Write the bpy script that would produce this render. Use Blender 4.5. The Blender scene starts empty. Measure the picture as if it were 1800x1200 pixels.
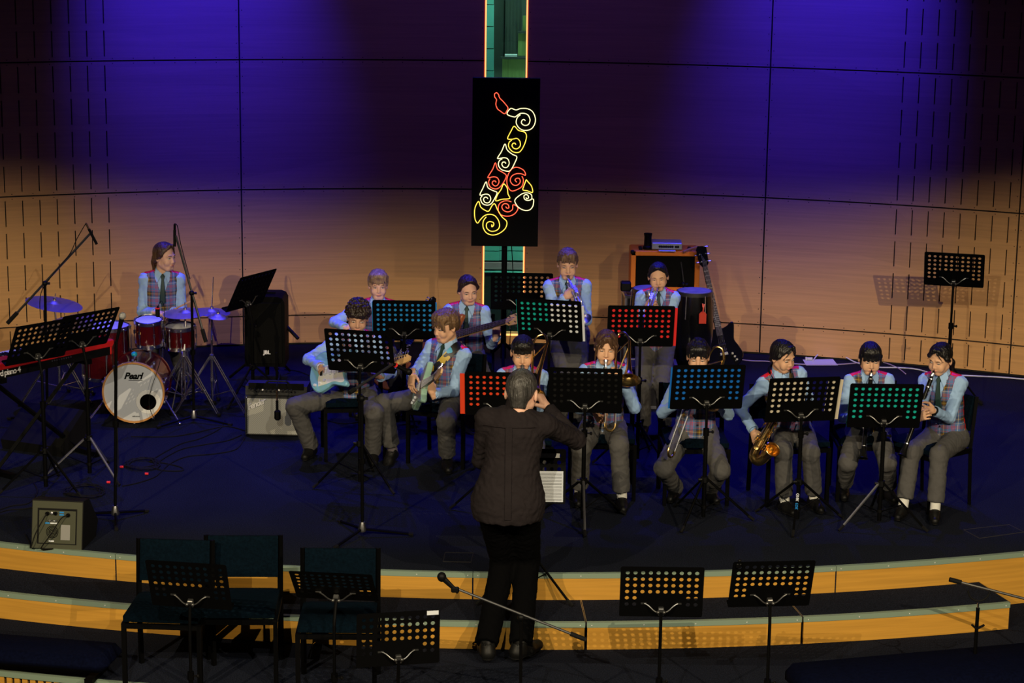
import bpy, bmesh, math, random
import numpy as np
from mathutils import Vector, Matrix, Euler, Quaternion
PI = math.pi
S = bpy.context.scene
COL = S.collection
rnd = random.Random(7)

# ------------------------------------------------------------------ camera
F_PX, TH, RO, CH = 3758.886, math.radians(12.5202), math.radians(0.7413), 4.4
_c, _s, _cr, _sr = math.cos(TH), math.sin(TH), math.cos(RO), math.sin(RO)
cam_d = bpy.data.cameras.new('camera')
cam_d.sensor_width = 36.0
cam_d.lens = F_PX / 1800 * 36
cam_d.clip_start, cam_d.clip_end = 0.1, 200
cam = bpy.data.objects.new('camera', cam_d)
COL.objects.link(cam)
_r0, _u0, _b0 = Vector((1, 0, 0)), Vector((0, _s, _c)), Vector((0, -_c, _s))
_R = _cr * _r0 + _sr * _u0
_U = -_sr * _r0 + _cr * _u0
cam.matrix_world = Matrix(((_R.x, _U.x, _b0.x, 0), (_R.y, _U.y, _b0.y, 0), (_R.z, _U.z, _b0.z, CH), (0, 0, 0, 1)))
S.camera = cam
S.view_settings.view_transform = 'Standard'
S.view_settings.look = 'None'
S.view_settings.gamma = 1.0
S.view_settings.exposure = 0.0
S.view_settings.use_curve_mapping = False

# measured points of the photograph -> places in the hall
def _ray(px, py):
    a, b = px - 900, py - 600
    u, v = (_cr * a + _sr * b) / F_PX, (-_sr * a + _cr * b) / F_PX
    return Vector((u, _c - v * _s, -_s - v * _c))
def G(px, py, z=0.0):
    d = _ray(px, py)
    t = (z - CH) / d.z
    return Vector((d.x * t, d.y * t, z))
def W(px, py, Y):
    d = _ray(px, py)
    t = Y / d.y
    return Vector((d.x * t, Y, CH + d.z * t))

# ------------------------------------------------------------------ world and lamps
wd = bpy.data.worlds.new('hall_air')
S.world = wd
wd.use_nodes = True
wd.node_tree.nodes['Background'].inputs[0].default_value = (0.20, 0.15, 0.62, 1)
wd.node_tree.nodes['Background'].inputs[1].default_value = 0.008

def aim(o, target):
    d = Vector(target) - o.location
    o.rotation_euler = d.to_track_quat('-Z', 'Y').to_euler()
def spot(name, loc, target, energy, color, size=40, blend=.5, radius=.05):
    l = bpy.data.lights.new(name, 'SPOT')
    l.energy, l.color, l.spot_size, l.spot_blend = energy, color, math.radians(size), blend
    l.shadow_soft_size = radius
    o = bpy.data.objects.new(name, l)
    COL.objects.link(o)
    o.location = loc
    aim(o, target)
    return o
WARM = (1.0, 0.80, 0.50)
WHITE = (1.0, 0.88, 0.66)
BLUE = (0.032, 0.030, 1.0)
# front-of-house lamps, left, middle and right; each has a barn door above its lens (built with the rigging below)
FRONT = [((-5.6, 3.0, 6.3), (-0.5, 16.5, .6), 2700, WARM, 58), ((5.6, 3.0, 6.3), (0.5, 16.5, .6), 2700, WARM, 58),
         ((-1.6, 2.6, 6.6), (-1.0, 16.5, .6), 1350, WHITE, 56), ((2.4, 2.6, 6.6), (1.2, 16.5, .6), 1350, WHITE, 56)]
for i, (p, t, e, c, sz) in enumerate(FRONT):
    spot('front_lamp_light', p, t, e, c, sz, .6, .014)
WASH = (0.014, 0.008, 1.0)
# pair of blue wall washers hung near the top of the wall
spot('blue_wash_light', (-2.85, 17.7, 6.1), (-2.9, 19.5, 3.3), 2500, WASH, 45, 1.0, .1)
spot('blue_wash_light', (2.75, 17.7, 6.1), (2.85, 19.4, 3.3), 2500, WASH, 45, 1.0, .1)
spot('blue_wash_light', (0.0, 17.2, 6.3), (0.0, 19.6, 2.6), 170, (.10, .05, 1.0), 120, 1.0, .1)  # added faint blue fill for the dark middle of the wall, no known lamp
# blue overhead and back lamps over the players
for x, t in ((-3.4, -3.0), (-1.6, -1.4), (0.4, .2), (2.2, 2.0), (3.8, 3.2)):
    spot('blue_back_light', (x, 19.0 if abs(x) < 3 else 18.2, 6.6), (t, 16.6, 0), 1080, BLUE, 44, .45, .05)
# ------------------------------------------------------------------ materials
MATS = {}
def mat(name, col, rough=.6, metal=0.0, spec=None, coat=0.0, noise=None, bump=None, emit=None, trans=0.0, sheen=0.0):
    """noise=(scale, amount 0..1, stretch xyz) varies the base colour; bump=(scale, strength, stretch)"""
    if name in MATS: return MATS[name]
    m = bpy.data.materials.new(name); m.use_nodes = True
    nt = m.node_tree; b = nt.nodes['Principled BSDF']
    b.inputs['Base Color'].default_value = (*col, 1)
    b.inputs['Roughness'].default_value = rough
    b.inputs['Metallic'].default_value = metal
    if spec is not None: b.inputs['Specular IOR Level'].default_value = spec
    if coat: b.inputs['Coat Weight'].default_value = coat
    if trans: b.inputs['Transmission Weight'].default_value = trans
    if sheen: b.inputs['Sheen Weight'].default_value = sheen
    if emit:
        b.inputs['Emission Color'].default_value = (*emit[0], 1); b.inputs['Emission Strength'].default_value = emit[1]
    def noise_node(sc, stretch, detail=4):
        tc = nt.nodes.new('ShaderNodeTexCoord'); mp = nt.nodes.new('ShaderNodeMapping'); n = nt.nodes.new('ShaderNodeTexNoise')
        mp.inputs['Scale'].default_value = stretch
        n.inputs['Scale'].default_value = sc; n.inputs['Detail'].default_value = detail
        nt.links.new(tc.outputs['Object'], mp.inputs['Vector']); nt.links.new(mp.outputs[0], n.inputs['Vector'])
        return n
    if noise:
        n = noise_node(noise[0], noise[2] if len(noise) > 2 else (1, 1, 1))
        r = nt.nodes.new('ShaderNodeValToRGB')
        k = noise[1]
        r.color_ramp.elements[0].position, r.color_ramp.elements[1].position = .3, .7
        r.color_ramp.elements[0].color = (*[c * (1 - k) for c in col], 1)
        r.color_ramp.elements[1].color = (*[min(1, c * (1 + k)) for c in col], 1)
        nt.links.new(n.outputs['Fac'], r.inputs[0]); nt.links.new(r.outputs[0], b.inputs['Base Color'])
    if bump:
        n = noise_node(bump[0], bump[2] if len(bump) > 2 else (1, 1, 1), 3)
        bp = nt.nodes.new('ShaderNodeBump'); bp.inputs['Strength'].default_value = bump[1]
        bp.inputs['Distance'].default_value = .01
        nt.links.new(n.outputs['Fac'], bp.inputs['Height']); nt.links.new(bp.outputs[0], b.inputs['Normal'])
    MATS[name] = m
    return m

def wood_mat(name, col, grain=(1.2, 1.2, 16), board=0.0, var=.12, rough=.42, dark=.78):
    if name in MATS: return MATS[name]
    m = mat(name, col, rough)
    nt = m.node_tree; b = nt.nodes['Principled BSDF']; L = nt.links.new
    tc = nt.nodes.new('ShaderNodeTexCoord'); mp = nt.nodes.new('ShaderNodeMapping'); mp.inputs['Scale'].default_value = grain
    n = nt.nodes.new('ShaderNodeTexNoise'); n.inputs['Scale'].default_value = 2.2; n.inputs['Detail'].default_value = 6; n.inputs['Distortion'].default_value = .6
    L(tc.outputs['Object'], mp.inputs[0]); L(mp.outputs[0], n.inputs['Vector'])
    r = nt.nodes.new('ShaderNodeValToRGB')
    r.color_ramp.elements[0].position, r.color_ramp.elements[1].position = .32, .68
    r.color_ramp.elements[0].color = (*[c * dark for c in col], 1); r.color_ramp.elements[1].color = (*[min(1, c * 1.08) for c in col], 1)
    L(n.outputs['Fac'], r.inputs[0])
    oi = nt.nodes.new('ShaderNodeObjectInfo')
    hs = nt.nodes.new('ShaderNodeHueSaturation')
    mm = nt.nodes.new('ShaderNodeMath'); mm.operation = 'MULTIPLY_ADD'; mm.inputs[1].default_value = var; mm.inputs[2].default_value = 1 - var / 2
    L(oi.outputs['Random'], mm.inputs[0]); L(mm.outputs[0], hs.inputs['Value'])
    last = r.outputs[0]
    if board:   # broad veneer bands
        mp2 = nt.nodes.new('ShaderNodeMapping'); mp2.inputs['Scale'].default_value = (.25, .25, board)
        v = nt.nodes.new('ShaderNodeTexVoronoi'); v.inputs['Scale'].default_value = 1.0
        L(tc.outputs['Object'], mp2.inputs[0]); L(mp2.outputs[0], v.inputs['Vector'])
        bw = nt.nodes.new('ShaderNodeRGBToBW'); L(v.outputs['Color'], bw.inputs[0])
        m2 = nt.nodes.new('ShaderNodeMath'); m2.operation = 'MULTIPLY_ADD'; m2.inputs[1].default_value = .16; m2.inputs[2].default_value = .92
        L(bw.outputs[0], m2.inputs[0])
        mx = nt.nodes.new('ShaderNodeVectorMath'); mx.operation = 'SCALE'
        L(last, mx.inputs[0]); L(m2.outputs[0], mx.inputs['Scale']); last = mx.outputs[0]
    L(last, hs.inputs['Color']); L(hs.outputs[0], b.inputs['Base Color'])
    return m

# ------------------------------------------------------------------ objects
def tag(o, label=None, cat=None, group=None, kind=None):
    if label: o['label'] = label
    if cat: o['category'] = cat
    if group: o['group'] = group
    if kind: o['kind'] = kind
    return o
def thing(name, label, cat, loc=(0, 0, 0), rz=0.0, group=None):
    o = bpy.data.objects.new(name, None)
    o.empty_display_size = .1
    COL.objects.link(o)
    o.location = loc; o.rotation_euler = (0, 0, rz)
    return tag(o, label, cat, group)
def copy_tree(o, parent=None):
    c = o.copy(); COL.objects.link(c); c.parent = parent
    for ch in o.children: copy_tree(ch, c)
    return c

class MB:
    """collects shapes into one mesh"""
    def __init__(self):
        self.v = []; self.f = []; self.m = []; self.n = 0; self.mi = 0; self.np_parts = []
    def add(self, vs, fs, M=None):
        if M is not None: vs = [M @ Vector(v) for v in vs]
        b = self.n
        self.v.extend([tuple(v) for v in vs]); self.n += len(vs)
        self.f.extend([tuple(i + b for i in f) for f in fs]); self.m.extend([self.mi] * len(fs))
        return self
    def mesh(self, V, Fq, M=None, mi=None):      # numpy verts, faces
        V = np.asarray(V, float)
        if M is not None:
            A = np.array(M); V = V @ A[:3, :3].T + A[:3, 3]
        b = self.n
        self.v.extend(map(tuple, V.tolist())); self.n += len(V)
        self.f.extend(map(tuple, (np.asarray(Fq) + b).tolist()))
        if mi is None: self.m.extend([self.mi] * len(Fq))
        elif np.ndim(mi) == 0: self.m.extend([int(mi)] * len(Fq))
        else: self.m.extend([int(x) for x in mi])
        return self
    def box(self, c, s, M=None, bev=0.0):
        x, y, z = c; a, b, d = s[0] / 2, s[1] / 2, s[2] / 2
        if bev > 0 and min(a, b, d) > bev * 1.01:
            e = bev; vs = []; 
            # chamfered box: 24 verts
            for sx in (-1, 1):
                for sy in (-1, 1):
                    for sz in (-1, 1):
                        vs += [(x + sx * a, y + sy * (b - e), z + sz * (d - e)), (x + sx * (a - e), y + sy * b, z + sz * (d - e)), (x + sx * (a - e), y + sy * (b - e), z + sz * d)]
            bm = bmesh.new()
            for v in vs: bm.verts.new(v)
            r = bmesh.ops.convex_hull(bm, input=bm.verts)
            bmesh.ops.dissolve_limit(bm, angle_limit=.01, verts=bm.verts, edges=bm.edges)
            bm.verts.index_update()
            V = [v.co.copy() for v in bm.verts]; Fs = [[v.index for v in f.verts] for f in bm.faces]
            bm.free()
            return self.add(V, Fs, M)
        vs = [(x + i * a, y + j * b, z + k * d) for i in (-1, 1) for j in (-1, 1) for k in (-1, 1)]
        fs = [(0, 1, 3, 2), (4, 6, 7, 5), (0, 4, 5, 1), (2, 3, 7, 6), (0, 2, 6, 4), (1, 5, 7, 3)]
        return self.add(vs, fs, M)
    def tube(self, pts, r, seg=8, cap=True, M=None, closed=False):
        """sweep a circle along points; r a number or one per point"""
        P = [Vector(p) for p in pts]; n = len(P)
        R = r if isinstance(r, (list, tuple)) else [r] * n
        T = []
        for i in range(n):
            if closed: t = P[(i + 1) % n] - P[i - 1]
            else: t = P[min(i + 1, n - 1)] - P[max(i - 1, 0)]
            if t.length < 1e-9: t = T[-1] if T else Vector((0, 0, 1))
            T.append(t.normalized())
        a = Vector((0, 0, 1)) if abs(T[0].z) < .9 else Vector((1, 0, 0))
        nrm = (a - T[0] * a.dot(T[0])).normalized()
        vs = []
        for i in range(n):
            nrm = nrm - T[i] * nrm.dot(T[i])
            if nrm.length < 1e-6: nrm = T[i].orthogonal()
            nrm.normalize(); bn = T[i].cross(nrm)
            for k in range(seg):
                th = 2 * PI * k / seg
                vs.append(P[i] + (nrm * math.cos(th) + bn * math.sin(th)) * R[i])
        fs = []
        for i in range(n if closed else n - 1):
            j = (i + 1) % n
            for k in range(seg):
                l = (k + 1) % seg
                fs.append((i * seg + k, i * seg + l, j * seg + l, j * seg + k))
        if cap and not closed:
            fs.append(tuple(range(seg))[::-1]); fs.append(tuple((n - 1) * seg + k for k in range(seg)))
        return self.add(vs, fs, M)
    def lathe(self, prof, seg=24, M=None, caps=True):
        """prof: (radius, z) pairs, turned about z"""
        vs = [(r * math.cos(2 * PI * k / seg), r * math.sin(2 * PI * k / seg), z) for r, z in prof for k in range(seg)]
        fs = []
        for i in range(len(prof) - 1):
            for k in range(seg):
                l = (k + 1) % seg
                fs.append((i * seg + k, i * seg + l, (i + 1) * seg + l, (i + 1) * seg + k))
        if caps:
            if prof[0][0] > 1e-4: fs.append(tuple(range(seg))[::-1])
            if prof[-1][0] > 1e-4: fs.append(tuple((len(prof) - 1) * seg + k for k in range(seg)))
        return self.add(vs, fs, M)
    def prism(self, poly, z0, z1, M=None):
        n = len(poly)
        vs = [(p[0], p[1], z0) for p in poly] + [(p[0], p[1], z1) for p in poly]
        fs = [tuple(range(n))[::-1], tuple(range(n, 2 * n))] + [(i, (i + 1) % n, n + (i + 1) % n, n + i) for i in range(n)]
        return self.add(vs, fs, M)
    def sphere(self, c, r, seg=12, rings=8, M=None):
        rr = r if isinstance(r, (tuple, list)) else (r, r, r)
        vs = [(c[0], c[1], c[2] + rr[2])]
        for i in range(1, rings):
            a = PI * i / rings
            for k in range(seg):
                b = 2 * PI * k / seg
                vs.append((c[0] + rr[0] * math.sin(a) * math.cos(b), c[1] + rr[1] * math.sin(a) * math.sin(b), c[2] + rr[2] * math.cos(a)))
        vs.append((c[0], c[1], c[2] - rr[2]))
        fs = [(0, 1 + k, 1 + (k + 1) % seg) for k in range(seg)]
        for i in range(rings - 2):
            for k in range(seg):
                l = (k + 1) % seg
                fs.append((1 + i * seg + k, 1 + (i + 1) * seg + k, 1 + (i + 1) * seg + l, 1 + i * seg + l))
        e = len(vs) - 1; o = 1 + (rings - 2) * seg
        fs += [(e, o + (k + 1) % seg, o + k) for k in range(seg)]
        return self.add(vs, fs, M)
    def build(self, name, mats, parent=None, smooth=True, angle=35, M=None):
        me = bpy.data.meshes.new(name)
        me.from_pydata(self.v, [], self.f)
        if not isinstance(mats, (list, tuple)): mats = [mats]
        for m in mats: me.materials.append(m)
        if any(self.m): me.polygons.foreach_set('material_index', self.m)
        bm = bmesh.new(); bm.from_mesh(me); bmesh.ops.recalc_face_normals(bm, faces=bm.faces); bm.to_mesh(me); bm.free()
        if smooth:
            me.polygons.foreach_set('use_smooth', [True] * len(me.polygons))
            me.set_sharp_from_angle(angle=math.radians(angle))
        me.update()
        o = bpy.data.objects.new(name, me)
        COL.objects.link(o)
        if parent is not None: o.parent = parent
        if M is not None: o.matrix_local = M
        return o
def frame(o, x=None, y=None, z=None):
    """matrix with origin o whose z axis points along z (and x as near as can be to x)"""
    z = Vector(z).normalized()
    x = Vector(x) if x is not None else (Vector((1, 0, 0)) if abs(z.x) < .9 else Vector((0, 1, 0)))
    x = (x - z * x.dot(z)).normalized(); y = z.cross(x)
    return Matrix(((x.x, y.x, z.x, o[0]), (x.y, y.y, z.y, o[1]), (x.z, y.z, z.z, o[2]), (0, 0, 0, 1)))
def T(x, y, z): return Matrix.Translation((x, y, z))
def RX(a): return Matrix.Rotation(math.radians(a), 4, 'X')
def RY(a): return Matrix.Rotation(math.radians(a), 4, 'Y')
def RZ(a): return Matrix.Rotation(math.radians(a), 4, 'Z')
def bez(p0, p1, p2, p3, n=10):
    p0, p1, p2, p3 = map(Vector, (p0, p1, p2, p3))
    return [p0 * (1 - t) ** 3 + p1 * 3 * t * (1 - t) ** 2 + p2 * 3 * t * t * (1 - t) + p3 * t ** 3 for t in [i / n for i in range(n + 1)]]
def spline(pts, n=6):
    P = [Vector(p) for p in pts]; out = []
    for i in range(len(P) - 1):
        a, b, c, d = P[max(i - 1, 0)], P[i], P[i + 1], P[min(i + 2, len(P) - 1)]
        for k in range(n):
            t = k / n
            out.append(.5 * ((2 * b) + (c - a) * t + (2 * a - 5 * b + 4 * c - d) * t * t + (-a + 3 * b - 3 * c + d) * t ** 3))
    out.append(P[-1]); return out
def text_mesh(txt, size, name, m, parent, M, extrude=.0006, shear=0.0, bold=0.0, spacing=1.0):
    cu = bpy.data.curves.new(name, 'FONT'); cu.body = txt; cu.size = size; cu.extrude = extrude; cu.shear = shear; cu.offset = bold
    cu.align_x = 'CENTER'; cu.align_y = 'CENTER'; cu.resolution_u = 3; cu.space_character = spacing
    t = bpy.data.objects.new(name, cu)
    me = bpy.data.meshes.new_from_object(t); bpy.data.objects.remove(t)
    me.materials.clear(); me.materials.append(m)
    o = bpy.data.objects.new(name, me); COL.objects.link(o); o.parent = parent; o.matrix_local = M
    return o
M_BLACK = mat('black_powder_coat', (.0018, .0018, .002), .55, spec=.06)
M_BLACKP = mat('black_plastic', (.003, .003, .0033), .5, spec=.15)
M_CHROME = mat('chrome', (.75, .75, .78), .24, 1.0)
M_STEEL = mat('brushed_steel', (.35, .35, .37), .35, 1.0)
M_BRASS = mat('lacquered_brass', (.80, .54, .20), .24, 1.0)
M_SILVER = mat('silver_plate', (.88, .88, .90), .32, 1.0)
M_RUBBER = mat('black_rubber', (.004, .004, .004), .8, spec=.2)
# ------------------------------------------------------------------ the hall
WX, WY, WR = -.2585, 8.3405, 11.3543            # curved back wall
SX, SY, SR_ = -.0975, 24.0874, 11.0948          # curved stage edge
TR_ = 11.5156
H1 = .177
def wall_ang(px, py):
    d = _ray(px, py); o = Vector((0, 0, CH))
    a = d.x ** 2 + d.y ** 2; b = 2 * (d.x * (o.x - WX) + d.y * (o.y - WY)); c = (o.x - WX) ** 2 + (o.y - WY) ** 2 - WR ** 2
    t = (-b + math.sqrt(b * b - 4 * a * c)) / (2 * a)
    p = o + d * t
    return math.atan2(p.x - WX, p.y - WY), p.z
def wp(a, z, r=WR): return (WX + r * math.sin(a), WY + r * math.cos(a), z)
M_WALLWOOD = wood_mat('maple_veneer', (.62, .335, .125), grain=(.5, .5, 22), board=3.2, var=.05, dark=.93)
M_JOINT = mat('dark_joint', (.01, .009, .01), .9)
wall = tag(thing('wall_back', None, None), 'curved back wall of large maple veneer panels', kind='structure')
b = MB()
N = 60
vs = []; fs = []
for i in range(N + 1):
    a = -.80 + 1.6 * i / N
    for r, z in ((WR + .03, -.05), (WR + .03, 6.3), (WR + .2, 6.3), (WR + .2, -.05)): vs.append(wp(a, z, r))
for i in range(N):
    if -.0045 < -.80 + 1.6 * (i + .5) / N < .033: continue
    for k in range(4): fs.append((i * 4 + k, i * 4 + (k + 1) % 4, i * 4 + 4 + (k + 1) % 4, i * 4 + 4 + k))
# leave the window opening free: two shells either side of it
def shell(a0, a1, n):
    vs = []; fs = []
    for i in range(n + 1):
        a = a0 + (a1 - a0) * i / n
        for r, z in ((WR + .022, -.05), (WR + .022, 6.3), (WR + .2, 6.3), (WR + .2, -.05)): vs.append(wp(a, z, r))
    for i in range(n):
        for k in range(4): fs.append((i * 4 + k, i * 4 + (k + 1) % 4, i * 4 + 4 + (k + 1) % 4, i * 4 + 4 + k))
    fs += [(0, 1, 2, 3), tuple(n * 4 + k for k in range(4))]
    b.add(vs, fs)
WA0, WA1 = wall_ang(849.5, 400)[0], wall_ang(922.5, 400)[0]
shell(-.80, WA0, 30); shell(WA1, .80, 30)
b.build('wall_shell', M_JOINT, wall)
VS = [-.60, -.399, -.199, WA0, WA1, .2275, .4285, .63]
ZS = [0.012, .28, 1.469, 2.658, 3.847, 5.036]
col_l = [wall_ang(x, 60)[0] for x in (182.5, 151.8, 121.3)]
pl = (col_l[0] - col_l[2]) / 2
left_cols = [col_l[0] - pl * k for k in range(13)]
ra, rb_ = wall_ang(1593, 30)[0], wall_ang(1621.5, 280)[0]
c1 = wall_ang(1590.5, 90)[0]; c8 = wall_ang(1791, 100)[0]
pr = (c8 - c1) / 7
right_cols = [c1 + pr * k for k in range(14)]
for ci in range(7):
    if ci == 3: continue
    a0, a1 = VS[ci] + .0006, VS[ci + 1] - .0006
    if ci == 2: a1 = VS[3]
    if ci == 4: a0 = VS[4]
    cols = [c for c in left_cols + right_cols if a0 + .006 < c < a1 - .004]
    for ri in range(5):
        z0, z1 = ZS[ri] + .0065, ZS[ri + 1] - .0065
        if ri == 0: slots = [(.045, .245)]
        else: slots = [(ZS[ri] + .039 + k * .293, ZS[ri] + .039 + k * .293 + .232) for k in range(4)]
        hw = .0052 / WR
        A = sorted(set([a0 + (a1 - a0) * i / 8 for i in range(9)] + [c - hw for c in cols] + [c + hw for c in cols]))
        Z = sorted(set([z0, z1] + ([z for s in slots for z in s] if cols else [])))
        def hole(am, zm): return any(abs(am - c) < hw for c in cols) and any(s[0] < zm < s[1] for s in slots)
        vs = []; fs = []; nz = len(Z)
        for r in (WR, WR + .018):
            for a in A:
                for z in Z: vs.append(wp(a, z, r))
        off = len(A) * nz
        H = [[hole((A[i] + A[i + 1]) / 2, (Z[j] + Z[j + 1]) / 2) for j in range(nz - 1)] for i in range(len(A) - 1)]
        for i in range(len(A) - 1):
            for j in range(nz - 1):
                if H[i][j]: continue
                q = [i * nz + j, (i + 1) * nz + j, (i + 1) * nz + j + 1, i * nz + j + 1]
                fs.append(tuple(q))
                for (di, dj, e0, e1) in ((-1, 0, q[3], q[0]), (1, 0, q[1], q[2]), (0, -1, q[0], q[1]), (0, 1, q[2], q[3])):
                    ii, jj = i + di, j + dj
                    if not (0 <= ii < len(A) - 1 and 0 <= jj < nz - 1) or H[ii][jj]: fs.append((e1, e0, e0 + off, e1 + off))
        MB().add(vs, fs).build('wall_panel', M_WALLWOOD, wall, smooth=False)
sc = MB()
def screw(a, z):
    c = wp(a, z, WR - .0008); r = .0048
    n = Vector((WX - c[0], WY - c[1], 0)).normalized()
    sc.lathe([(r, 0), (r * .6, .0012)], 6, frame(c, z=n))
for ci in range(7):
    if ci == 3: continue
    a0, a1 = VS[ci], VS[ci + 1]
    for ri in range(5):
        z0, z1 = ZS[ri], ZS[ri + 1]
        n = 12
        for k in range(n + 1):
            a = a0 + .0022 + (a1 - a0 - .0044) * k / n
            if ri > 0: screw(a, z0 + .022)
            screw(a, z1 - .022)
        if ri == 0:
            for k in range(n + 1): screw(a0 + .0022 + (a1 - a0 - .0044) * k / n, z0 + .02)
        if ri > 0:
            for k in range(1, 8):
                z = z0 + (z1 - z0) * k / 8
                screw(a0 + .0022, z); screw(a1 - .0022, z)
tag(sc.build('panel_screws', M_JOINT, wall, smooth=False), kind='stuff')

# slot window with its glowing edge
M_LED = mat('orange_led_strip', (1, .5, .15), .5, emit=((1.0, .42, .12), 1.8))
M_LED2 = mat('red_orange_glow', (1, .2, .05), .5, emit=((1.0, .12, .015), .55))  # outer glow beside the strip, put in as its own dim emission
win = tag(thing('window_1', None, None), 'tall narrow slot window edged with glowing orange strip light', kind='structure')
ZB = .10
for a, sg in ((WA0, 1), (WA1, -1)):
    m = MB()
    for (r0, r1, w) in ((WR - .004, WR + .012, .012),):
        aa = a + sg * w / WR
        vs = [wp(x, z, r) for z in (ZB, 5.0) for x in (a, aa) for r in (r0, r1)]
        m.add(vs, [(0, 1, 3, 2), (4, 6, 7, 5), (0, 4, 5, 1), (2, 3, 7, 6), (0, 2, 6, 4), (1, 5, 7, 3)])
    m.build('led_strip', M_LED, win, smooth=False)
    m = MB()
    vs = [wp(x, z, r) for z in (ZB, 5.0) for x in (a - sg * .006 / WR, a) for r in (WR - .002, WR + .012)]
    m.add(vs, [(0, 1, 3, 2), (4, 6, 7, 5), (0, 4, 5, 1), (2, 3, 7, 6), (0, 2, 6, 4), (1, 5, 7, 3)])
    m.build('led_glow', M_LED2, win, smooth=False)  # emissive bar painting the red-orange halo, not a separate fitting
    m = MB()
    vs = [wp(x, z, r) for z in (0.0, 5.0) for x in (a - sg * .002 / WR, a + sg * .012 / WR) for r in (WR + .014, WR + .2)]
    m.add(vs, [(0, 1, 3, 2), (4, 6, 7, 5), (0, 4, 5, 1), (2, 3, 7, 6), (0, 2, 6, 4), (1, 5, 7, 3)])
    m.build('window_frame', M_JOINT, win, smooth=False)
m = MB(); vs = [wp(x, z, r) for z in (ZB - .016, ZB) for x in (WA0, WA1) for r in (WR - .004, WR + .012)]
m.add(vs, [(0, 1, 3, 2), (4, 6, 7, 5), (0, 4, 5, 1), (2, 3, 7, 6), (0, 2, 6, 4), (1, 5, 7, 3)])
m.build('led_strip', M_LED, win, smooth=False)
m = MB(); vs = [wp(x, z, r) for z in (0.0, ZB - .016) for x in (WA0, WA1) for r in (WR, WR + .2)]
m.add(vs, [(0, 1, 3, 2), (4, 6, 7, 5), (0, 4, 5, 1), (2, 3, 7, 6), (0, 2, 6, 4), (1, 5, 7, 3)])
m.build('window_sill', M_WALLWOOD, win, smooth=False)
M_GLASS = mat('window_glass', (.9, 1, .97), .02, trans=1.0)
m = MB(); vs = [wp(x, z, r) for z in (ZB, 5.0) for x in (WA0 + .0013, WA1 - .0013) for r in (WR + .05, WR + .056)]
m.add(vs, [(0, 1, 3, 2), (4, 6, 7, 5), (0, 4, 5, 1), (2, 3, 7, 6), (0, 2, 6, 4), (1, 5, 7, 3)])
m.build('window_pane', M_GLASS, win, smooth=False)

# what stands in the yard behind the slot window
YB = 20.7
def yard_box(m, x0, y0, x1, y1, Y=YB, d=.1, g=0):
    p, q = W(x0, y0, Y), W(x1, y1, Y)
    m.box(((p.x + q.x) / 2, Y + d / 2, (p.z + q.z) / 2), (abs(q.x - p.x) - g, d, abs(p.z - q.z) - g))
M_BLOCK = mat('teal_painted_block', (.10, .55, .42), .8, noise=(6, .08))
yard = tag(thing('wall_outside', None, None), 'teal painted block wall seen through the slot window', kind='structure')
ys = [-60, -30, 8, 46.5, 85.5, 124, 162]
for i in range(6):
    m = MB(); yard_box(m, 835, ys[i], 868.5, ys[i + 1], g=.006); m.build('block', M_BLOCK, yard, smooth=False)
for x0, x1 in ((835, 878), (878, 940)):
    for y0, y1 in ((424, 441), (441, 458)):
        m = MB(); yard_box(m, x0, y0, x1, y1, g=.004); m.build('block', M_BLOCK, yard, smooth=False)
m = MB(); yard_box(m, 835, 162, 940, 424); m.build('rendered_band', M_BLOCK, yard, smooth=False)
M_DKGREEN = mat('dark_green_paint', (.02, .05, .035), .6)
m = MB(); yard_box(m, 868.5, -60, 888, 140, YB + .06); m.build('door_leaf', M_DKGREEN, yard, smooth=False)
M_FENCE = wood_mat('green_lit_fence_board', (.13, .27, .075), grain=(30, 1, 1.5))  # the green light on the boards is mixed into their base colour
fence = thing('garden_fence', 'green-lit board fence behind the slot window', 'fence', W(902, 138, YB - .1))
def fence_piece(nm, x0, y0, x1, y1, mt, Y, d=.03):
    p, q = W(x0, y0, Y), W(x1, y1, Y)
    MB().box(((p.x + q.x) / 2, Y + d / 2, (p.z + q.z) / 2), (abs(q.x - p.x), d, abs(p.z - q.z))).build(nm, mt, fence, smooth=False).matrix_parent_inverse = fence.matrix_basis.inverted()
bpy.context.view_layer.update()
for k in range(4): fence_piece('board', 883 + k * 10, 104, 892.4 + k * 10, 160, M_FENCE, YB - .1)
for k in range(2): fence_piece('board', 911 + k * 8, 59, 918.4 + k * 8, 98, M_FENCE, YB)
for k in range(2): fence_piece('board', 919 + k * 6, 28, 924.4 + k * 6, 54, M_FENCE, YB)
fence_piece('rail', 880, 100, 925, 104, M_DKGREEN, YB - .12)
fence_piece('rail', 910, 55, 925, 58, M_DKGREEN, YB - .02)
for k in range(5): fence_piece('slat', 889 + k * 6, -60, 892 + k * 6, 99, M_DKGREEN, YB + .02)
m = MB(); yard_box(m, 887.5, 95.8, 909, 99.8, YB - .11, .06)
tag(m.build('white_board', mat('pale_board', (.5, .8, .7), .7), smooth=False), 'short pale board lying on the fence rail behind the slot window', 'board')
m = MB(); yard_box(m, 835, 461, 940, 474, YB - .02); m.build('reflection_band', mat('grey_reflection', (.30, .26, .26), .8), yard, smooth=False)  # flat band with a grey-brown reflection put into its colour
m = MB(); yard_box(m, 835, 477, 940, 480, YB - .05); m.build('rail', M_BLOCK, yard, smooth=False)
m = MB(); yard_box(m, 835, 480, 940, 640, YB - .03); m.build('plinth', M_DKGREEN, yard, smooth=False)
m = MB(); m.box((0, 21.4, 2.5), (4, .1, 8)); m.box((-1.0, 20.8, 2.5), (.1, 1.2, 8)); m.box((1.1, 20.8, 2.5), (.1, 1.2, 8)); m.box((0, 20.6, 6.0), (4, 2.0, .1))
m.build('light_baffle', M_DKGREEN, yard, smooth=False)  # added box around the yard, keeps its light from leaking
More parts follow.
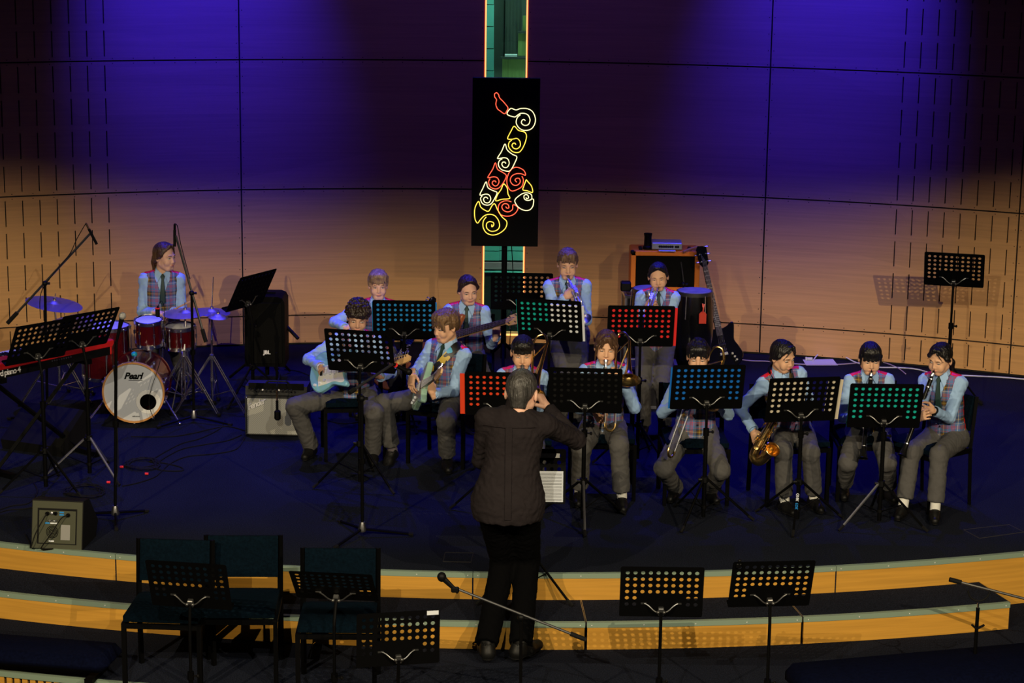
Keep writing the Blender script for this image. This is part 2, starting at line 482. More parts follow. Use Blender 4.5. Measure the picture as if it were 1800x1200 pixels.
for x, z, e in ((.1, 5.2, 330), (.75, 1.6, 40)):  # added lamps kept out of view to brighten the yard
    l = bpy.data.lights.new('yard_fill_light', 'POINT'); l.energy = e; l.color = (.75, 1, .85); l.shadow_soft_size = .1
    o = bpy.data.objects.new('yard_fill_light', l); COL.objects.link(o); o.location = (x, 20.12, z)

# stage deck, steps, floor
def carpet(name, col):
    m = mat(name, col, .95, spec=.04)
    nt = m.node_tree; b = nt.nodes['Principled BSDF']; L = nt.links.new
    tc = nt.nodes.new('ShaderNodeTexCoord'); n = nt.nodes.new('ShaderNodeTexNoise'); n.inputs['Scale'].default_value = 130; n.inputs['Detail'].default_value = 3
    L(tc.outputs['Object'], n.inputs['Vector'])
    r = nt.nodes.new('ShaderNodeValToRGB'); r.color_ramp.elements[0].position, r.color_ramp.elements[1].position = .38, .72
    r.color_ramp.elements[0].color = (*[c * .55 for c in col], 1); r.color_ramp.elements[1].color = (*[c * 1.6 for c in col], 1)
    n2 = nt.nodes.new('ShaderNodeTexNoise'); n2.inputs['Scale'].default_value = 1.3; n2.inputs['Detail'].default_value = 3
    L(tc.outputs['Object'], n2.inputs['Vector'])
    m2 = nt.nodes.new('ShaderNodeMath'); m2.operation = 'MULTIPLY_ADD'; m2.inputs[1].default_value = .7; m2.inputs[2].default_value = .65
    L(n2.outputs['Fac'], m2.inputs[0])
    mx = nt.nodes.new('ShaderNodeVectorMath'); mx.operation = 'SCALE'
    L(n.outputs['Fac'], r.inputs[0]); L(r.outputs[0], mx.inputs[0]); L(m2.outputs[0], mx.inputs['Scale']); L(mx.outputs[0], b.inputs['Base Color'])
    bp = nt.nodes.new('ShaderNodeBump'); bp.inputs['Strength'].default_value = .6; bp.inputs['Distance'].default_value = .004
    L(n.outputs['Fac'], bp.inputs['Height']); L(bp.outputs[0], b.inputs['Normal'])
    return m
M_CARPET = carpet('charcoal_carpet', (.0115, .0140, .024))
M_EDGE = mat('grey_green_edge_strip', (.22, .30, .23), .5, .1)
M_RISER = wood_mat('maple_riser', (.56, .285, .042), grain=(.7, .7, 22), var=.05, dark=.86)
def sp(a, z, r): return (SX + r * math.sin(a), SY - r * math.cos(a), z)
def s_ang(px, py, z):
    p = G(px, py, z); return math.atan2(p.x - SX, SY - p.y)
def arc_solid(name, m, parent, a0, a1, r0, r1, z0, z1, n=40, kind=None):
    vs = []; fs = []
    for i in range(n + 1):
        a = a0 + (a1 - a0) * i / n
        for r, z in ((r0, z0), (r1, z0), (r1, z1), (r0, z1)): vs.append(sp(a, z, r))
    for i in range(n):
        for k in range(4): fs.append((i * 4 + k, i * 4 + (k + 1) % 4, i * 4 + 4 + (k + 1) % 4, i * 4 + 4 + k))
    fs += [(0, 1, 2, 3), tuple(n * 4 + k for k in range(4))]
    return MB().add(vs, fs).build(name, m, parent, smooth=True, angle=40)
stage = tag(thing('stage_deck', None, None), 'raised curved stage deck covered in dark carpet', kind='structure')
vs = [sp(-.62 + 1.24 * i / 60, 0, SR_) for i in range(61)] + [wp(.72 - 1.44 * i / 60, 0, WR + .02) for i in range(61)]
n = len(vs)
MB().add(list(vs) + [(x, y, -.36) for x, y, z in vs], [tuple(range(n)), tuple(range(n, 2 * n))[::-1]] + [(i, (i + 1) % n, n + (i + 1) % n, n + i) for i in range(n)]).build('carpet_top', M_CARPET, stage, smooth=False)
NZ = .030
M_SCREW = mat('zinc_screw_head', (.6, .6, .58), .5)
def step_edge(parent, r, ztop, joints, a_lo, a_hi, depth, gap=.004):
    """nosing strips, riser boards and their screws between the joints"""
    J = [a_lo] + joints + [a_hi]
    s = MB()
    for i in range(len(J) - 1):
        a0, a1 = J[i] + gap / r / 2, J[i + 1] - gap / r / 2
        arc_solid('edge_strip', M_EDGE, parent, a0, a1, r - .022, r + .008, ztop - NZ, ztop + .003, 14)
        arc_solid('riser_board', M_RISER, parent, a0 + .003 / r, a1 - .003 / r, r - .016, r + .004, ztop - depth + .002, ztop - NZ - .001, 30)
        k = max(2, int((a1 - a0) * r / .33))
        for j in range(k + 1):
            a = a0 + .03 / r + (a1 - a0 - .06 / r) * j / k
            c = sp(a, ztop - NZ / 2, r + .008)
            s.lathe([(.0045, 0), (.003, .002)], 8, frame(c, z=Vector((math.sin(a), -math.cos(a), 0))))
    tag(s.build('edge_screws', M_SCREW, parent), kind='stuff')
j1 = [s_ang(201, 1000, -.09), s_ang(831, 1030, -.09), s_ang(1470, 1020, -.09)]
a_end = s_ang(1772, 1056, -H1)
step_edge(stage, SR_, 0, j1, -.62, .62, H1)
arc_solid('riser_board', M_RISER, stage, a_end - .001, .62, SR_ - .02, SR_ + .004, -2 * H1, -H1 + .002, 30)
ja, jb = s_ang(1030, 1093.5, -H1), s_ang(1413, 1087, -H1)
jc = s_ang(463, 1081, -H1); jd = -.45
SJ = [-.62, jd, jc, ja, jb, a_end]
for i in range(5):
    st = tag(thing('step_platform', None, None), 'low carpeted step platform with maple riser in front of the stage', kind='structure')
    a0, a1 = SJ[i] + .004 / TR_, SJ[i + 1] - .004 / TR_
    arc_solid('carpet_top', M_CARPET, st, a0 + .004 / TR_, a1 - .004 / TR_, SR_ + .002, TR_ - .022, -2 * H1 + .004, -H1 + .002, 16)
    step_edge(st, TR_, -H1, [], a0, a1, H1)
    for a in (a0, a1):
        arc_solid('side_trim', M_STEEL, st, a - .002 / TR_, a + .002 / TR_, SR_ + .002, TR_, -H1 - .02, -H1 + .004, 1)
FZ = -2 * H1; FZ2 = FZ - 2 * H1
f0 = G(0, 1179, FZ); f1 = G(200, 1199, FZ)
R3 = .5 * (math.hypot(f0.x - SX, SY - f0.y) + math.hypot(f1.x - SX, SY - f1.y))
floor = tag(thing('floor', None, None), 'dark carpeted hall floor below the stage', kind='structure')
arc_solid('carpet_top', M_CARPET, floor, -.75, .75, SR_ - .3, R3 - .02, FZ - .1, FZ, 60)
arc_solid('edge_strip', M_EDGE, floor, -.75, .75, R3 - .022, R3 + .008, FZ - NZ, FZ + .003, 60)
rs = MB()
for i in range(150):
    a = -.30 + .62 * i / 150
    a0, a1 = a, a + .62 / 150 * .66
    vs = [sp(x, z, r) for z in (FZ - .2, FZ - NZ - .001) for x in (a0, a1) for r in (R3 - .02, R3)]
    rs.add(vs, [(0, 1, 3, 2), (4, 6, 7, 5), (0, 4, 5, 1), (2, 3, 7, 6), (0, 2, 6, 4), (1, 5, 7, 3)])
tag(rs.build('riser_slats', M_RISER, floor, smooth=False), kind='stuff')
arc_solid('riser_backing', M_JOINT, floor, -.75, .75, R3 - .1, R3 - .021, FZ - .5, FZ - .031, 60)
arc_solid('lower_carpet', M_CARPET, floor, -.6, .6, R3 - .1, R3 + 10, FZ2 - .05, FZ2, 60)
# floor box lids let into the deck
for pts in (((1694, 931), (1774, 922), (1800, 935), (1722, 946)), ((783, 971), (832, 972), (828, 988), (779, 987))):
    P = [G(x, y, .001) for x, y in pts]
    m = MB(); 
    for i in range(4): m.tube([P[i], P[(i + 1) % 4]], .004, 4)
    m.build('floor_box_frame', M_JOINT, stage, smooth=False)
    MB().add([Vector((p.x, p.y, .002)) for p in P], [(0, 1, 2, 3)]).build('floor_box_lid', M_CARPET, stage, smooth=False)
# side and upper shell of the hall
M_DARKPAINT = mat('dark_hall_paint', (.02, .02, .022), .9)
for nm, c, s in (('wall_left', (-9.2, 9, 2.9), (.2, 26, 7.2)), ('wall_right', (9.2, 9, 2.9), (.2, 26, 7.2)), ('ceiling', (0, 9, 7.6), (18.4, 26, .2))):
    tag(MB().box(c, s).build(nm, M_DARKPAINT, smooth=False), kind='structure')
tag(MB().box((0, -4, 2.9), (18.4, .2, 9)).build('wall_front', M_DARKPAINT, smooth=False), kind='structure')
# lamps' bodies: housing and barn door
for (p, t, e, c, sz), lw in zip(FRONT, ('outermost on the left', 'outermost on the right', 'left of the middle', 'right of the middle')):
    o = thing('stage_lamp', 'black theatre lamp with barn door hung above the hall, ' + lw, 'lamp', p, group='front of house lamps')
    d = (Vector(t) - Vector(p)); az = math.atan2(-d.x, d.y)
    o.rotation_euler = (0, 0, az)
    el = math.radians(18.0)
    m = MB(); m.box((0, -.25, .02), (.24, .36, .24), bev=.02); m.build('housing', M_BLACK, o)
    # the door's lower edge trims the beam at the top
    y = .40; z = -math.tan(el) * y
    m = MB(); m.box((0, y, z + .25), (1.3, .004, .5)); m.build('barn_door', M_BLACK, o)
    m = MB(); m.tube([(0, -.25, .14), (0, -.25, 7.45 - p[2])], .02, 8); m.build('yoke', M_BLACK, o)
# ------------------------------------------------------------------ music stands
DW, DH = .50, .345
def desk_mesh():
    """perforated desk plate in its own plane: x across, y up, centre at 0"""
    cw, ch = .046, .0435
    x0 = -cw * 5; ytop = DH / 2 - .02
    V = []; Fc = []
    idx = {}
    def vid(x, y):
        k = (round(x, 5), round(y, 5))
        if k not in idx: idx[k] = len(V); V.append((x, y))
        return idx[k]
    sq = [(-1, -1), (0, -1), (1, -1), (1, 0), (1, 1), (0, 1), (-1, 1), (-1, 0)]
    holes = []
    for r in range(6):
        for c in range(10):
            cx, cy = x0 + cw * (c + .5), ytop - ch * (r + .5)
            if r >= 4 and 2 <= c < 8:
                q = [vid(cx + a * cw / 2, cy + b_ * ch / 2) for a, b_ in sq]; Fc.append(q); continue
            o = [vid(cx + a * cw / 2, cy + b_ * ch / 2) for a, b_ in sq]
            rad = .0125
            h = [vid(cx + rad * math.cos(math.radians(-135 + 45 * k)), cy + rad * math.sin(math.radians(-135 + 45 * k))) for k in range(8)]
            # 16-gon hole: mid points
            hm = [vid(cx + rad * math.cos(math.radians(-112.5 + 45 * k)), cy + rad * math.sin(math.radians(-112.5 + 45 * k))) for k in range(8)]
            for k in range(8):
                l = (k + 1) % 8
                Fc.append([o[k], o[l], h[l], hm[k], h[k]])
            holes.append([v for k in range(8) for v in (h[k], hm[k])])
    # border
    xa, xb, ya, yb = x0, -x0, ytop - 6 * ch, ytop
    X = [-DW / 2, xa] + [xa + cw * (k + 1) / 2 for k in range(19)] + [xb, DW / 2]
    top = [(x, yb) for x in X[1:-1]]
    bx = [xa + cw * k / 2 for k in range(21)]
    by = [ya + ch * k / 2 for k in range(13)]
    for k in range(20):
        for (yy, e) in ((yb, DH / 2), (ya, -DH / 2)):
            f = [vid(bx[k], yy), vid(bx[k + 1], yy), vid(bx[k + 1], e), vid(bx[k], e)]
            Fc.append(f if yy == yb else f[::-1])
    for k in range(12):
        for (xx, e) in ((xb, DW / 2), (xa, -DW / 2)):
            f = [vid(xx, by[k]), vid(e, by[k]), vid(e, by[k + 1]), vid(xx, by[k + 1])]
            Fc.append(f if xx == xb else f[::-1])
    cc = .012
    for sx in (-1, 1):
        for sy in (-1, 1):
            X0 = xb * sx; Y0 = yb if sy > 0 else ya
            f = [vid(X0, Y0), vid(sx * DW / 2, Y0), vid(sx * DW / 2, sy * (DH / 2 - cc)), vid(sx * (DW / 2 - cc * .3), sy * (DH / 2 - cc * .3)), vid(sx * (DW / 2 - cc), sy * DH / 2), vid(X0, sy * DH / 2)]
            Fc.append(f if sx * sy > 0 else f[::-1])
    n = len(V); t = .0012
    vs = [(x, y, t) for x, y in V] + [(x, y, -t) for x, y in V]
    fs = [tuple(f) for f in Fc] + [tuple(i + n for i in f[::-1]) for f in Fc]
    for h in holes:
        for k in range(16): a, b_ = h[k], h[(k + 1) % 16]; fs.append((a, b_, b_ + n, a + n))
    return vs, fs
_dv, _df = desk_mesh()
_me = bpy.data.meshes.new('desk'); _me.from_pydata(_dv, [], _df); _me.materials.append(M_BLACK)
DESK_ME = _me
def obj(name, me, parent, M=None):
    o = bpy.data.objects.new(name, me); COL.objects.link(o); o.parent = parent
    if M is not None: o.matrix_local = M
    return o
_cache = {}
def stand(label, desk_px, base_px, yaw=0, tilt=18, z0=0.0, group=None, legrot=0, leg_r=.34, hub=.30, sc=1.0, silver=False, folder=None, roll=0, flip=False, steel_leg=None):
    P = G(base_px[0], base_px[1], z0)
    D = W(desk_px[0], desk_px[1], P.y)
    o = thing('music_stand', label, 'music stand', P, math.radians(yaw + (180 if flip else 0)), group)
    h = (D.z - z0) / sc; o.scale = (sc, sc, sc)
    tl = math.radians(tilt)
    Md = T(0, 0, h) @ RX(90 + tilt) @ RZ(roll)   # plane's y -> up leaning to -Y, plane's z -> -Y
    d = obj('desk', DESK_ME, o, Md)
    if 'lip' not in _cache:
        m = MB(); m.box((0, -DH / 2 + .001, -.028), (DW - .01, .0024, .054)); m.box((0, -DH / 2 + .006, -.054), (DW - .01, .012, .0024))
        _cache['lip'] = m.build('lip', M_BLACK).data; bpy.data.objects.remove(bpy.data.objects['lip'])
        m = MB()
        for s in (-1, 1):
            m.tube(bez((s * .012, -.125, .03), (s * .05, -.125, .035), (s * .06, -.085, .02), (s * .10, -.078, .006), 8), .0045, 6)
            m.box((s * .105, -.078, .005), (.035, .010, .004)); m.sphere((s * .018, -.122, .034), .012, 8, 6)
        m.box((0, -.125, .016), (.035, .05, .03), bev=.004)
        _cache['bracket'] = m.build('bracket', M_STEELD).data; bpy.data.objects.remove(bpy.data.objects['bracket'])
    obj('lip', _cache['lip'], o, Md); obj('bracket', _cache['bracket'], o, Md)
    ptop = Md @ Vector((0, -.125, .03))
    zt = ptop.z
    m = MB(); m.tube([(0, ptop.y, zt), (0, ptop.y * .3, zt - .09), (0, 0, zt - .12), (0, 0, hub + .24)], .010, 8)
    m.tube([(0, 0, hub + .34), (0, 0, .03)], .015, 10); m.tube([(0, 0, hub + .31), (0, 0, hub + .36)], .021, 10)
    m.build('pole', M_BLACK, o)
    m = MB(); m.tube([(.018, 0, hub + .335), (.04, 0, hub + .335)], [.006, .006], 6); m.sphere((.045, 0, hub + .335), (.010, .012, .012), 8, 6)
    m.build('knob', M_BLACKP, o)
    m = MB(); m.tube([(-.02, -.01, hub), (-.045, -.01, hub)], .012, 8); m.build('clamp_screw', M_BLACKP, o)
    m = MB(); m.lathe([(.0, hub + .02), (.026, hub + .018), (.028, hub - .02), (.018, hub - .03), (0, hub - .03)], 10)
    m.build('hub', M_BLACKP, o)
    m = MB(); m.lathe([(0, .115), (.02, .113), (.02, .09), (0, .088)], 10); m.build('collar', M_BLACKP, o)
    for k in range(3):
        a = math.radians(legrot + 120 * k); ux, uy = math.sin(a), -math.cos(a)
        key = ('leg', k, legrot, leg_r, hub)
        m = MB(); m.tube([(ux * .02, uy * .02, hub), (ux * leg_r, uy * leg_r, .016)], .009, 6); m.mi = 1
        m.tube([(ux * (leg_r - .03), uy * (leg_r - .03), .016 + (hub - .016) * .03 / leg_r), (ux * (leg_r + .012), uy * (leg_r + .012), .011)], .011, 6)
        m.build('leg', [M_LEGSTEEL if (silver or steel_leg == k) else M_BLACK, M_RUBBER], o)
        m = MB(); rr = leg_r * .46; m.tube([(ux * .018, uy * .018, .10), (ux * rr, uy * rr, hub + (.016 - hub) * rr / leg_r)], .004, 4)
        m.build('brace', M_BLACK, o)
    if folder:
        # folder resting on the lip on the reader's side; segments (x0, x1, material)
        lab, segs, dy = folder
        f = thing('music_folder', lab, 'folder', P, math.radians(yaw + (180 if flip else 0)))
        for (nm, x0, x1, hh, mt, zz) in segs:
            mm = MB(); mm.box(((x0 + x1) / 2, -DH / 2 + .004 + hh / 2, -.008 - zz), (x1 - x0 - .002, hh, .006))
            mm.build(nm, mt, f, smooth=False, M=Md)
    return o
M_STEELD = mat('dark_steel', (.12, .12, .12), .35, .8)
M_LEGSTEEL = mat('satin_steel_tube', (.45, .45, .47), .35, .9)
def paper_mat(name, col): return mat(name, col, .55, spec=.15)
P_BLUE = paper_mat('blue_folder_card', (.02, .24, .62)); P_DBLUE = paper_mat('deep_blue_folder_card', (.01, .14, .55)); P_TEAL = paper_mat('teal_folder_card', (.01, .42, .36))
P_RED = paper_mat('red_folder_card', (.75, .03, .03)); P_CREAM = paper_mat('cream_folder_card', (.62, .55, .42)); P_WHITE = paper_mat('white_paper', (.70, .74, .80))
P_BLACK = paper_mat('black_folder_card', (.008, .008, .008)); P_ORED = paper_mat('orange_red_folder_card', (.75, .06, .02))
def F(lab, *segs): return (lab, segs, 0)
FULL = (-.255, .255)
stand('black music stand standing alone behind the right hand clarinet player, turned slightly left', (1664, 474), (1664, 700), -14, 26, legrot=60)
stand('black music stand on the keyboard\'s far end, in front of the small floor tom', (146, 580), (158, 838), 48, 30, legrot=0, silver=True)
stand('black music stand nearest the left edge of the photo, over the white keys', (74, 600), (81, 862), 47, 27, legrot=10)
stand('music stand seen almost edge on beside the black loudspeaker', (440, 510), (445, 705), 60, 27, legrot=30,
      folder=F('closed black folder on the stand beside the loudspeaker', ('cover', -.24, .24, .30, P_BLACK, 0)))
stand('black music stand with a blue folder in front of the boy with fair fringe', (709, 562), (710, 745), 0, 14, legrot=20,
      folder=F('open blue folder on the stand in front of the fair haired boy at the back', ('cover', -.258, -.002, .32, P_BLUE, 0), ('cover', .002, .262, .32, P_BLUE, .001)))
stand('black music stand in front of the curly haired guitarist', (630, 617), (633, 853), -12, 18, legrot=60, hub=.32)
stand('black music stand in front of the neon sign pole, orange strip light behind its holes', (913, 512), (914, 735), 0, 20)
stand('black music stand in front of the standing boy with the trumpet', (962, 562), (962, 800), -13, 16, legrot=20,
      folder=F('teal folder with a white sheet on the standing boy\'s music stand', ('cover', -.256, .0, .32, P_TEAL, .002), ('sheet', .0, .268, .30, P_WHITE, 0)))
stand('black music stand in front of the standing girl with the trumpet', (1126, 573), (1120, 812), 1, 16, legrot=40,
      folder=F('open red folder on the stand of the standing girl trumpeter', ('cover', -.245, -.02, .32, P_RED, 0), ('cover', .025, .272, .32, P_RED, .001)))
stand('black music stand with a red folder left of the conductor\'s head', (876, 692), (878, 893), -2, 16, legrot=40,
      folder=F('orange red folder on the stand behind the conductor\'s head', ('cover', -.285, .0, .32, P_ORED, 0), ('cover', .0, .25, .32, P_ORED, .001)))
stand('music stand with a solid black folder in front of the girl playing trombone', (1027, 686), (1024, 918), -3, 15, legrot=4, steel_leg=0,
      folder=F('wide black folder filling the stand of the girl trombonist', ('cover', -.248, 0, .295, P_BLACK, 0), ('cover', .0, .248, .295, P_BLACK, .001)))
stand('black music stand with deep blue folder in front of the boy trombonist', (1238, 680), (1236, 915), 5, 16, legrot=-35,
      folder=F('deep blue folder on the stand of the seated boy trombonist', ('cover', -.262, 0, .32, P_DBLUE, 0), ('cover', .0, .25, .32, P_DBLUE, .001)))
stand('black music stand in front of the girl with the saxophone', (1409, 702), (1401, 919), 10, 16, legrot=-22,
      folder=F('cream folder covering the left half of the saxophone player\'s stand', ('cover', -.245, .02, .315, P_CREAM, 0), ('sheet', .17, .278, .31, P_CREAM, .004)))
stand('black music stand with teal folder shared by the two clarinet players', (1551, 713), (1545, 922), 0, 16, legrot=180, steel_leg=1,
      folder=F('open teal folder on the clarinet players\' shared stand', ('cover', -.25, 0, .32, P_TEAL, 0), ('cover', .0, .252, .32, P_TEAL, .001)))
def fl(px, py_desk, Y): return W(px, py_desk, Y)
def stand_low(label, desk_px, Y, yaw, tilt, px_base=None, **k):
    D = W(desk_px[0], desk_px[1], Y)
    P = Vector((D.x, Y, FZ2))
    # pixel of base from world: reuse stand with explicit ground point
    global G
    old = G
    G = lambda x, y, z=0: P if y == -9999 else old(x, y, z)
    try:
        o = stand(label, desk_px, (0, -9999), yaw, tilt, z0=FZ2, sc=.94, **k)
        return o
    finally: G = old
stand_low('leftmost black music stand on the lower floor, in front of the two joined chairs', (332, 1028), 11.45, -9, 20)
stand_low('black music stand tilted flat in front of the single empty chair', (587, 1030), 11.45, -6, 44)
stand_low('nearest black music stand with a small white label on its top corner', (700, 1122), 11.3, 12, 4)
stand_low('black music stand on the lower floor right of the conductor with curved bracket showing', (1163, 1040), 11.45, 0, 12)
stand_low('rightmost black music stand on the lower floor with a clip on its top left corner', (1356, 1026), 11.45, 6, 20)
# the label and the clip on the last stands
bpy.context.view_layer.update()
_s17 = [o for o in bpy.data.objects if o.get('label', '').startswith('nearest black music stand')][0]
_dk = [c for c in _s17.children if c.name.startswith('desk')][0]
tag(MB().box((.205, .155, .004), (.07, .026, .003)).build('label', P_WHITE, _s17, smooth=False, M=_dk.matrix_local.copy()), 'small white label')
_s19 = [o for o in bpy.data.objects if o.get('label', '').startswith('rightmost black music stand on the lower')][0]
_dk = [c for c in _s19.children if c.name.startswith('desk')][0]
cl = tag(thing('clip_microphone', None, None), 'small black clip microphone on the top left corner of the rightmost low stand', 'microphone')
cl.matrix_world = _s19.matrix_basis @ _dk.matrix_local
MB().tube([(-.215, .135, .01), (-.215, .18, .01)], .006, 8).sphere((-.215, .19, .01), .011, 8, 6).box((-.215, .15, .006), (.03, .03, .012), bev=.003).build('clip_body', M_BLACKP, cl)
bpy.context.view_layer.update()
_s12 = [o for o in bpy.data.objects if o.get('label', '').startswith('black music stand in front of the girl with the saxophone')][0]
_a = math.radians(-22); _u = Vector((math.sin(_a), -math.cos(_a), 0)); _p0 = _u * .02 + Vector((0, 0, .30)); _d = (_u * .34 + Vector((0, 0, .016)) - _p0)
_n = Vector((0, -1, .3)); _n = (_n - _d.normalized() * _n.dot(_d.normalized())).normalized()
text_mesh('QUIK', .026, 'leg_lettering', P_WHITE, _s12, frame(_p0 + _d * .30 + _n * .0095, x=_d, z=_n), extrude=.0004, bold=.0008)
text_mesh('LOK', .026, 'leg_lettering', P_BLUE, _s12, frame(_p0 + _d * .47 + _n * .0095, x=_d, z=_n), extrude=.0004, bold=.0008)
# conductor's stand, facing him
bz = -H1
stand('conductor\'s black music stand, its legs showing between his shins', (926, 836), (922, 1050), 0, 14, z0=bz, legrot=0, flip=True, hub=.34,
      folder=F('white printed sheet music on the conductor\'s stand', ('page', -.235, -.02, .20, P_WHITE, .0), ('page', .0, .215, .20, P_WHITE, .001)))
bpy.context.view_layer.update()
_cs = [o for o in bpy.data.objects if o.get('label', '').startswith('conductor\'s black')][0]
_cf = [o for o in bpy.data.objects if o.get('label', '').startswith('white printed')][0]
_dk = [c for c in _cs.children if c.name.startswith('desk')][0]
m = MB()
for k in range(9):
    for (xa, xb) in ((-.225, -.03), (.01, .205)):
        y = -DH / 2 + .02 + k * .02
        for j in range(2): m.box(((xa + xb) / 2, y + j * .007, -.0128), (xb - xa, .0015, .0010))
tag(m.build('printed_staves', P_BLACK, _cf, smooth=False, M=_dk.matrix_local.copy()), kind='stuff')
m = MB(); m.box((-.15, .13, -.004), (.12, .028, .002)); tag(m.build('paper_strip', P_WHITE, _cs, smooth=False, M=_dk.matrix_local.copy()), 'narrow white strip of paper')

# ------------------------------------------------------------------ chairs
M_TEALCLOTH = mat('dark_teal_upholstery', (.0011, .0048, .0095), .9, spec=.04, noise=(60, .3), bump=(120, .3))
def make_chair():
    o = thing('padded_chair', 'chair', 'chair')
    def pad(c, s, name, Mx=None):
        # cushion: superellipsoid grid
        n = 10; vs = []; fs = []
        for i in range(n + 1):
            for j in range(n + 1):
                u, v = -1 + 2 * i / n, -1 + 2 * j / n
                e = max(abs(u), abs(v)); h = (1 - min(1, max(0, (e - .72) / .28)) ** 2 * .55)
                vs.append((c[0] + u * s[0] / 2, c[1] + v * s[1] / 2, c[2] + s[2] / 2 * h)); 
        k = len(vs)
        vs += [(x, y, 2 * c[2] - z) for x, y, z in vs]
        for i in range(n):
            for j in range(n):
                q = [i * (n + 1) + j, (i + 1) * (n + 1) + j, (i + 1) * (n + 1) + j + 1, i * (n + 1) + j + 1]
                fs += [tuple(q), tuple(a + k for a in q[::-1])]
        ring = [i * (n + 1) for i in range(n + 1)] + [n * (n + 1) + j for j in range(1, n + 1)] + [i * (n + 1) + n for i in range(n - 1, -1, -1)] + [j for j in range(n - 1, 0, -1)]
        for a in range(len(ring)): b_ = ring[(a + 1) % len(ring)]; fs.append((ring[a], b_, b_ + k, ring[a] + k))
        return MB().add(vs, fs, Mx).build(name, M_TEALCLOTH, o, angle=60)
    pad((0, 0, 0), (.44, .43, .075), 'seat', T(0, -.01, .445))
    pad((0, 0, 0), (.42, .25, .055), 'backrest', T(0, .212, .665) @ RX(80))
    for s in (-1, 1):
        m = MB(); m.box((s * .222, -.2, .205), (.026, .026, .41)); m.build('leg', M_BLACK, o, smooth=False)
        m = MB(); 
        for a, b_ in (((s * .222, .225, 0), (s * .222, .2, .42)), ((s * .222, .2, .42), (s * .222, .238, .79))):
            A, B_ = Vector(a), Vector(b_); m.tube([A, B_], .017, 4)
        m.build('leg', M_BLACK, o, smooth=False)
        m = MB(); m.box((s * .222, 0, .40), (.024, .42, .03)); m.build('side_rail', M_BLACK, o, smooth=False)
    m = MB(); m.box((0, -.2, .395), (.42, .024, .03)); m.build('cross_rail', M_BLACK, o, smooth=False)
    m = MB(); m.box((0, .2, .395), (.42, .024, .03)); m.build('cross_rail', M_BLACK, o, smooth=False)
    return o
CHAIR0 = make_chair(); _first = [True]
def chair(x, y, z, rz, label, group=None):
    if _first[0]: o = CHAIR0; _first[0] = False
    else: o = copy_tree(CHAIR0)
    o.location = (x, y, z); o.rotation_euler = (0, 0, math.radians(rz)); o['label'] = label
    if group: o['group'] = group
    elif 'group' in o: del o['group']
    return o
for px, py, rz, lb in ((291, 1068, -3, 'empty dark teal padded chair on the left of the two standing side by side'),
                       (419, 1060, 2, 'empty dark teal padded chair on the right of the two standing side by side'),
                       (592, 1085, 1, 'single empty dark teal padded chair left of the conductor')):
    p = G(px, py, FZ + .475); chair(p.x, p.y + .1, FZ, rz, lb, 'empty chairs below the stage')
# long padded benches nearest the camera
def bench(label, x0, x1, y, ztop, rz, FZ=FZ, dp=.5, th=.14):
    o = thing('padded_bench', label, 'bench', (x0, y, FZ), math.radians(rz))
    L = x1 - x0
    m = MB(); m.box((L / 2, 0, ztop - FZ - th / 2), (L, dp, th), bev=.045); m.build('seat', M_NAVY, o, angle=60)
    m = MB()
    for k in range(3): 
        x = .12 + (L - .24) * k / 2
        m = MB(); m.box((x, 0, (ztop - FZ - .14) / 2), (.05, dp * .8, ztop - FZ - .14)); m.build('leg', M_BLACK, o, smooth=False)
M_NAVY = mat('navy_upholstery', (.0015, .0025, .012), .9, spec=.04, noise=(60, .3), bump=(90, .3))
pa = W(222, 1138, 12.2); bench('long dark navy padded bench at the bottom left corner', pa.x - 2.2, pa.x, 12.40, pa.z + .05, -10, dp=.34, th=.10)
pb = W(1397, 1166, 11.6); bench('long dark navy padded bench at the bottom right corner', pb.x, pb.x + 2.2, 11.4, pb.z + .0, 15, FZ=FZ2)
# ------------------------------------------------------------------ neon sign on its pole
NY = 17.8
nb = W(885, 282, NY)
sign = thing('neon_sign', 'tall black panel with a glowing spiral patterned neon saxophone on a pole', 'sign', (nb.x + .017, NY, 0), 0)
SW_, SHh = .562, 1.415
zc = nb.z - .02
m = MB(); m.box((0, .03, zc), (SW_, .06, SHh)); m.build('panel', mat('matt_black_panel', (.002, .002, .002), .7, spec=.1), sign, smooth=False)
m = MB()
m.tube([(0, .09, .28), (0, .09, zc + .5)], .024, 12); m.build('pole', M_BLACK, sign)
for k in range(3):
    a = math.radians(60 + 120 * k); m = MB(); m.tube([(0, .09, .42), (.42 * math.sin(a), .09 + .42 * math.cos(a), .02)], .014, 8); m.build('leg', M_BLACK, sign)
m = MB(); m.tube([(.06, .05, zc - SHh / 2), (.075, .05, zc - SHh / 2 - .25), (.06, .07, .5), (.05, .09, .35)], .004, 5); m.build('power_lead', M_BLACK, sign)
NE = {'yellow': mat('yellow_neon', (1, .8, .1), .5, emit=((1, .66, .07), 2.0)), 'cream': mat('cream_neon', (1, 1, .6), .5, emit=((1, .90, .42), 1.9)), 'red': mat('red_neon', (1, .2, .1), .5, emit=((1, .10, .045), 2.0))}
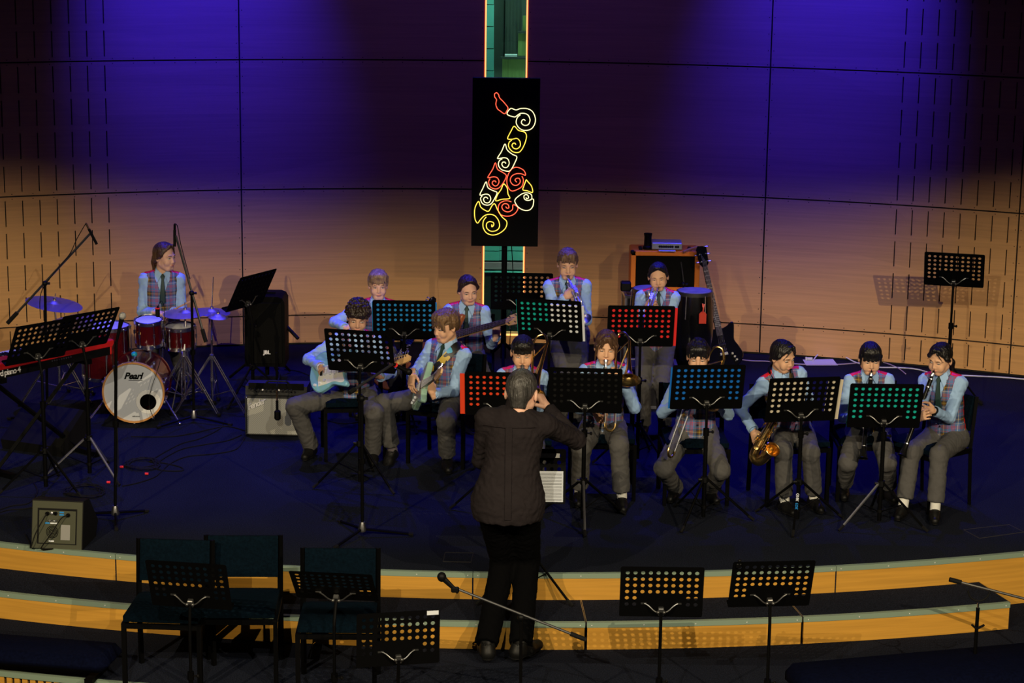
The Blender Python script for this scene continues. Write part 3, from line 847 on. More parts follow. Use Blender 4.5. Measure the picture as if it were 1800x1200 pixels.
strokes = [('red', 1, [(341,210),(352,222),(358,240),(380,262),(404,292),(400,308),(386,328),(360,312),(345,300),(336,275),(340,250),(330,235),(329,218)]),
('cream', 0, [(503,365),(495,358),(484,365),(482,380),(500,392),(522,385),(530,360),(520,335),(500,325),(475,325),(455,338),(440,345),(400,330),(420,298),(450,306),(475,298),(515,298),(545,315),(560,350),(556,385),(535,412),(500,420),(470,408),(452,380),(457,350),(475,332)]),
('yellow', 0, [(450,500),(443,492),(432,495),(428,508),(440,522),(460,522),(475,505),(472,480),(455,465),(430,470),(408,470),(403,462),(422,425),(440,397),(465,420),(500,430),(510,455),(498,500),(475,538),(450,545),(425,535),(408,510),(412,487),(426,476)]),
('cream', 0, [(392,608),(388,600),(376,600),(370,612),(380,628),(400,628),(412,605),(402,580),(380,575),(352,580),(346,575),(368,540),(388,497),(400,530),(430,555),(455,568),(445,600),(420,645),(395,650),(365,640),(350,615),(356,592),(372,581)]),
('red', 0, [(336,715),(333,708),(320,708),(315,722),(330,735),(345,730),(354,710),(345,690),(325,683),(300,688),(290,685),(318,640),(333,604),(345,640),(375,658),(395,675),(385,705),(360,740),(335,752),(305,742),(294,715),(302,694)]),
('red', 0, [(455,712),(445,700),(455,690),(470,692),(475,710),(460,728),(435,728),(418,705),(425,680),(450,665),(480,664),(505,672),(495,645),(460,628),(430,635),(408,665),(398,705),(405,740),(425,762),(455,755),(485,735),(493,700),(484,678)]),
('cream', 0, [(290,808),(282,800),(270,802),(265,815),(275,830),(295,830),(306,810),(298,788),(278,782),(255,788),(244,785),(262,748),(280,712),(290,745),(320,762),(342,772),(332,800),(310,835),(285,845),(258,835),(248,808),(257,792)]),
('yellow', 1, [(383,722),(400,745),(405,780),(415,805),(370,810),(335,820),(345,785),(365,755),(375,730)]),
('yellow', 1, [(509,697),(497,730),(490,755),(515,760),(545,769),(540,735),(520,710)]),
('cream', 0, [(508,798),(512,806),(522,800),(520,788),(510,782),(497,788),(500,808),(520,815),(540,806),(538,782),(515,772),(485,778),(450,805),(445,825),(465,855),(500,872),(530,868),(548,845),(552,812),(544,806)]),
('red', 0, [(392,852),(398,860),(410,858),(405,840),(385,835),(370,850),(378,872),(405,882),(430,868),(433,842),(450,845),(462,862),(445,890),(415,905),(375,903),(352,885),(350,850),(365,828),(395,818),(424,824)]),
('yellow', 0, [(312,955),(312,968),(322,960),(322,945),(300,938),(282,950),(283,975),(305,993),(335,990),(355,970),(352,935),(330,905),(300,897),(270,905),(245,930),(230,948),(216,925),(213,880),(222,845),(238,824),(248,855),(275,875),(295,878),(315,845),(330,838),(345,870),(370,910),(398,938),(390,975),(355,1005),(315,1015),(280,1002),(262,970),(264,935),(280,912)])]
for colr, closed, pts in strokes:
    P = []
    for x, y in pts:
        t = (y - 130) / 950; u = (x - (205 - 12 * t)) / 383
        P.append((( u - .5) * SW_, -.012, zc + (.5 - t) * SHh))
    P = spline(P + ([P[0]] if closed else []), 4)
    m = MB(); m.tube(P, .0033, 6); m.build('neon_tube', NE[colr], sign)
l = bpy.data.lights.new('neon_glow', 'POINT')
bpy.data.lights.remove(l)

# ------------------------------------------------------------------ loudspeaker, amplifiers, monitors
M_GRILLE = mat('black_metal_grille', (.0015, .0015, .0015), .7, spec=.1)
p = G(470, 668, 0)
sp_ = thing('loudspeaker', 'black moulded loudspeaker with small white badge on a stand, left of the back row', 'loudspeaker', (p.x, p.y, 0), math.radians(0))
zt = W(466, 515, p.y).z; zb = W(466, 637, p.y).z; hw = 34.5 / 199
m = MB()
prof = [(-hw, zb), (hw, zb), (hw, zt - .05), (hw - .02, zt - .015), (hw - .06, zt), (-hw + .06, zt), (-hw + .02, zt - .015), (-hw, zt - .05)]
m.prism([(x, z) for x, z in prof], -.16, .16, RX(90)); m.build('cabinet', M_BLACK, sp_)
m = MB(); m.box((0, -.166, (zb + zt) / 2 - .01), (hw * 1.72, .012, (zt - zb) * .86), bev=.01); m.build('grille', M_GRILLE, sp_)
m = MB(); m.box((0, .0, zt + .004), (.16, .04, .018)); m.build('handle', M_BLACK, sp_)
text_mesh('JBL', .045, 'badge', mat('badge_white', (.8, .8, .85), .4), sp_, T(.02, -.175, zb + .13) @ RX(90), bold=.002)
m = MB(); m.tube([(0, 0, .05), (0, 0, zb + .02)], .018, 10); m.build('pole', M_BLACK, sp_)
for k in range(3):
    a = math.radians(30 + 120 * k); m = MB(); m.tube([(0, 0, .30), (.33 * math.sin(a), .33 * math.cos(a), .02)], .012, 8); m.build('leg', M_BLACK, sp_)
m = MB(); m.tube([(.10, .12, .52), (.27, .02, .37)], .016, 8); m.build('stand_arm', M_BLACKP, sp_)

# guitar combo amplifier
p = G(486, 768, 0)
am = thing('guitar_amplifier', 'black combo guitar amplifier with silver grille cloth and chrome script logo', 'amplifier', (p.x, p.y + .12, 0), math.radians(-2))
AW, AH = .485, .40
m = MB(); m.prism([(-.11, 0.012), (.13, 0.012), (.12, AH), (-.075, AH), (-.085, AH - .07), (-.10, AH - .075)], -AW / 2, AW / 2, Matrix(((0, 0, 1, 0), (1, 0, 0, 0), (0, 1, 0, 0), (0, 0, 0, 1))))
m.build('cabinet', mat('black_vinyl', (.008, .008, .008), .6, bump=(200, .3)), am, smooth=False)
def grille_cloth():
    g = mat('silver_grille_cloth', (.35, .36, .34), .7)
    nt = g.node_tree; tc = nt.nodes.new('ShaderNodeTexCoord'); mp = nt.nodes.new('ShaderNodeMapping'); mp.inputs['Scale'].default_value = (120, 1, 120)
    ck = nt.nodes.new('ShaderNodeTexChecker'); ck.inputs['Scale'].default_value = 1.0
    ck.inputs['Color1'].default_value = (.40, .40, .37, 1); ck.inputs['Color2'].default_value = (.27, .28, .26, 1)
    nt.links.new(tc.outputs['Object'], mp.inputs[0]); nt.links.new(mp.outputs[0], ck.inputs[0]); nt.links.new(ck.outputs[0], nt.nodes['Principled BSDF'].inputs['Base Color'])
    return g
Mg = T(0, -.108, .165) @ RX(-2)
MB().box((0, 0, 0), (AW - .035, .008, .285)).build('grille_cloth', grille_cloth(), am, smooth=False, M=Mg)
MB().box((0, -.088, AH - .028), (AW - .05, .01, .05)).build('control_panel', M_BLACK, am, smooth=False, M=RX(-8) @ T(0, -.045, 0.012))
for k in range(11): MB().lathe([(.009, 0), (.007, .012), (0, .012)], 10, frame((-.19 + k * .032, -.148, AH - .012), z=(0, -1, .2))).build('control_knob', M_CHROME if k in (3, 7) else M_BLACKP, am)
for sx in (-1, 1):
    for z in (.022, AH - .085): MB().sphere((sx * (AW / 2 - .012), -.112, z), .006, 8, 6).build('corner_screw', M_CHROME, am)
MB().tube([(-.09, 0, AH + .005), (-.07, 0, AH + .022), (.07, 0, AH + .022), (.09, 0, AH + .005)], .009, 8).build('carry_handle', M_BLACKP, am)
text_mesh('Fender', .062, 'script_logo', mat('bright_logo_metal', (.85, .85, .85), .45, .5), am, T(-.155, -.120, .262) @ RY(-24) @ RX(90), extrude=.003, shear=.4, bold=.0016, spacing=.85)

# stack of orange cabinets
p = W(1169, 504, 18.75)
for nm, lb, z0, z1 in (('bass_cabinet', 'large orange framed speaker cabinet on top of the stack behind the girl trumpeter', .70, 1.07), ('bass_cabinet', 'lower orange speaker cabinet underneath the other one, mostly hidden', .0, .69)):
    cb = thing(nm, lb, 'speaker cabinet', (p.x, 18.95, z0), 0)
    w, h = .615, z1 - z0
    MO = mat('orange_vinyl', (.85, .22, .015), .55, bump=(150, .2))
    m = MB(); m.box((0, .02, h / 2), (w, .32, h), bev=.012); m.build('cabinet', MO, cb)
    for c, s in (((0, -.152, h - .022), (w, .03, .044)), ((0, -.152, .022), (w, .03, .044)), ((-w / 2 + .022, -.152, h / 2), (.044, .03, h)), ((w / 2 - .022, -.152, h / 2), (.044, .03, h))):
        MB().box(c, s, bev=.005).build('frame_rail', MO, cb)
    MB().box((0, -.144, h / 2), (w - .08, .01, h - .08)).build('grille', M_GRILLE, cb, smooth=False)
    for sx in (-1, 1):
        MB().box((sx * (w / 2 - .012), -.155, h - .012), (.034, .034, .034), bev=.008).build('corner_guard', M_BLACKP, cb)
        if z0 > 0: MB().box((sx * .22, -.06, h + .008), (.03, .12, .02), bev=.004).build('strap_handle', M_BLACKP, cb)
topz = 1.078
q = W(1172, 432, 18.88)
ah = thing('bass_amplifier_head', 'slim silver amplifier head with a row of black knobs on the orange cabinet', 'amplifier', (q.x, 18.90, topz), math.radians(-2))
MB().box((0, 0, .034), (.27, .2, .062), bev=.006).build('case', mat('silver_case', (.5, .52, .55), .35, .6), ah)
MB().box((0, -.102, .034), (.245, .004, .046)).build('front_panel', mat('pale_panel', (.35, .38, .42), .4, .3), ah, smooth=False)
for k in range(9): MB().lathe([(.011, 0), (.009, .014), (0, .014)], 10, frame((-.065 + (k + (k > 6) * .6) * .019, -.105, .032), z=(0, -1, 0))).build('knob', M_BLACKP, ah)
q = W(1138, 437, 18.9); bt = thing('black_flask', 'black cylindrical cup standing on the left of the orange cabinet', 'cup', (q.x, 18.86, topz - .0), 0)
MB().lathe([(.045, 0), (.046, .02), (.034, .03), (.033, .115), (.036, .12), (.036, .13), (0, .13)], 16).build('cup_body', M_BLACKP, bt)
MB().lathe([(.037, .131), (.037, .14), (.02, .143), (0, .143)], 16).build('lid', M_BLACK, bt)
q = W(1172, 441, 18.8); tag(MB().box((q.x, 18.75, topz + .003), (.15, .06, .003), bev=0).build('setlist_card', P_WHITE, smooth=False), 'white card lying in front of the silver amplifier head', 'card')
sb = MB(); sb.tube([W(1201, 443, 18.74) , W(1212, 438, 18.78), W(1226, 434, 18.82), W(1234, 436, 18.85), W(1236, 446, 18.8)], .012, 6)
tag(sb.build('guitar_strap', mat('brown_strap', (.30, .13, .10), .7)), 'brown guitar strap draped over the right end of the orange cabinet', 'strap')

# flight cases beside and behind the girl trumpeter
M_CASE = mat('black_laminate', (.008, .008, .010), .4); M_ALU = mat('aluminium_edging', (.6, .62, .65), .3, 1.0)
def flight_case(label, c, s, rz):
    o = thing('flight_case', label, 'case', c, math.radians(rz))
    MB().box((0, 0, s[2] / 2), (s[0] - .01, s[1] - .01, s[2] - .01)).build('case_body', M_CASE, o, smooth=False)
    for sx in (-1, 1):
        for sy in (-1, 1): MB().box((sx * (s[0] / 2 - .012), sy * (s[1] / 2 - .012), s[2] / 2), (.024, .024, s[2])).build('edge_rail', M_ALU, o, smooth=False)
    for z in (.012, s[2] - .012):
        for sy in (-1, 1): MB().box((0, sy * (s[1] / 2 - .012), z), (s[0], .024, .024)).build('edge_rail', M_ALU, o, smooth=False)
        for sx in (-1, 1): MB().box((sx * (s[0] / 2 - .012), 0, z), (.024, s[1], .024)).build('edge_rail', M_ALU, o, smooth=False)
    MB().box((-s[0] * .2, -s[1] / 2 - .004, s[2] * .62), (.07, .012, .06)).build('latch', M_STEEL, o, smooth=False)
    return o
q = W(1112, 522, 18.2); flight_case('tall black flight case with aluminium edges left of the girl trumpeter', (q.x + .1, 18.25, 0), (.36, .3, .80), 3)
m = MB(); qq = W(1099, 508, 18.2); m.box((qq.x + .005, 18.22, .86), (.09, .10, .08), bev=.01); tag(m.build('black_box', M_BLACKP), 'small black box on top of the tall flight case', 'box')
q = W(1145, 616, 17.4); flight_case('low flight case with bright metal edges behind the girl trumpeter\'s legs', (q.x, 17.45, 0), (.44, .32, .36), 0)

# congas
def conga(label, px, py, Y, tagit=False):
    c = W(px, py, Y); o = thing('conga_drum', label, 'drum', (c.x, Y, 0), 0, 'pair of black congas')
    z = c.z; prof = [(.10, .14), (.125, .2), (.165, z - .42), (.17, z - .3), (.155, z - .08), (.145, z - .01)]
    m = MB(); m.lathe([(0, .14)] + prof + [(0, z - .01)], 28); m.build('shell', mat('black_gloss_shell', (.004, .004, .004), .2), o)
    m = MB(); m.lathe([(.150, z - .03), (.154, z - .03), (.154, z + .002), (.146, z + .004), (.146, z - .01)], 28, caps=False); m.build('rim', M_STEELD, o)
    m = MB(); m.lathe([(.147, z - .005), (.14, z + .006), (.06, z + .008), (0, z + .008)], 28, caps=False); m.build('drum_head', mat('dark_drum_skin', (.20, .19, .20), .6, noise=(9, .3)), o)
    for k in range(6):
        a = k * PI / 3; m = MB(); m.tube([(.158 * math.cos(a), .158 * math.sin(a), z - .02), (.168 * math.cos(a), .168 * math.sin(a), z - .22)], .005, 6); m.build('tension_rod', M_CHROME, o)
    for k in range(3):
        a = math.radians(90 + 120 * k); m = MB(); m.tube([(.12 * math.cos(a), .12 * math.sin(a), .3), (.24 * math.cos(a), .24 * math.sin(a), 0.012)], .012, 8); m.build('leg', M_BLACK, o)
    m = MB(); m.lathe([(.135, .27), (.15, .27), (.15, .30), (.135, .30)], 20, caps=False); m.build('basket_ring', M_BLACK, o)
    return o
conga('right hand black conga with a red tag hanging from it', 1221, 511, 17.85)
conga('left hand black conga behind the girl trumpeter\'s shoulder', 1143, 507, 18.0)
q = W(1235, 560, 17.66); tg = MB(); tg.box((q.x, 17.655, q.z), (.062, .004, .085), bev=.0015); tg.prism([(q.x - .031, q.z + .042), (q.x + .031, q.z + .042), (q.x + .012, q.z + .062), (q.x - .012, q.z + .062)], -.002, .002, Matrix(((1, 0, 0, 0), (0, 0, -1, 17.655), (0, 1, 0, 0), (0, 0, 0, 1))))
tg.tube([(q.x, 17.652, q.z + .055), (q.x + .005, 17.65, q.z + .10), (q.x + .012, 17.66, q.z + .125), (q.x - .004, 17.66, q.z + .13), (q.x, 17.652, q.z + .10)], .006, 6)
tag(tg.build('luggage_tag', mat('red_plastic_tag', (.75, .06, .03), .4)), 'red plastic tag hanging on the front of the right hand conga', 'tag')

# ------------------------------------------------------------------ drum kit
M_REDSHELL = mat('dark_red_lacquer', (.055, .002, .003), .2, coat=.5)
M_DRUMHEAD = mat('white_drum_head', (.56, .60, .68), .5)
M_HOOPW = mat('maple_hoop', (.62, .30, .10), .35)
def rodlug(o, c, r, z0, z1, n, ph=0, zdir='z'):
    for k in range(n):
        a = ph + 2 * PI * k / n
        m = MB(); x, y = c[0] + r * math.cos(a), c[1] + r * math.sin(a)
        m.tube([(x, y, z0), (x, y, z1)], .0035, 6); m.box((x, y, (z0 + z1) / 2), (.016, .016, .035), bev=.003)
        m.sphere((x, y, z0), .007, 8, 6); m.sphere((x, y, z1), .007, 8, 6)
        m.build('tension_lug', M_CHROME, o)
def drum(name, label, M, R, h, lugs=6, head=M_DRUMHEAD, badge=False, legs=None, kit='red drum kit'):
    o = thing(name, label, 'drum', (0, 0, 0), 0, kit); o.matrix_world = M
    m = MB(); m.lathe([(R - .008, -h / 2), (R, -h / 2), (R, h / 2), (R - .008, h / 2)], 32, caps=False); m.build('shell', M_REDSHELL, o)
    for s, nm in ((1, 'batter_head'), (-1, 'resonant_head')):
        m = MB(); m.lathe([(R - .002, s * (h / 2 + .002)), (R * .9, s * (h / 2 + .006)), (0, s * (h / 2 + .006))], 32, caps=False); m.build(nm, head, o)
        m = MB(); z = s * h / 2; m.lathe([(R + .002, z - s * .018), (R + .010, z - s * .018), (R + .010, z + s * .012), (R + .004, z + s * .014), (R + .002, z + s * .008)], 32, caps=False); m.build('hoop', M_CHROME, o)
    rodlug(o, (0, 0), R + .012, -h / 2 + .005, h / 2 - .005, lugs, .2)
    if badge: MB().sphere((0, 0, 0), (.022, .004, .014), 12, 8).build('oval_badge', M_BRASS, o, M=RZ(-25) @ T(0, -R - .002, .02))
    return o
bp = G(236, 744, 0); BR = .241; by = bp.y
bd = thing('bass_drum', 'dark red bass drum with white printed front head and sound hole', 'drum', (bp.x, by, BR + .015), math.radians(2), 'red drum kit')
Mb = RX(90)     # drum axis z -> -Y (towards the camera)
m = MB(); m.lathe([(BR - .01, -.45), (BR, -.45), (BR, -.015), (BR - .01, -.015)], 40, Mb, caps=False); m.build('shell', M_REDSHELL, bd)
for z, nm in ((0, 'front_hoop'), (-.46, 'rear_hoop')):
    m = MB(); m.lathe([(BR - .002, z - .02), (BR + .008, z - .02), (BR + .008, z + .012), (BR - .006, z + .012), (BR - .006, z)], 40, Mb, caps=False); m.build(nm, M_HOOPW if z == 0 else M_REDSHELL, bd)
m = MB(); hx, hz = .115, -.078
# front head with its sound hole
n = 48; vs = [(BR * .985 * math.cos(2 * PI * k / n), BR * .985 * math.sin(2 * PI * k / n), 0) for k in range(n)] + [(hx + .066 * math.cos(2 * PI * k / n), hz + .066 * math.sin(2 * PI * k / n), 0) for k in range(n)]
m.add(vs, [(k, (k + 1) % n, n + (k + 1) % n, n + k) for k in range(n)], Mb); m.build('front_head', M_DRUMHEAD, bd, smooth=False)
m = MB(); m.lathe([(.066, .0), (.066, .003), (.096, .003), (.098, .001)], 32, Mb @ T(hx, hz, 0), caps=False); m.build('hole_ring', mat('clear_ring', (.78, .80, .82), .3), bd)
m = MB(); m.lathe([(BR * .98, -.46), (0, -.46)], 32, Mb, caps=False); m.build('rear_head', mat('dark_head', (.01, .01, .01), .5), bd)
for k in range(10):
    a = 2 * PI * (k + .5) / 10; x, z = math.cos(a) * (BR + .016), math.sin(a) * (BR + .016)
    m = MB(); m.tube([(x, .03, z), (x, .16, z)], .0035, 6); m.box((x, .01, z), (.022, .035, .022), bev=.004); m.box((x * .985, .15, z * .985), (.022, .05, .022), bev=.004); m.tube([(x, -.012, z), (x, .03, z)], .006, 6); m.build('claw_hook', M_CHROME, bd)
text_mesh('Pearl', .074, 'lettering', M_BLACK, bd, T(.0, -.006, .135) @ RX(90), extrude=.001, shear=.35, bold=.0022, spacing=.95)
MB().box((.02, -.0065, .102), (.110, .001, .0035)).build('lettering_underline', M_BLACK, bd, smooth=False)
text_mesh('reference', .016, 'lettering', M_BLACK, bd, T(.015, -.006, -.195) @ RX(90), extrude=.0006, shear=.3)
for s in (-1, 1):
    m = MB(); m.tube([(s * (BR - .02), .12, -.06), (s * (BR + .13), -.06, -BR + .0)], .008, 8); m.sphere((s * (BR + .13), -.06, -BR + .0), .013, 8, 6); m.build('spur', M_CHROME, bd)
tc = W(236, 620, by + .22); MB().sphere(tc, (.026, .03, .022), 12, 8).build('tmp', M_BLACK)
o = bpy.data.objects['tmp']; o.name = 'turquoise_round'; o.data.materials[0] = mat('turquoise_plastic', (.01, .35, .55), .3); tag(o, 'small turquoise round object on top of the bass drum', 'shaker')
o.location.z = (.015 + 2 * BR + .010) - tc.z + .012  # small turquoise ellipsoid resting on the shell
def at(px, py, Y): return W(px, py, Y)
drum('rack_tom', 'small dark red tom with oval badge mounted above the bass drum', Matrix.Translation(at(262, 583, by + .30)) @ RX(8) @ RZ(-12), .106, .20, 6, badge=True)
m_ = thing('tom_mount', 'chrome mounting post between the bass drum and the small tom', 'drum hardware', at(263, 600, by + .30))
MB().tube([(0, 0, -.22), (0, 0, .03)], .011, 8).build('post', M_CHROME, m_); MB().box((0, 0, -.06), (.05, .04, .04), bev=.008).build('clamp', M_CHROME, m_)
def on_stand(o_label, P, zt, group='red drum kit', name='snare_stand'):
    o = thing(name, o_label, 'stand', (P.x, P.y, 0), 0, group)
    m = MB(); m.tube([(0, 0, .06), (0, 0, zt)], .010, 8); m.tube([(0, 0, .25), (0, 0, .29)], .016, 8); m.build('post', M_CHROME, o)
    for k in range(3):
        a = math.radians(20 + 120 * k)
        for d in (-.012, .012):
            m = MB(); m.tube([(.012 * math.cos(a), .012 * math.sin(a) + d, .34), (.26 * math.cos(a), .26 * math.sin(a) + d, .02)], .006, 6); m.build('leg', M_CHROME, o)
        m = MB(); m.tube([(0, 0, .10), (.16 * math.cos(a), .16 * math.sin(a), .155)], .005, 6); m.build('brace', M_CHROME, o)
        m = MB(); m.sphere((.27 * math.cos(a), .27 * math.sin(a), .018), .018, 8, 6); m.build('foot', M_RUBBER, o)
    return o
M_BLUEHEAD = mat('coated_drum_head', (.60, .60, .64), .45)
P = at(317, 591, by + .55); drum('snare_drum', 'dark red snare drum with chrome hoops right of the small tom', Matrix.Translation(P) @ RX(4), .118, .17, 8, head=M_BLUEHEAD)
on_stand('chrome tripod stand under the snare drum', P, P.z - .10)
P = at(186, 573, by + .62); zt_ = P.z; hft = .42
ft = drum('floor_tom', 'large dark red floor tom behind the vocal microphone', Matrix.Translation((P.x, P.y, zt_ - hft / 2)), .19, hft, 8, head=M_BLUEHEAD)
for k in range(3):
    a = math.radians(40 + 120 * k); MB().tube([(.20 * math.cos(a), .20 * math.sin(a), 0), (.215 * math.cos(a), .215 * math.sin(a), -(zt_ - hft / 2) + .01)], .007, 6).build('leg', M_CHROME, ft)
M_CYM = mat('bronze_cymbal', (.50, .41, .36), .45, .9)
def cymbal(label, P, R, tx, ty, base=None, zrod=.06, name='crash_cymbal', hats=False):
    o = thing(name, label, 'cymbal', P, 0, 'red drum kit')
    o.rotation_euler = (math.radians(tx), math.radians(ty), 0)
    m = MB(); prof = [(.006, .030), (.02, .029), (.042, .020), (.05, .012)] + [(.05 + (R - .05) * k / 8, .012 - .014 * (k / 8) ** 1.4) for k in range(1, 9)]
    pr = prof + [(r, z - .0015) for r, z in prof[::-1]]
    m.lathe(pr, 48, caps=False); m.build('cymbal_disc', M_CYM, o, angle=50)
    m = MB(); m.lathe([(.012, .03), (.015, .04), (.010, .048), (.004, .05), (.004, .03 + zrod), (0, .03 + zrod)], 12); m.build('wing_nut', M_CHROME, o)
    return o
def cymbal_stand(label, base, top, legr=-30):
    o = thing('cymbal_stand', label, 'stand', (base.x, base.y, 0), 0, 'red drum kit')
    t = Vector((top.x - base.x, top.y - base.y, top.z))
    m = MB(); m.tube([(0, 0, .10), (0, 0, t.z * .62)], .012, 8); m.tube([(0, 0, t.z * .6), (t.x, t.y, t.z)], .008, 8); m.build('post', M_CHROME, o)
    m = MB(); m.box((0, 0, t.z * .61), (.035, .035, .05), bev=.006); m.build('clamp', M_CHROME, o)
    m = MB(); m.box((0, 0, t.z * .36), (.03, .03, .04), bev=.006); m.build('clamp', M_CHROME, o)
    for k in range(3):
        a = math.radians(legr + 120 * k)
        for d in (-.011, .011):
            m = MB(); m.tube([(.014 * math.cos(a) - d * math.sin(a), .014 * math.sin(a) + d * math.cos(a), .46), (.33 * math.cos(a) - d * math.sin(a), .33 * math.sin(a) + d * math.cos(a), .025)], .006, 6); m.build('leg', M_CHROME, o)
        m = MB(); m.tube([(0, 0, .13), (.20 * math.cos(a), .20 * math.sin(a), .20)], .005, 6); m.build('brace', M_CHROME, o)
        m = MB(); m.sphere((.345 * math.cos(a), .345 * math.sin(a), .02), .02, 8, 6); m.build('foot', M_RUBBER, o)
    return o
tm = thing('clip_microphone', 'small black clip microphone on the rim of the small tom with a thin cable', 'microphone', at(277, 545, by + .22))
MB().box((0, 0, -.02), (.034, .034, .07), bev=.008).tube([(0, 0, .01), (.004, 0, .035)], .008, 8).build('mic_body', M_BLACKP, tm)
MB().box((0, -.002, .016), (.036, .036, .008)).build('ring', P_RED, tm)
MB().tube(spline([at(*q) - tm.location for q in ((278, 537, by + .22), (284, 529, by + .2), (289, 545, by + .15), (288, 600, by + .1), (280, 640, by - .06), (264, 690, by - .05), (263, 716, by - .06), (272, 738, by - .10))], 6), .0028, 5).build('cable', M_RUBBER, tm)
c1 = at(95, 534, 17.1); cymbal('large crash cymbal at the far left, lit blue', c1, .232, 2, 10); cymbal_stand('chrome cymbal stand at the far left behind the keyboard', G(106, 706), c1)
c2 = at(118, 568, 17.2); cymbal('lower cymbal at the left, half hidden behind the two music stands', c2, .24, 6, -12, name='ride_cymbal'); cymbal_stand('chrome stand under the half hidden lower cymbal', G(150, 712), c2)
c3 = at(326, 550, 17.15); cymbal('flat crash cymbal in front of the drummer\'s hands', c3, .185, 3, -2); cymbal_stand('chrome cymbal stand right of the snare drum', G(326, 722), c3)
c4 = at(372, 548, 17.45); cymbal('hi-hat cymbals with a tall rod right of the drummer', c4, .155, 2, 4, zrod=.27, name='hi_hat')
cymbal('small splash cymbal under the hi-hat', at(383, 557, 17.2), .085, 3, 4, zrod=.03, name='splash_cymbal')
cymbal_stand('chrome hi-hat stand with doubled legs', G(374, 722), c4)
th_ = thing('drum_throne', 'round black drum stool under the drummer', 'stool', PEDRUM if 'PEDRUM' in globals() else G(284, 577, .56) - Vector((0, 0, .56)), 0, 'red drum kit')
m = MB(); m.lathe([(0, .42), (.15, .42), (.165, .44), (.165, .47), (.14, .495), (0, .50)], 24); m.build('seat', M_BLACKP, th_)
m = MB(); m.tube([(0, 0, .12), (0, 0, .42)], .016, 8); m.build('post', M_CHROME, th_)
for k in range(3):
    a = math.radians(90 + 120 * k); m = MB(); m.tube([(0, 0, .26), (.26 * math.cos(a), .26 * math.sin(a), .012)], .009, 8); m.build('leg', M_CHROME, th_)

# ------------------------------------------------------------------ microphone stands
def mic_stand(label, base, pts, r=.010, legrot=0, lr=.33, mic=None, hub_z=.06, mats=None, z0=0.0, flat=True, weight=False, knob_at=None, shiny_hub=True):
    """base: point on the floor; pts: path of the pole then the boom"""
    o = thing('microphone_stand', label, 'microphone stand', (base.x, base.y, z0), 0)
    L = lambda p: Vector(p) - Vector((base.x, base.y, z0))
    top = L(pts[0])
    m = MB(); m.tube([(0, 0, hub_z), top], r, 8); m.tube([Vector((0, 0, hub_z)).lerp(top, .5), Vector((0, 0, hub_z)).lerp(top, .54)], r * 1.9, 8); m.build('pole', M_BLACK, o)
    m = MB(); m.lathe([(0, .03), (.028, .035), (.03, .05), (.016, .10), (0, .10)], 12); m.build('hub', M_STEEL if shiny_hub else M_BLACKP, o)
    for k in range(3):
        a = math.radians(legrot + 120 * k); ux, uy = math.sin(a), -math.cos(a)
        m = MB(); m.tube([(ux * .02, uy * .02, .05), (ux * lr, uy * lr, .016)], .010, 6); m.build('leg', M_BLACK, o)
        m = MB(); m.tube([(ux * (lr - .02), uy * (lr - .02), .017), (ux * (lr + .012), uy * (lr + .012), .014)], .014, 6); m.build('rubber_foot', M_RUBBER, o)
    if len(pts) > 1:
        A, B_ = L(pts[1]), L(pts[2])
        m = MB(); m.tube([A, B_], r * .85, 8); m.build('boom', mat('black_gloss_tube', (.02, .02, .022), .3, spec=.8), o)
        m = MB(); m.tube([A, A.lerp(B_, .12)], r * 1.5, 8); m.build('grip', M_RUBBER, o)
        m = MB(); m.sphere(top, .022, 10, 8); m.tube([top, top + Vector((.04, 0, 0))], .010, 6); m.build('clutch', M_BLACKP, o)
    return o
def pencil_mic(label, a, b, gold=True, cable=None):
    o = thing('pencil_microphone', label, 'microphone', a)
    d = Vector(b) - Vector(a)
    MB().tube([(0, 0, 0), d], .0115, 10).build('mic_body', M_BLACKP, o)
    MB().tube([-d.normalized() * .045, (0, 0, 0)], .009, 8).build('connector', M_BRASS if gold else M_BLACK, o)
    if cable:
        P = [Vector(p) - Vector(a) for p in cable]
        MB().tube(spline([-d.normalized() * .045] + P, 6), .0035, 5).build('cable', M_RUBBER, o)
    return o
Y1 = 16.2
b1 = G(84, 742)
mic_stand('tall boom microphone stand leaning over the left cymbals', b1, [W(79, 498, b1.y), W(13, 568, b1.y + .05), W(158, 411, b1.y + .1)], legrot=20, r=.011)
pencil_mic('black pencil microphone pointing down at the end of the left boom', W(156, 402, b1.y + .1), W(170, 429, b1.y + .12), cable=[W(150, 394, b1.y + .1), W(135, 420, b1.y + .1), W(122, 447, b1.y + .06), W(95, 480, b1.y), W(72, 515, b1.y), W(71, 560, b1.y)])
b2 = G(341, 742)
mic_stand('boom microphone stand in front of the crash cymbal, right of the drummer', b2, [W(337, 515, b2.y), W(362, 601, b2.y - .1), W(309, 414, b2.y + .12)], legrot=-50, r=.011)
pencil_mic('black pencil microphone upright above the drummer\'s head', W(307, 404, b2.y + .12), W(307, 433, b2.y + .12), gold=False, cable=[W(307, 393, b2.y + .12), W(312, 398, b2.y + .1), W(318, 430, b2.y + .1), W(334, 490, b2.y)])
b3 = G(203, 913)
mic_stand('black microphone stand with round tripod base in front of the bass drum', b3, [W(204, 600, b3.y)], legrot=12, r=.011, lr=.25)
vm = thing('vocal_microphone', 'handheld vocal microphone with silver ball grille on the stand by the keyboard', 'microphone', W(204, 598, b3.y))
a_, c_ = W(205, 600, b3.y) - vm.location, W(214, 560, b3.y - .05) - vm.location
MB().tube([a_, a_.lerp(c_, .5), c_], [.009, .012, .017], 12).build('mic_body', M_BLACKP, vm)
MB().sphere(c_ + (c_ - a_).normalized() * .022, .025, 14, 10).build('ball_grille', mat('silver_mesh', (.45, .45, .45), .45, .7, bump=(300, .6)), vm)
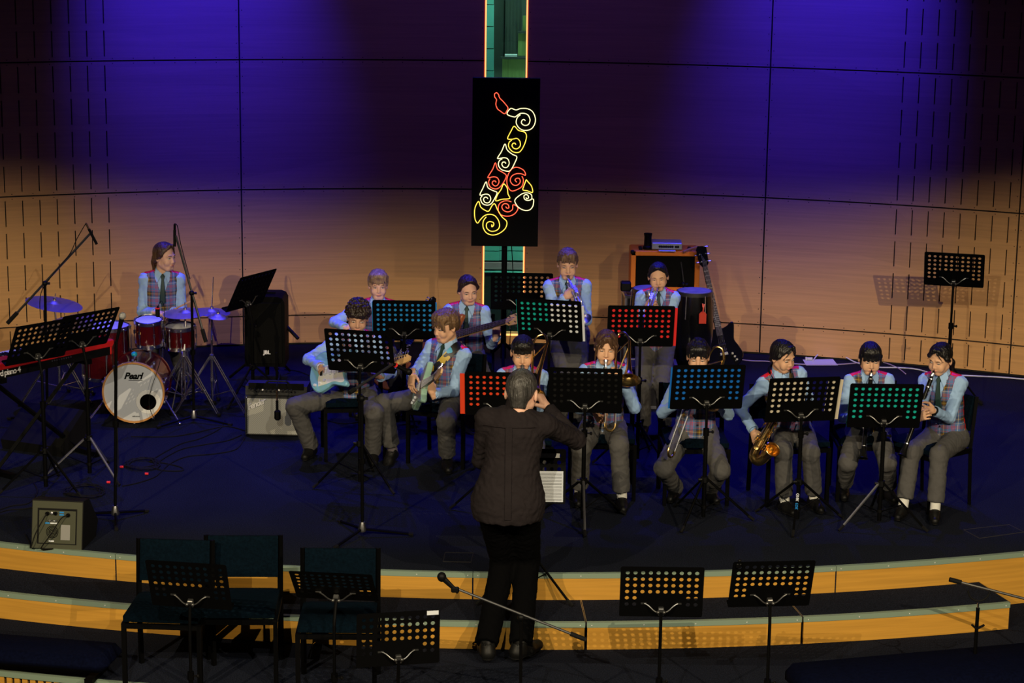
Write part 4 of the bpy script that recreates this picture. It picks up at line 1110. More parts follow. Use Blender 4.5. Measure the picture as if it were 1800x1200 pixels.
MB().tube(spline([a_, a_ + Vector((-.03, 0, -.06)), a_ + Vector((-.02, 0, -.3)), a_ + Vector((-.012, 0, -.8)), a_ + Vector((-.03, -.02, -1.0))], 6), .0035, 5).build('cable', M_RUBBER, vm)
b4 = G(637, 942)
mic_stand('black boom microphone stand in front of the curly haired guitarist', b4, [W(636, 700, b4.y), W(614, 690, b4.y - .05), W(690, 640, b4.y + .3)], legrot=-28, r=.011, lr=.33)
gm = thing('vocal_microphone', 'black microphone with red ring at the neck of the light blue guitar', 'microphone', W(692, 640, b4.y + .3))
d_ = W(716, 652, b4.y + .35) - gm.location
MB().tube([(0, 0, 0), d_], [.012, .017], 10).sphere(d_ * 1.1, .025, 10, 8).build('mic_body', M_BLACKP, gm); MB().tube([d_ * .1, d_ * .2], .0165, 10).build('ring', M_RED if 'M_RED' in globals() else P_RED, gm)
b5 = G(487, 690)
mic_stand('short microphone stand behind the guitar amplifier', b5, [W(486, 620, b5.y)], legrot=0, r=.010, lr=.26, shiny_hub=True)
dm = thing('hanging_microphone', 'black microphone hanging by its cable in front of the amplifier grille', 'microphone', W(487, 690, 16.05))
dd = Vector((0, 0, -.24)) 
MB().tube([(0, 0, .02), (0, -.005, -.06)], .008, 8).build('connector', M_BRASS, dm); MB().tube([(0, -.005, -.06), (0, -.008, -.14)], .011, 8).build('mic_body', M_BLACKP, dm)
MB().box((0.003, -.012, -.175), (.05, .035, .085), bev=.014).build('mic_head', M_BLACKP, dm)
MB().tube(spline([Vector((0, 0, .02)), Vector((0, .0, .06)), Vector((.0, .14, .085)), Vector((-.01, .3, .08)), Vector((-.02, .5, -.1))], 6), .0035, 5).build('cable', M_RUBBER, dm)
b6 = G(1203, 650)
mic_stand('thin microphone stand beside the congas', b6, [W(1201, 500, b6.y), W(1210, 557, b6.y - .1), W(1196, 450, b6.y + .1)], legrot=30, r=.008)
# foreground stands on the lower floor
def fg(px, Y): p = W(px, 1150, Y); return Vector((p.x, Y, FZ2))
b7 = fg(917, 11.3)
mic_stand('dark boom microphone stand crossing in front of the conductor\'s legs', b7, [W(916, 1085, 11.3), W(1030, 1124, 11.3), W(802, 1034, 11.3)], z0=FZ2, r=.009)
km = thing('vocal_microphone', 'black microphone on the boom left of the conductor\'s legs', 'microphone', W(800, 1036, 11.3))
d_ = W(779, 1016, 11.3) - km.location
MB().tube([-d_ * .25, d_], [.010, .017], 10).sphere(d_ * 1.12, (.026, .026, .028), 12, 8).build('mic_body', M_BLACKP, km); MB().box((0, 0, -.0), (.045, .03, .03), bev=.006).build('clip', M_BLACKP, km)
b8 = W(1840, 1150, 12.4); b8.y = 12.4
mic_stand('black microphone boom reaching in from the right edge of the photo', b8, [W(1840, 1060, 12.4), W(1669, 1018, 12.4), W(1840, 1062, 12.4)], z0=FZ, r=.010)
gp = W(1717, 1100, 11.8)
gs = thing('instrument_stand', 'black stand with a U shaped neck holder near the right end of the steps', 'stand', (gp.x, 11.8, FZ2))
zz = W(1717, 1062, 11.8).z - FZ2
MB().tube([(0, 0, .1), (0, 0, zz - .02)], .011, 8).build('pole', M_BLACK, gs); MB().tube([(0, 0, zz - .03), (0, 0, zz + .01)], .006, 8).build('neck', M_CHROME, gs)
MB().tube(bez((-.065, 0, zz + .085), (-.05, 0, zz + .0), (.05, 0, zz + .0), (.065, 0, zz + .085), 12), .006, 8).build('yoke', M_RUBBER, gs)
zl = W(1717, 1105, 11.8).z - FZ2
for s in (-1, 1): MB().tube([(0, 0, zl), (s * .035, -.03, zl + .035)], .007, 6).build('lower_arm', M_RUBBER, gs)
for k in range(3):
    a = math.radians(120 * k); MB().tube([(0, 0, .25), (.25 * math.sin(a), -.25 * math.cos(a), .012)], .009, 6).build('leg', M_BLACK, gs)

# ------------------------------------------------------------------ stage piano on its stand
M_REDP = mat('red_lacquered_metal', (.50, .012, .012), .35)
E_ = W(200, 622, 15.85)
yaw = 52; kb_len = 1.29
kd = thing('stage_piano', 'red and black stage piano at the left edge with white brand lettering', 'keyboard', E_, math.radians(yaw))
# local: x from right end towards the left (-x), y away from the audience side
m = MB(); m.box((-kb_len / 2, .17, .045), (kb_len, .335, .09)); m.build('chassis', M_BLACKP, kd, smooth=False)
m = MB(); m.box((-kb_len / 2, .085, .103), (kb_len, .17, .028), bev=.006); m.build('top_panel', M_REDP, kd)
m = MB(); m.box((-kb_len / 2, .004, .088), (kb_len, .02, .05), bev=.004); m.build('rear_rim', M_REDP, kd)
for x in (-.018, -kb_len + .018):
    m = MB(); m.box((x, .17, .055), (.036, .345, .115), bev=.008); m.build('end_cheek', M_REDP, kd)
m = MB(); m.box((-kb_len / 2, .10, .120), (.5, .10, .004)); m.build('control_panel', M_BLACKP, kd, smooth=False)
for k in range(52):
    m = MB(); m.box((-.05 - (k + .5) * .0228, .25, .098), (.0214, .145, .018)); m.build('white_key', P_WHITE, kd, smooth=False)
for k in range(51):
    if k % 7 in (1, 4): continue
    m = MB(); m.box((-.05 - (k + 1) * .0228, .215, .112), (.011, .085, .014)); m.build('black_key', M_BLACKP, kd, smooth=False)
text_mesh('nord piano 4', .062, 'lettering', mat('white_print', (.75, .75, .8), .5), kd, T(-kb_len + .27, -.0015, .038) @ RX(90), extrude=.001, bold=.0006, spacing=.82)
m = MB()
for k in range(9): m.tube([(-.42 - k * .022, -.004, .05), (-.42 - k * .022, .004, .05)], .006, 6)
tag(m.build('rear_sockets', M_STEEL, kd), kind='stuff')
ks = thing('keyboard_stand', 'black folding X keyboard stand under the stage piano', 'keyboard stand', (E_.x, E_.y, 0), math.radians(yaw))
zk = E_.z
for x in (-.25, -1.05):
    m = MB(); m.box((x, .17, zk - .018), (.05, .36, .036)); m.build('support_bar', M_BLACK, ks, smooth=False)
    m = MB(); m.box((x, .17, .02), (.05, .50, .036)); m.build('foot_bar', M_BLACK, ks, smooth=False)
for a_, c_, y in ((-.25, -1.05, .12), (-1.05, -.25, .16)):
    m = MB(); m.tube([(a_, y, zk - .03), (c_, y, .03)], .018, 4); m.build('cross_leg', M_BLACK, ks, smooth=False)

# floor monitors
def wedge(label, P, w, rz, back=False):
    o = thing('floor_monitor', label, 'monitor speaker', P, math.radians(rz))
    # side profile in (y, z): front face leans back
    prof = [(-.16, 0), (.14, 0), (.20, .10), (.02, .30), (-.10, .315)] if back else [(-.20, 0), (.18, 0), (.18, .22), (.10, .30), (-.22, .08)]
    Mx = Matrix(((0, 0, 1, 0), (1, 0, 0, 0), (0, 1, 0, 0), (0, 0, 0, 1)))
    m = MB(); m.prism(prof, -w / 2, w / 2, Mx); m.build('cabinet', M_WEDGE, o, smooth=False)
    return o
M_WEDGE = mat('textured_black_paint', (.004, .004, .004), .6, spec=.2)
pw = G(104, 965)
wg = wedge('floor monitor seen from behind with connector panel, at the stage edge on the left', (pw.x, pw.y + .16, 0), .345, -6, back=True)
# rear panel faces the camera: plane from (-.16,0) to (-.10,.315)
ang = math.degrees(math.atan2(.06, .315))
Mp = T(0, -.131, .155) @ RX(90 - ang)
M_OLIVE = mat('grey_olive_panel', (.062, .066, .042), .5, spec=.2)
MB().box((0, 0, -.001), (.335, .31, .006)).build('rear_frame', M_OLIVE, wg, smooth=False, M=Mp)
MB().box((0, -.008, .002), (.265, .235, .004)).build('panel_recess', M_BLACKP, wg, smooth=False, M=Mp)
MB().box((0.002, -.012, .0035), (.245, .215, .005)).build('connector_panel', M_OLIVE, wg, smooth=False, M=Mp)
for x, y, r in ((-.065, .075, .013), (-.035, .078, .010), (-.01, .078, .012), (.075, .07, .013)):
    MB().lathe([(r, 0), (r, .012), (r * .6, .013), (0, .006)], 12, T(x, y, .006)).build('socket', M_BLACK if r > .0115 else M_STEEL, wg, M=Mp)
for k, (x, y, w, c) in enumerate(((.03, .086, .03, P_BLUE), (.03, .070, .03, P_BLUE), (-.03, .028, .05, P_WHITE), (-.065, .012, .03, P_BLUE), (-.02, .012, .05, P_WHITE), (-.035, -.105, .035, P_WHITE))):
    MB().box((x, y, .0065), (w, .009, .001)).build('printed_strip', c, wg, smooth=False, M=Mp)
M_LBL = mat('grey_label', (.25, .25, .24), .5)
MB().box((.058, -.045, .0065), (.062, .10, .001)).build('label', M_LBL, wg, smooth=False, M=Mp)
text_mesh('SAMSON', .016, 'lettering', P_BLACK, wg, Mp @ T(-.03, .028, .0095), extrude=.0004, bold=.0006)
for k in range(4):
    r = .012 + k * .009; m = MB(); m.tube([(r * math.cos(a), r * math.sin(a), 0) for a in [2 * PI * j / 24 for j in range(24)]], .0022, 5, closed=True); m.build('fan_ring', M_BLACK, wg, M=Mp @ T(-.03, -.045, .007))
for s in ((-.065, .08), (.075, .075)):
    pass
c = MB(); c.tube(spline([Mp @ Vector((-.065, .075, .02)), Mp @ Vector((-.085, .03, .05)), Mp @ Vector((-.13, -.06, .05)), Mp @ Vector((-.165, -.15, .03)), Vector((-.2, -.1, .01)), Vector((-.3, .1, .008))], 6), .004, 5); c.build('signal_cable', M_RUBBER, wg)
c = MB(); c.tube(spline([Mp @ Vector((.075, .07, .02)), Mp @ Vector((.04, .05, .05)), Mp @ Vector((-.02, -.05, .055)), Mp @ Vector((-.08, -.13, .04)), Mp @ Vector((-.10, -.16, .012)), Vector((-.06, -.18, .006)), Vector((-.02, -.17, .006))], 6), .004, 5); c.build('power_cable', M_RUBBER, wg)
pw = G(72, 800); wedge('black floor monitor in the dark under the keyboard', (pw.x, pw.y + .25, 0), .55, -24)

# ------------------------------------------------------------------ cables and paper on the stage
def cable(label, pts, m=None, r=.005, n=7, z=.006, name='floor_cable', group=None):
    P = []
    for p in pts:
        g = G(p[0], p[1], 0); g.z = z + (p[2] if len(p) > 2 else 0); P.append(g)
    o = MB().tube(spline(P, n), r, 5).build(name, m or M_RUBBER)
    return tag(o, label, 'cable', group)
M_WCABLE = mat('white_cable', (.7, .7, .72), .4); M_PCABLE = mat('pale_violet_cable', (.45, .35, .5), .4)
cable('white mains cable looping from the plug along the wall', [(1428, 636), (1438, 629, .03), (1452, 625, .05), (1475, 630, .04), (1505, 638), (1540, 646), (1580, 647), (1612, 650), (1640, 657), (1680, 660), (1720, 662), (1760, 664), (1830, 670)], M_WCABLE, .006)
cable('pale violet cable lying across the floor behind the seated reeds', [(1296, 632), (1320, 635), (1350, 636), (1390, 640), (1440, 642), (1480, 641), (1515, 638), (1545, 636), (1575, 646), (1592, 658)], M_PCABLE, .005)
q = G(1423, 634); tag(MB().tube([(q.x - .02, q.y, .02), (q.x + .025, q.y, .02)], .014, 12).box((q.x - .03, q.y, .02), (.02, .03, .03), bev=.004).build('mains_plug', mat('white_plastic', (.6, .6, .6), .4)), 'white plug lying on the sheet of paper near the wall', 'plug')
pp = [G(1411, 632, .003), G(1464, 631, .003), G(1473, 642, .003), G(1417, 642, .003)]
tag(MB().add([*pp, *[p + Vector((0, 0, .0015)) for p in pp]], [(0, 1, 2, 3), (7, 6, 5, 4), (0, 1, 5, 4), (1, 2, 6, 5), (2, 3, 7, 6), (3, 0, 4, 7)]).build('paper_sheet', P_WHITE, smooth=False), 'white sheet of paper on the floor against the wall', 'paper')
KG = 'black cables on the stage floor'
cable('black cable running from the amplifier to the coil of cable', [(425, 765), (400, 775), (360, 782), (320, 790), (290, 805), (270, 818), (245, 822), (215, 818)], group=KG)
cable('black cable curving below the amplifier towards the stage box', [(430, 770), (415, 790), (380, 798), (330, 803), (300, 815), (285, 828), (270, 840), (240, 850), (215, 855)], group=KG)
cable('black cable passing in front of the bass drum', [(230, 768), (300, 768), (340, 762), (370, 755), (400, 750), (432, 758)], group=KG)
cable('black cable behind the drum hardware', [(395, 740), (385, 755), (350, 772), (320, 780), (290, 795), (262, 812)], group=KG)
for (cx, cy, rx, ry, lb) in ((250, 818, 28, 9, 'coil of black cable on the stage in front of the bass drum'), (148, 866, 32, 10, 'coil of black cable behind the floor monitor')):
    pts = []
    for k in range(46):
        a = k * .62; f_ = 1 + .18 * math.sin(k * 1.7); pts.append((cx + rx * f_ * math.cos(a), cy + ry * f_ * math.sin(a), .004 * (k % 5)))
    cable(lb, pts, n=4, r=.0045, name='cable_coil')
cable('black cable looping right of the coil', [(262, 812), (290, 815), (318, 822), (320, 828), (290, 828), (265, 822)], group=KG)
cable('black cable at the left edge running to the floor monitor', [(-10, 905), (15, 897), (40, 896), (60, 893), (80, 897)], group=KG)
cable('black cable under the keyboard stand', [(60, 850), (66, 865), (50, 885), (20, 890), (-10, 900)], group=KG)
for x, y, lb in ((261, 835, 'right'), (217, 823, 'middle'), (194, 850, 'left')):
    q = G(x, y); o = MB().tube([(q.x - .025, q.y, .012), (q.x + .0, q.y, .012)], .009, 8).build('cable_joint', P_RED)
    tag(o, f'{lb} red cable connector among the floor cables', 'connector')
for px_, py_ in ((0, 0),): pass
cable('black cable snaking behind the amplifier', [(500, 650), (530, 655), (560, 672), (545, 690), (540, 700)], group=KG)
cable('black cable on the floor between the guitarists', [(560, 735), (600, 745), (640, 742), (700, 740), (740, 742)], group=KG)
cable('black cable behind the conductor', [(850, 660), (880, 655), (920, 662), (960, 650), (990, 668)], group=KG)
# ------------------------------------------------------------------ implicit surfaces -> one continuous skin
class Field:
    def __init__(self, lo, hi, h):
        self.h = h; self.lo = np.array(lo, float) - 2 * h
        n = np.ceil((np.array(hi, float) + 2 * h - self.lo) / h).astype(int) + 1
        self.n = n
        self.ax = [self.lo[i] + h * np.arange(n[i]) for i in range(3)]
        self.D = np.full(tuple(n), .06, np.float32)
    def _sub(self, lo, hi, m=.045):
        s = []
        for i in range(3):
            a = int(max(0, math.floor((lo[i] - m - self.lo[i]) / self.h))); b = int(min(self.n[i], math.ceil((hi[i] + m - self.lo[i]) / self.h) + 1))
            if b <= a: return None
            s.append(slice(a, b))
        return tuple(s)
    def _pts(self, s):
        return self.ax[0][s[0]][:, None, None], self.ax[1][s[1]][None, :, None], self.ax[2][s[2]][None, None, :]
    def _op(self, s, d, k, mode):
        D = self.D[s]
        if mode == 'add':
            if k > 0:
                h = np.clip(.5 + .5 * (D - d) / k, 0, 1); self.D[s] = D * (1 - h) + d * h - k * h * (1 - h)
            else: self.D[s] = np.minimum(D, d)
        else:
            if k > 0:
                h = np.clip(.5 - .5 * (D + d) / k, 0, 1); self.D[s] = D * (1 - h) + (-d) * h + k * h * (1 - h)
            else: self.D[s] = np.maximum(D, -d)
    def cap(self, a, b, ra, rb, k=.02, flat=None, fac=1.0, mode='add'):
        a, b = np.array(a, float), np.array(b, float)
        r = max(ra, rb); lo, hi = np.minimum(a, b) - r, np.maximum(a, b) + r
        s = self._sub(lo, hi)
        if s is None: return self
        X, Y, Z = self._pts(s)
        px, py, pz = X - a[0], Y - a[1], Z - a[2]; ba = b - a
        if flat is not None:
            f = np.array(flat, float); f /= np.linalg.norm(f)
            q = (px * f[0] + py * f[1] + pz * f[2]) * (fac - 1)
            px, py, pz = px + q * f[0], py + q * f[1], pz + q * f[2]
            ba = ba + f * (ba @ f) * (fac - 1)
        t = np.clip((px * ba[0] + py * ba[1] + pz * ba[2]) / max(ba @ ba, 1e-9), 0, 1)
        d = np.sqrt((px - t * ba[0]) ** 2 + (py - t * ba[1]) ** 2 + (pz - t * ba[2]) ** 2) - (ra + (rb - ra) * t)
        if flat is not None: d = d / (1 + (fac - 1) * .4)
        self._op(s, d, k, mode); return self
    def ell(self, c, r, k=.01, R=None, mode='add'):
        c = np.array(c, float); r = np.array(r, float); m = r.max()
        s = self._sub(c - m, c + m)
        if s is None: return self
        X, Y, Z = self._pts(s)
        px, py, pz = X - c[0], Y - c[1], Z - c[2]
        if R is not None:
            R = np.array(R)[:3, :3]
            px, py, pz = (px * R[0, 0] + py * R[1, 0] + pz * R[2, 0], px * R[0, 1] + py * R[1, 1] + pz * R[2, 1], px * R[0, 2] + py * R[1, 2] + pz * R[2, 2])
        k0 = np.sqrt((px / r[0]) ** 2 + (py / r[1]) ** 2 + (pz / r[2]) ** 2)
        k1 = np.sqrt((px / r[0] ** 2) ** 2 + (py / r[1] ** 2) ** 2 + (pz / r[2] ** 2) ** 2) + 1e-9
        self._op(s, k0 * (k0 - 1) / k1, k, mode); return self
    def plane(self, p, n, k=0.0):          # keep the side opposite to n
        X, Y, Z = self._pts((slice(None),) * 3)
        n = np.array(n, float); n /= np.linalg.norm(n)
        d = -((X - p[0]) * n[0] + (Y - p[1]) * n[1] + (Z - p[2]) * n[2])
        self._op((slice(None),) * 3, d, k, 'sub'); return self
    def func(self, fn):
        X, Y, Z = self._pts((slice(None),) * 3); self.D = fn(self.D, X, Y, Z).astype(np.float32); return self
    def mesh(self):
        D = self.D; h = self.h
        D[0], D[-1] = .05, .05; D[:, 0], D[:, -1] = .05, .05; D[:, :, 0], D[:, :, -1] = .05, .05
        I = D < 0
        c = [I[dx:I.shape[0] - 1 + dx, dy:I.shape[1] - 1 + dy, dz:I.shape[2] - 1 + dz] for dx in (0, 1) for dy in (0, 1) for dz in (0, 1)]
        cnt = sum(x.astype(np.int8) for x in c)
        act = (cnt > 0) & (cnt < 8)
        ii, jj, kk = np.nonzero(act)
        idx = -np.ones(act.shape, np.int64); idx[ii, jj, kk] = np.arange(len(ii))
        off = np.array([(dx, dy, dz) for dx in (0, 1) for dy in (0, 1) for dz in (0, 1)])
        vals = np.stack([D[ii + o[0], jj + o[1], kk + o[2]] for o in off], 1)
        acc = np.zeros((len(ii), 3)); w = np.zeros(len(ii))
        for a in range(8):
            for b in range(a + 1, 8):
                if np.abs(off[a] - off[b]).sum() != 1: continue
                va, vb = vals[:, a], vals[:, b]; m = (va < 0) != (vb < 0)
                t = np.where(m, va / np.where(m, va - vb, 1), 0)
                p = off[a][None] + t[:, None] * (off[b] - off[a])[None]
                acc += p * m[:, None]; w += m
        V = (np.stack([ii, jj, kk], 1) + acc / w[:, None]) * h + self.lo
        Q = []
        for ax in range(3):
            A = np.take(I, range(0, I.shape[ax] - 1), ax); B = np.take(I, range(1, I.shape[ax]), ax)
            e = A != B
            u, v = (ax + 1) % 3, (ax + 2) % 3
            P = np.array(np.nonzero(e)).T
            ok = (P[:, u] > 0) & (P[:, v] > 0) & (P[:, u] < I.shape[u] - 1) & (P[:, v] < I.shape[v] - 1)
            P = P[ok]
            fl = A[P[:, 0], P[:, 1], P[:, 2]]
            q = []
            for du, dv in ((-1, -1), (0, -1), (0, 0), (-1, 0)):
                R = P.copy(); R[:, u] += du; R[:, v] += dv
                q.append(idx[R[:, 0], R[:, 1], R[:, 2]])
            q = np.stack(q, 1); q[~fl] = q[~fl][:, ::-1]; Q.append(q)
        Q = np.concatenate(Q); Q = Q[(Q >= 0).all(1)]
        return V, Q
def xf(V, M):
    A = np.array(M); return V @ A[:3, :3].T + A[:3, 3]
def np_obj(name, V, Q, mats, parent, mi=None, M=None, smooth=True):
    me = bpy.data.meshes.new(name)
    V = np.asarray(V, np.float32); n = len(V)
    if isinstance(Q, np.ndarray) and Q.ndim == 2:
        me.vertices.add(n); me.vertices.foreach_set('co', V.ravel())
        me.loops.add(Q.size); me.loops.foreach_set('vertex_index', Q.ravel().astype(np.int32))
        me.polygons.add(len(Q)); me.polygons.foreach_set('loop_start', np.arange(0, Q.size, Q.shape[1], dtype=np.int32))
    else: me.from_pydata(V.tolist(), [], [tuple(f) for f in Q])
    for m in (mats if isinstance(mats, (list, tuple)) else [mats]): me.materials.append(m)
    if mi is not None: me.polygons.foreach_set('material_index', np.asarray(mi, np.int32))
    me.update(calc_edges=True)
    if smooth: me.polygons.foreach_set('use_smooth', [True] * len(me.polygons))
    o = bpy.data.objects.new(name, me); COL.objects.link(o)
    if parent is not None: o.parent = parent
    if M is not None: o.matrix_local = M
    return o

# ------------------------------------------------------------------ cloth, skin, hair materials
def skin_mat(name, col): return mat(name, col, .55, spec=.35, noise=(14, .06))
SKIN = {'fair': skin_mat('fair_skin', (.72, .42, .30)), 'light': skin_mat('light_skin', (.68, .39, .24)), 'tan': skin_mat('tan_skin', (.52, .29, .19))}
M_EYEW = mat('eye_white', (.62, .60, .58), .3); M_IRIS = mat('dark_iris', (.02, .012, .008), .15)
M_LIP = mat('lips', (.52, .20, .17), .5); M_LIP2 = M_LIP
HAIRM = {k: mat(k + '_hair', c, .42, spec=.45, noise=(30, .45, (1, 1, .25)), bump=(80, 1.0, (1, 1, .14))) for k, c in
         {'black': (.006, .005, .005), 'dark_brown': (.022, .012, .008), 'brown': (.075, .038, .020), 'fair': (.27, .17, .09), 'light_brown': (.14, .08, .038), 'grey': (.05, .047, .045)}.items()}
M_SHIRT = mat('light_blue_shirt_cotton', (.30, .47, .74), .85, noise=(5, .04), bump=(22, .25))
M_RED = mat('red_satin', (.70, .015, .004), .45)
M_TROUSER = mat('grey_school_trouser_cloth', (.072, .070, .070), .9, noise=(7, .10), bump=(20, .3))
M_TIE = mat('bottle_green_tie', (.006, .03, .026), .6)
M_SHOE = mat('black_leather', (.005, .005, .005), .5, spec=.25)
M_SOLE = mat('dark_sole', (.02, .02, .02), .7)
M_SOCKW = mat('white_sock', (.70, .70, .66), .9); M_SOCKG = mat('grey_sock', (.10, .085, .095), .9)
M_BUTTON = mat('dark_button', (.01, .01, .02), .3)
def tartan():
    m = mat('tartan_weave', (.1, .15, .3), .85)
    nt = m.node_tree; b = nt.nodes['Principled BSDF']; L = nt.links.new
    tc = nt.nodes.new('ShaderNodeTexCoord'); sx = nt.nodes.new('ShaderNodeSeparateXYZ'); L(tc.outputs['Object'], sx.inputs[0])
    blue, red, white, brown, yel, dk = (.085, .165, .37), (.46, .02, .035), (.62, .62, .55), (.10, .045, .008), (.55, .38, .04), (.015, .04, .075)
    stops = [(0, blue), (.10, red), (.13, blue), (.17, red), (.20, blue), (.24, red), (.27, blue), (.40, white), (.425, blue), (.50, dk), (.56, brown), (.66, yel), (.685, brown), (.78, dk), (.84, blue), (.90, red), (.925, blue)]
    outs = []
    for ax, per, ph in ((0, .118, .52), (2, .118, .2)):
        mm = nt.nodes.new('ShaderNodeMath'); mm.operation = 'MULTIPLY_ADD'; mm.inputs[1].default_value = 1 / per; mm.inputs[2].default_value = 20 + ph
        fr = nt.nodes.new('ShaderNodeMath'); fr.operation = 'FRACT'
        L(sx.outputs[ax], mm.inputs[0]); L(mm.outputs[0], fr.inputs[0])
        r = nt.nodes.new('ShaderNodeValToRGB'); r.color_ramp.interpolation = 'CONSTANT'
        e = r.color_ramp.elements
        e[0].position = 0; e[0].color = (*blue, 1); e[1].position = stops[1][0]; e[1].color = (*stops[1][1], 1)
        for p, c in stops[2:]:
            x = e.new(p); x.color = (*c, 1)
        L(fr.outputs[0], r.inputs[0]); outs.append(r.outputs[0])
    mx = nt.nodes.new('ShaderNodeMix'); mx.data_type = 'RGBA'; mx.inputs[0].default_value = .5
    L(outs[0], mx.inputs[6]); L(outs[1], mx.inputs[7]); L(mx.outputs[2], b.inputs['Base Color'])
    return m
M_TARTAN = tartan()

# ------------------------------------------------------------------ head (own frame: ears at z=0, face towards -Y)
_heads = {}
def head_mesh(kind='kid', eyes='open', mouth='rest'):
    key = (kind, eyes, mouth)
    if key in _heads: return _heads[key]
    f = Field((-.10, -.125, -.135), (.10, .115, .135), .0045)
    wide = {'kid': 1.0, 'round': 1.06, 'slim': .96, 'man': 1.0}[kind]
    f.ell((0, .014, .036), (.073 * wide, .090, .084), 0)
    f.ell((0, -.022, -.020), (.062 * wide, .066, .074), .03)
    f.cap((-.018, -.058, -.083), (.018, -.058, -.083), .021, .021, .022)      # chin
    f.cap((-.052 * wide, .0, -.05), (-.018, -.05, -.084), .016, .018, .025); f.cap((.052 * wide, .0, -.05), (.018, -.05, -.084), .016, .018, .025)
    for s in (-1, 1):
        f.ell((s * .036 * wide, -.060, -.034), (.024, .022, .024), .018)        # cheek
        f.ell((s * .031, -.086, .006), (.017, .012, .011), .010, mode='sub')       # socket
        f.cap((s * .016, -.080, .024), (s * .045, -.070, .022), .007, .006, .014)   # brow ridge
    f.cap((0, -.080, .010), (0, -.094, -.026), .0075, .0105, .010)              # nose
    for s in (-1, 1): f.ell((s * .010, -.088, -.031), (.0075, .008, .006), .006)
    f.ell((0, -.083, -.054), (.022, .009, .012), .010)                       # mouth mound
    if mouth == 'blow':
        for s in (-1, 1): f.ell((s * .036, -.062, -.050), (.020, .018, .018), .014)
    f.cap((-.018, -.093, -.0545), (.018, -.093, -.0545), .0015, .0015, .004, mode='sub')
    f.cap((0, .018, -.04), (0, .026, -.098), .046, .045, .03)                   # neck
    for s in (-1, 1):                                                        # ears
        f.ell((s * .077 * wide, .010, -.004), (.010, .018, .030), .006)
        f.ell((s * .085 * wide, .004, .000), (.007, .010, .018), .004, mode='sub')
    V, Q = f.mesh()
    mb = MB(); mb.mi = 0; mb.v = []; mb.mesh(V, Q, mi=0)
    # eyes, lashes, brows, lips
    for s in (-1, 1):
        M = T(s * .031, -.0745, .005) @ RZ(s * 14)
        if eyes == 'open':
            mb.mi = 1; mb.sphere((0, 0, 0), (.0135, .0085, .0062), 12, 8, M)
            mb.mi = 2; mb.sphere((-s * .0005, -.0040, .0005), (.0056, .0050, .0056), 10, 8, M)
        elif eyes == 'low':
            mb.mi = 1; mb.sphere((0, .0005, -.0012), (.0130, .0082, .0042), 12, 8, M)
            mb.mi = 2; mb.sphere((-s * .0005, -.0038, -.0015), (.0052, .0045, .0040), 10, 8, M)
        mb.mi = 2
        zz = .0058 if eyes == 'open' else .0022
        mb.tube([(-.0145, -.0035, zz - .005), (-.009, -.0085, zz - .0010), (0, -.0102, zz), (.009, -.0085, zz - .0010), (.0145, -.0035, zz - .005)], [.0008, .0013, .0015, .0013, .0008], 5, M=M)
        mb.mi = 3
        mb.tube([(s * .013, -.0895, .0262), (s * .025, -.0905, .0292), (s * .037, -.083, .0285), (s * .048, -.072, .0225)], [.0012, .0024, .0022, .0010], 5)
    mb.mi = 4
    mb.sphere((0, -.0905, -.0515), (.0195, .0058, .0036), 12, 6); mb.sphere((0, -.0895, -.0585), (.0165, .0058, .0044), 12, 6)
    _heads[key] = (np.array(mb.v), mb.f, np.array(mb.m)); return _heads[key]

_hands = {}
def hand_mesh(side, curl, spread=0.0, point=False):
    """wrist at 0, fingers along +Z, palm towards -Y; side 'r' has its thumb at +X"""
    key = (side, round(curl, 2), spread, point)
    if key in _hands: return _hands[key]
    f = Field((-.055, -.085, -.03), (.075, .03, .175), .0038)
    f.cap((-.008, 0, -.035), (-.006, 0, .01), .021, .023, .01, flat=(0, 1, 0), fac=1.25)
    f.cap((-.022, 0, .03), (-.026, 0, .078), .014, .013, .016); f.cap((.018, 0, .025), (.022, 0, .082), .015, .013, .02)
    f.cap((-.004, .001, .02), (0, .001, .08), .016, .013, .02)
    tips = []
    for i, (x, L, r) in enumerate(((-.0315, .052, .0068), (-.011, .064, .0076), (.0105, .068, .0078), (.0305, .060, .0076))):
        c = curl if not (point and i == 3) else curl * .35
        p = Vector((x, 0, .078 + (.006 if i in (1, 2) else 0))); a = 0; sp_ = math.radians((i - 1.5) * (3 + spread))
        for seg, (fr, ang, rr) in enumerate(((.46, 62, r), (.31, 78, r * .93), (.23, 45, r * .85))):
            a += math.radians(ang) * c
            q = p + Vector((math.sin(sp_) * math.cos(a), -math.sin(a), math.cos(a) * math.cos(sp_))) * L * fr * 1.08
            f.cap(p, q, rr, rr * .95, .0035); p = q
    c = min(1, curl)
    p0 = Vector((.026, -.004, .018)); p1 = p0 + Vector((.026 - .006 * c, -.010 - .016 * c, .026)); p2 = p1 + Vector((.010 - .020 * c, -.010 - .014 * c, .024)); p3 = p2 + Vector((-.002 - .012 * c, -.006 - .006 * c, .018))
    f.cap(p0, p1, .013, .0100, .008); f.cap(p1, p2, .0095, .0085, .004); f.cap(p2, p3, .0082, .0068, .004)
    V, Q = f.mesh()
    if side == 'l': V = V * np.array([-1, 1, 1]); Q = Q[:, ::-1]
    _hands[key] = (V, Q); return _hands[key]
def ik(A, Bp, l1, l2, hint):
    d = Bp - A; L = d.length
    if L > (l1 + l2) * .995: L2 = (l1 + l2) * .995; Bp = A + d.normalized() * L2; L = L2; d = Bp - A
    a = (l1 * l1 - l2 * l2 + L * L) / (2 * L); h = math.sqrt(max(0, l1 * l1 - a * a))
    u = d.normalized(); v = hint - A; v = v - u * v.dot(u)
    if v.length < 1e-4: v = Vector((0, 0, -1))
    return A + u * a + v.normalized() * h, Bp
_shoe = []
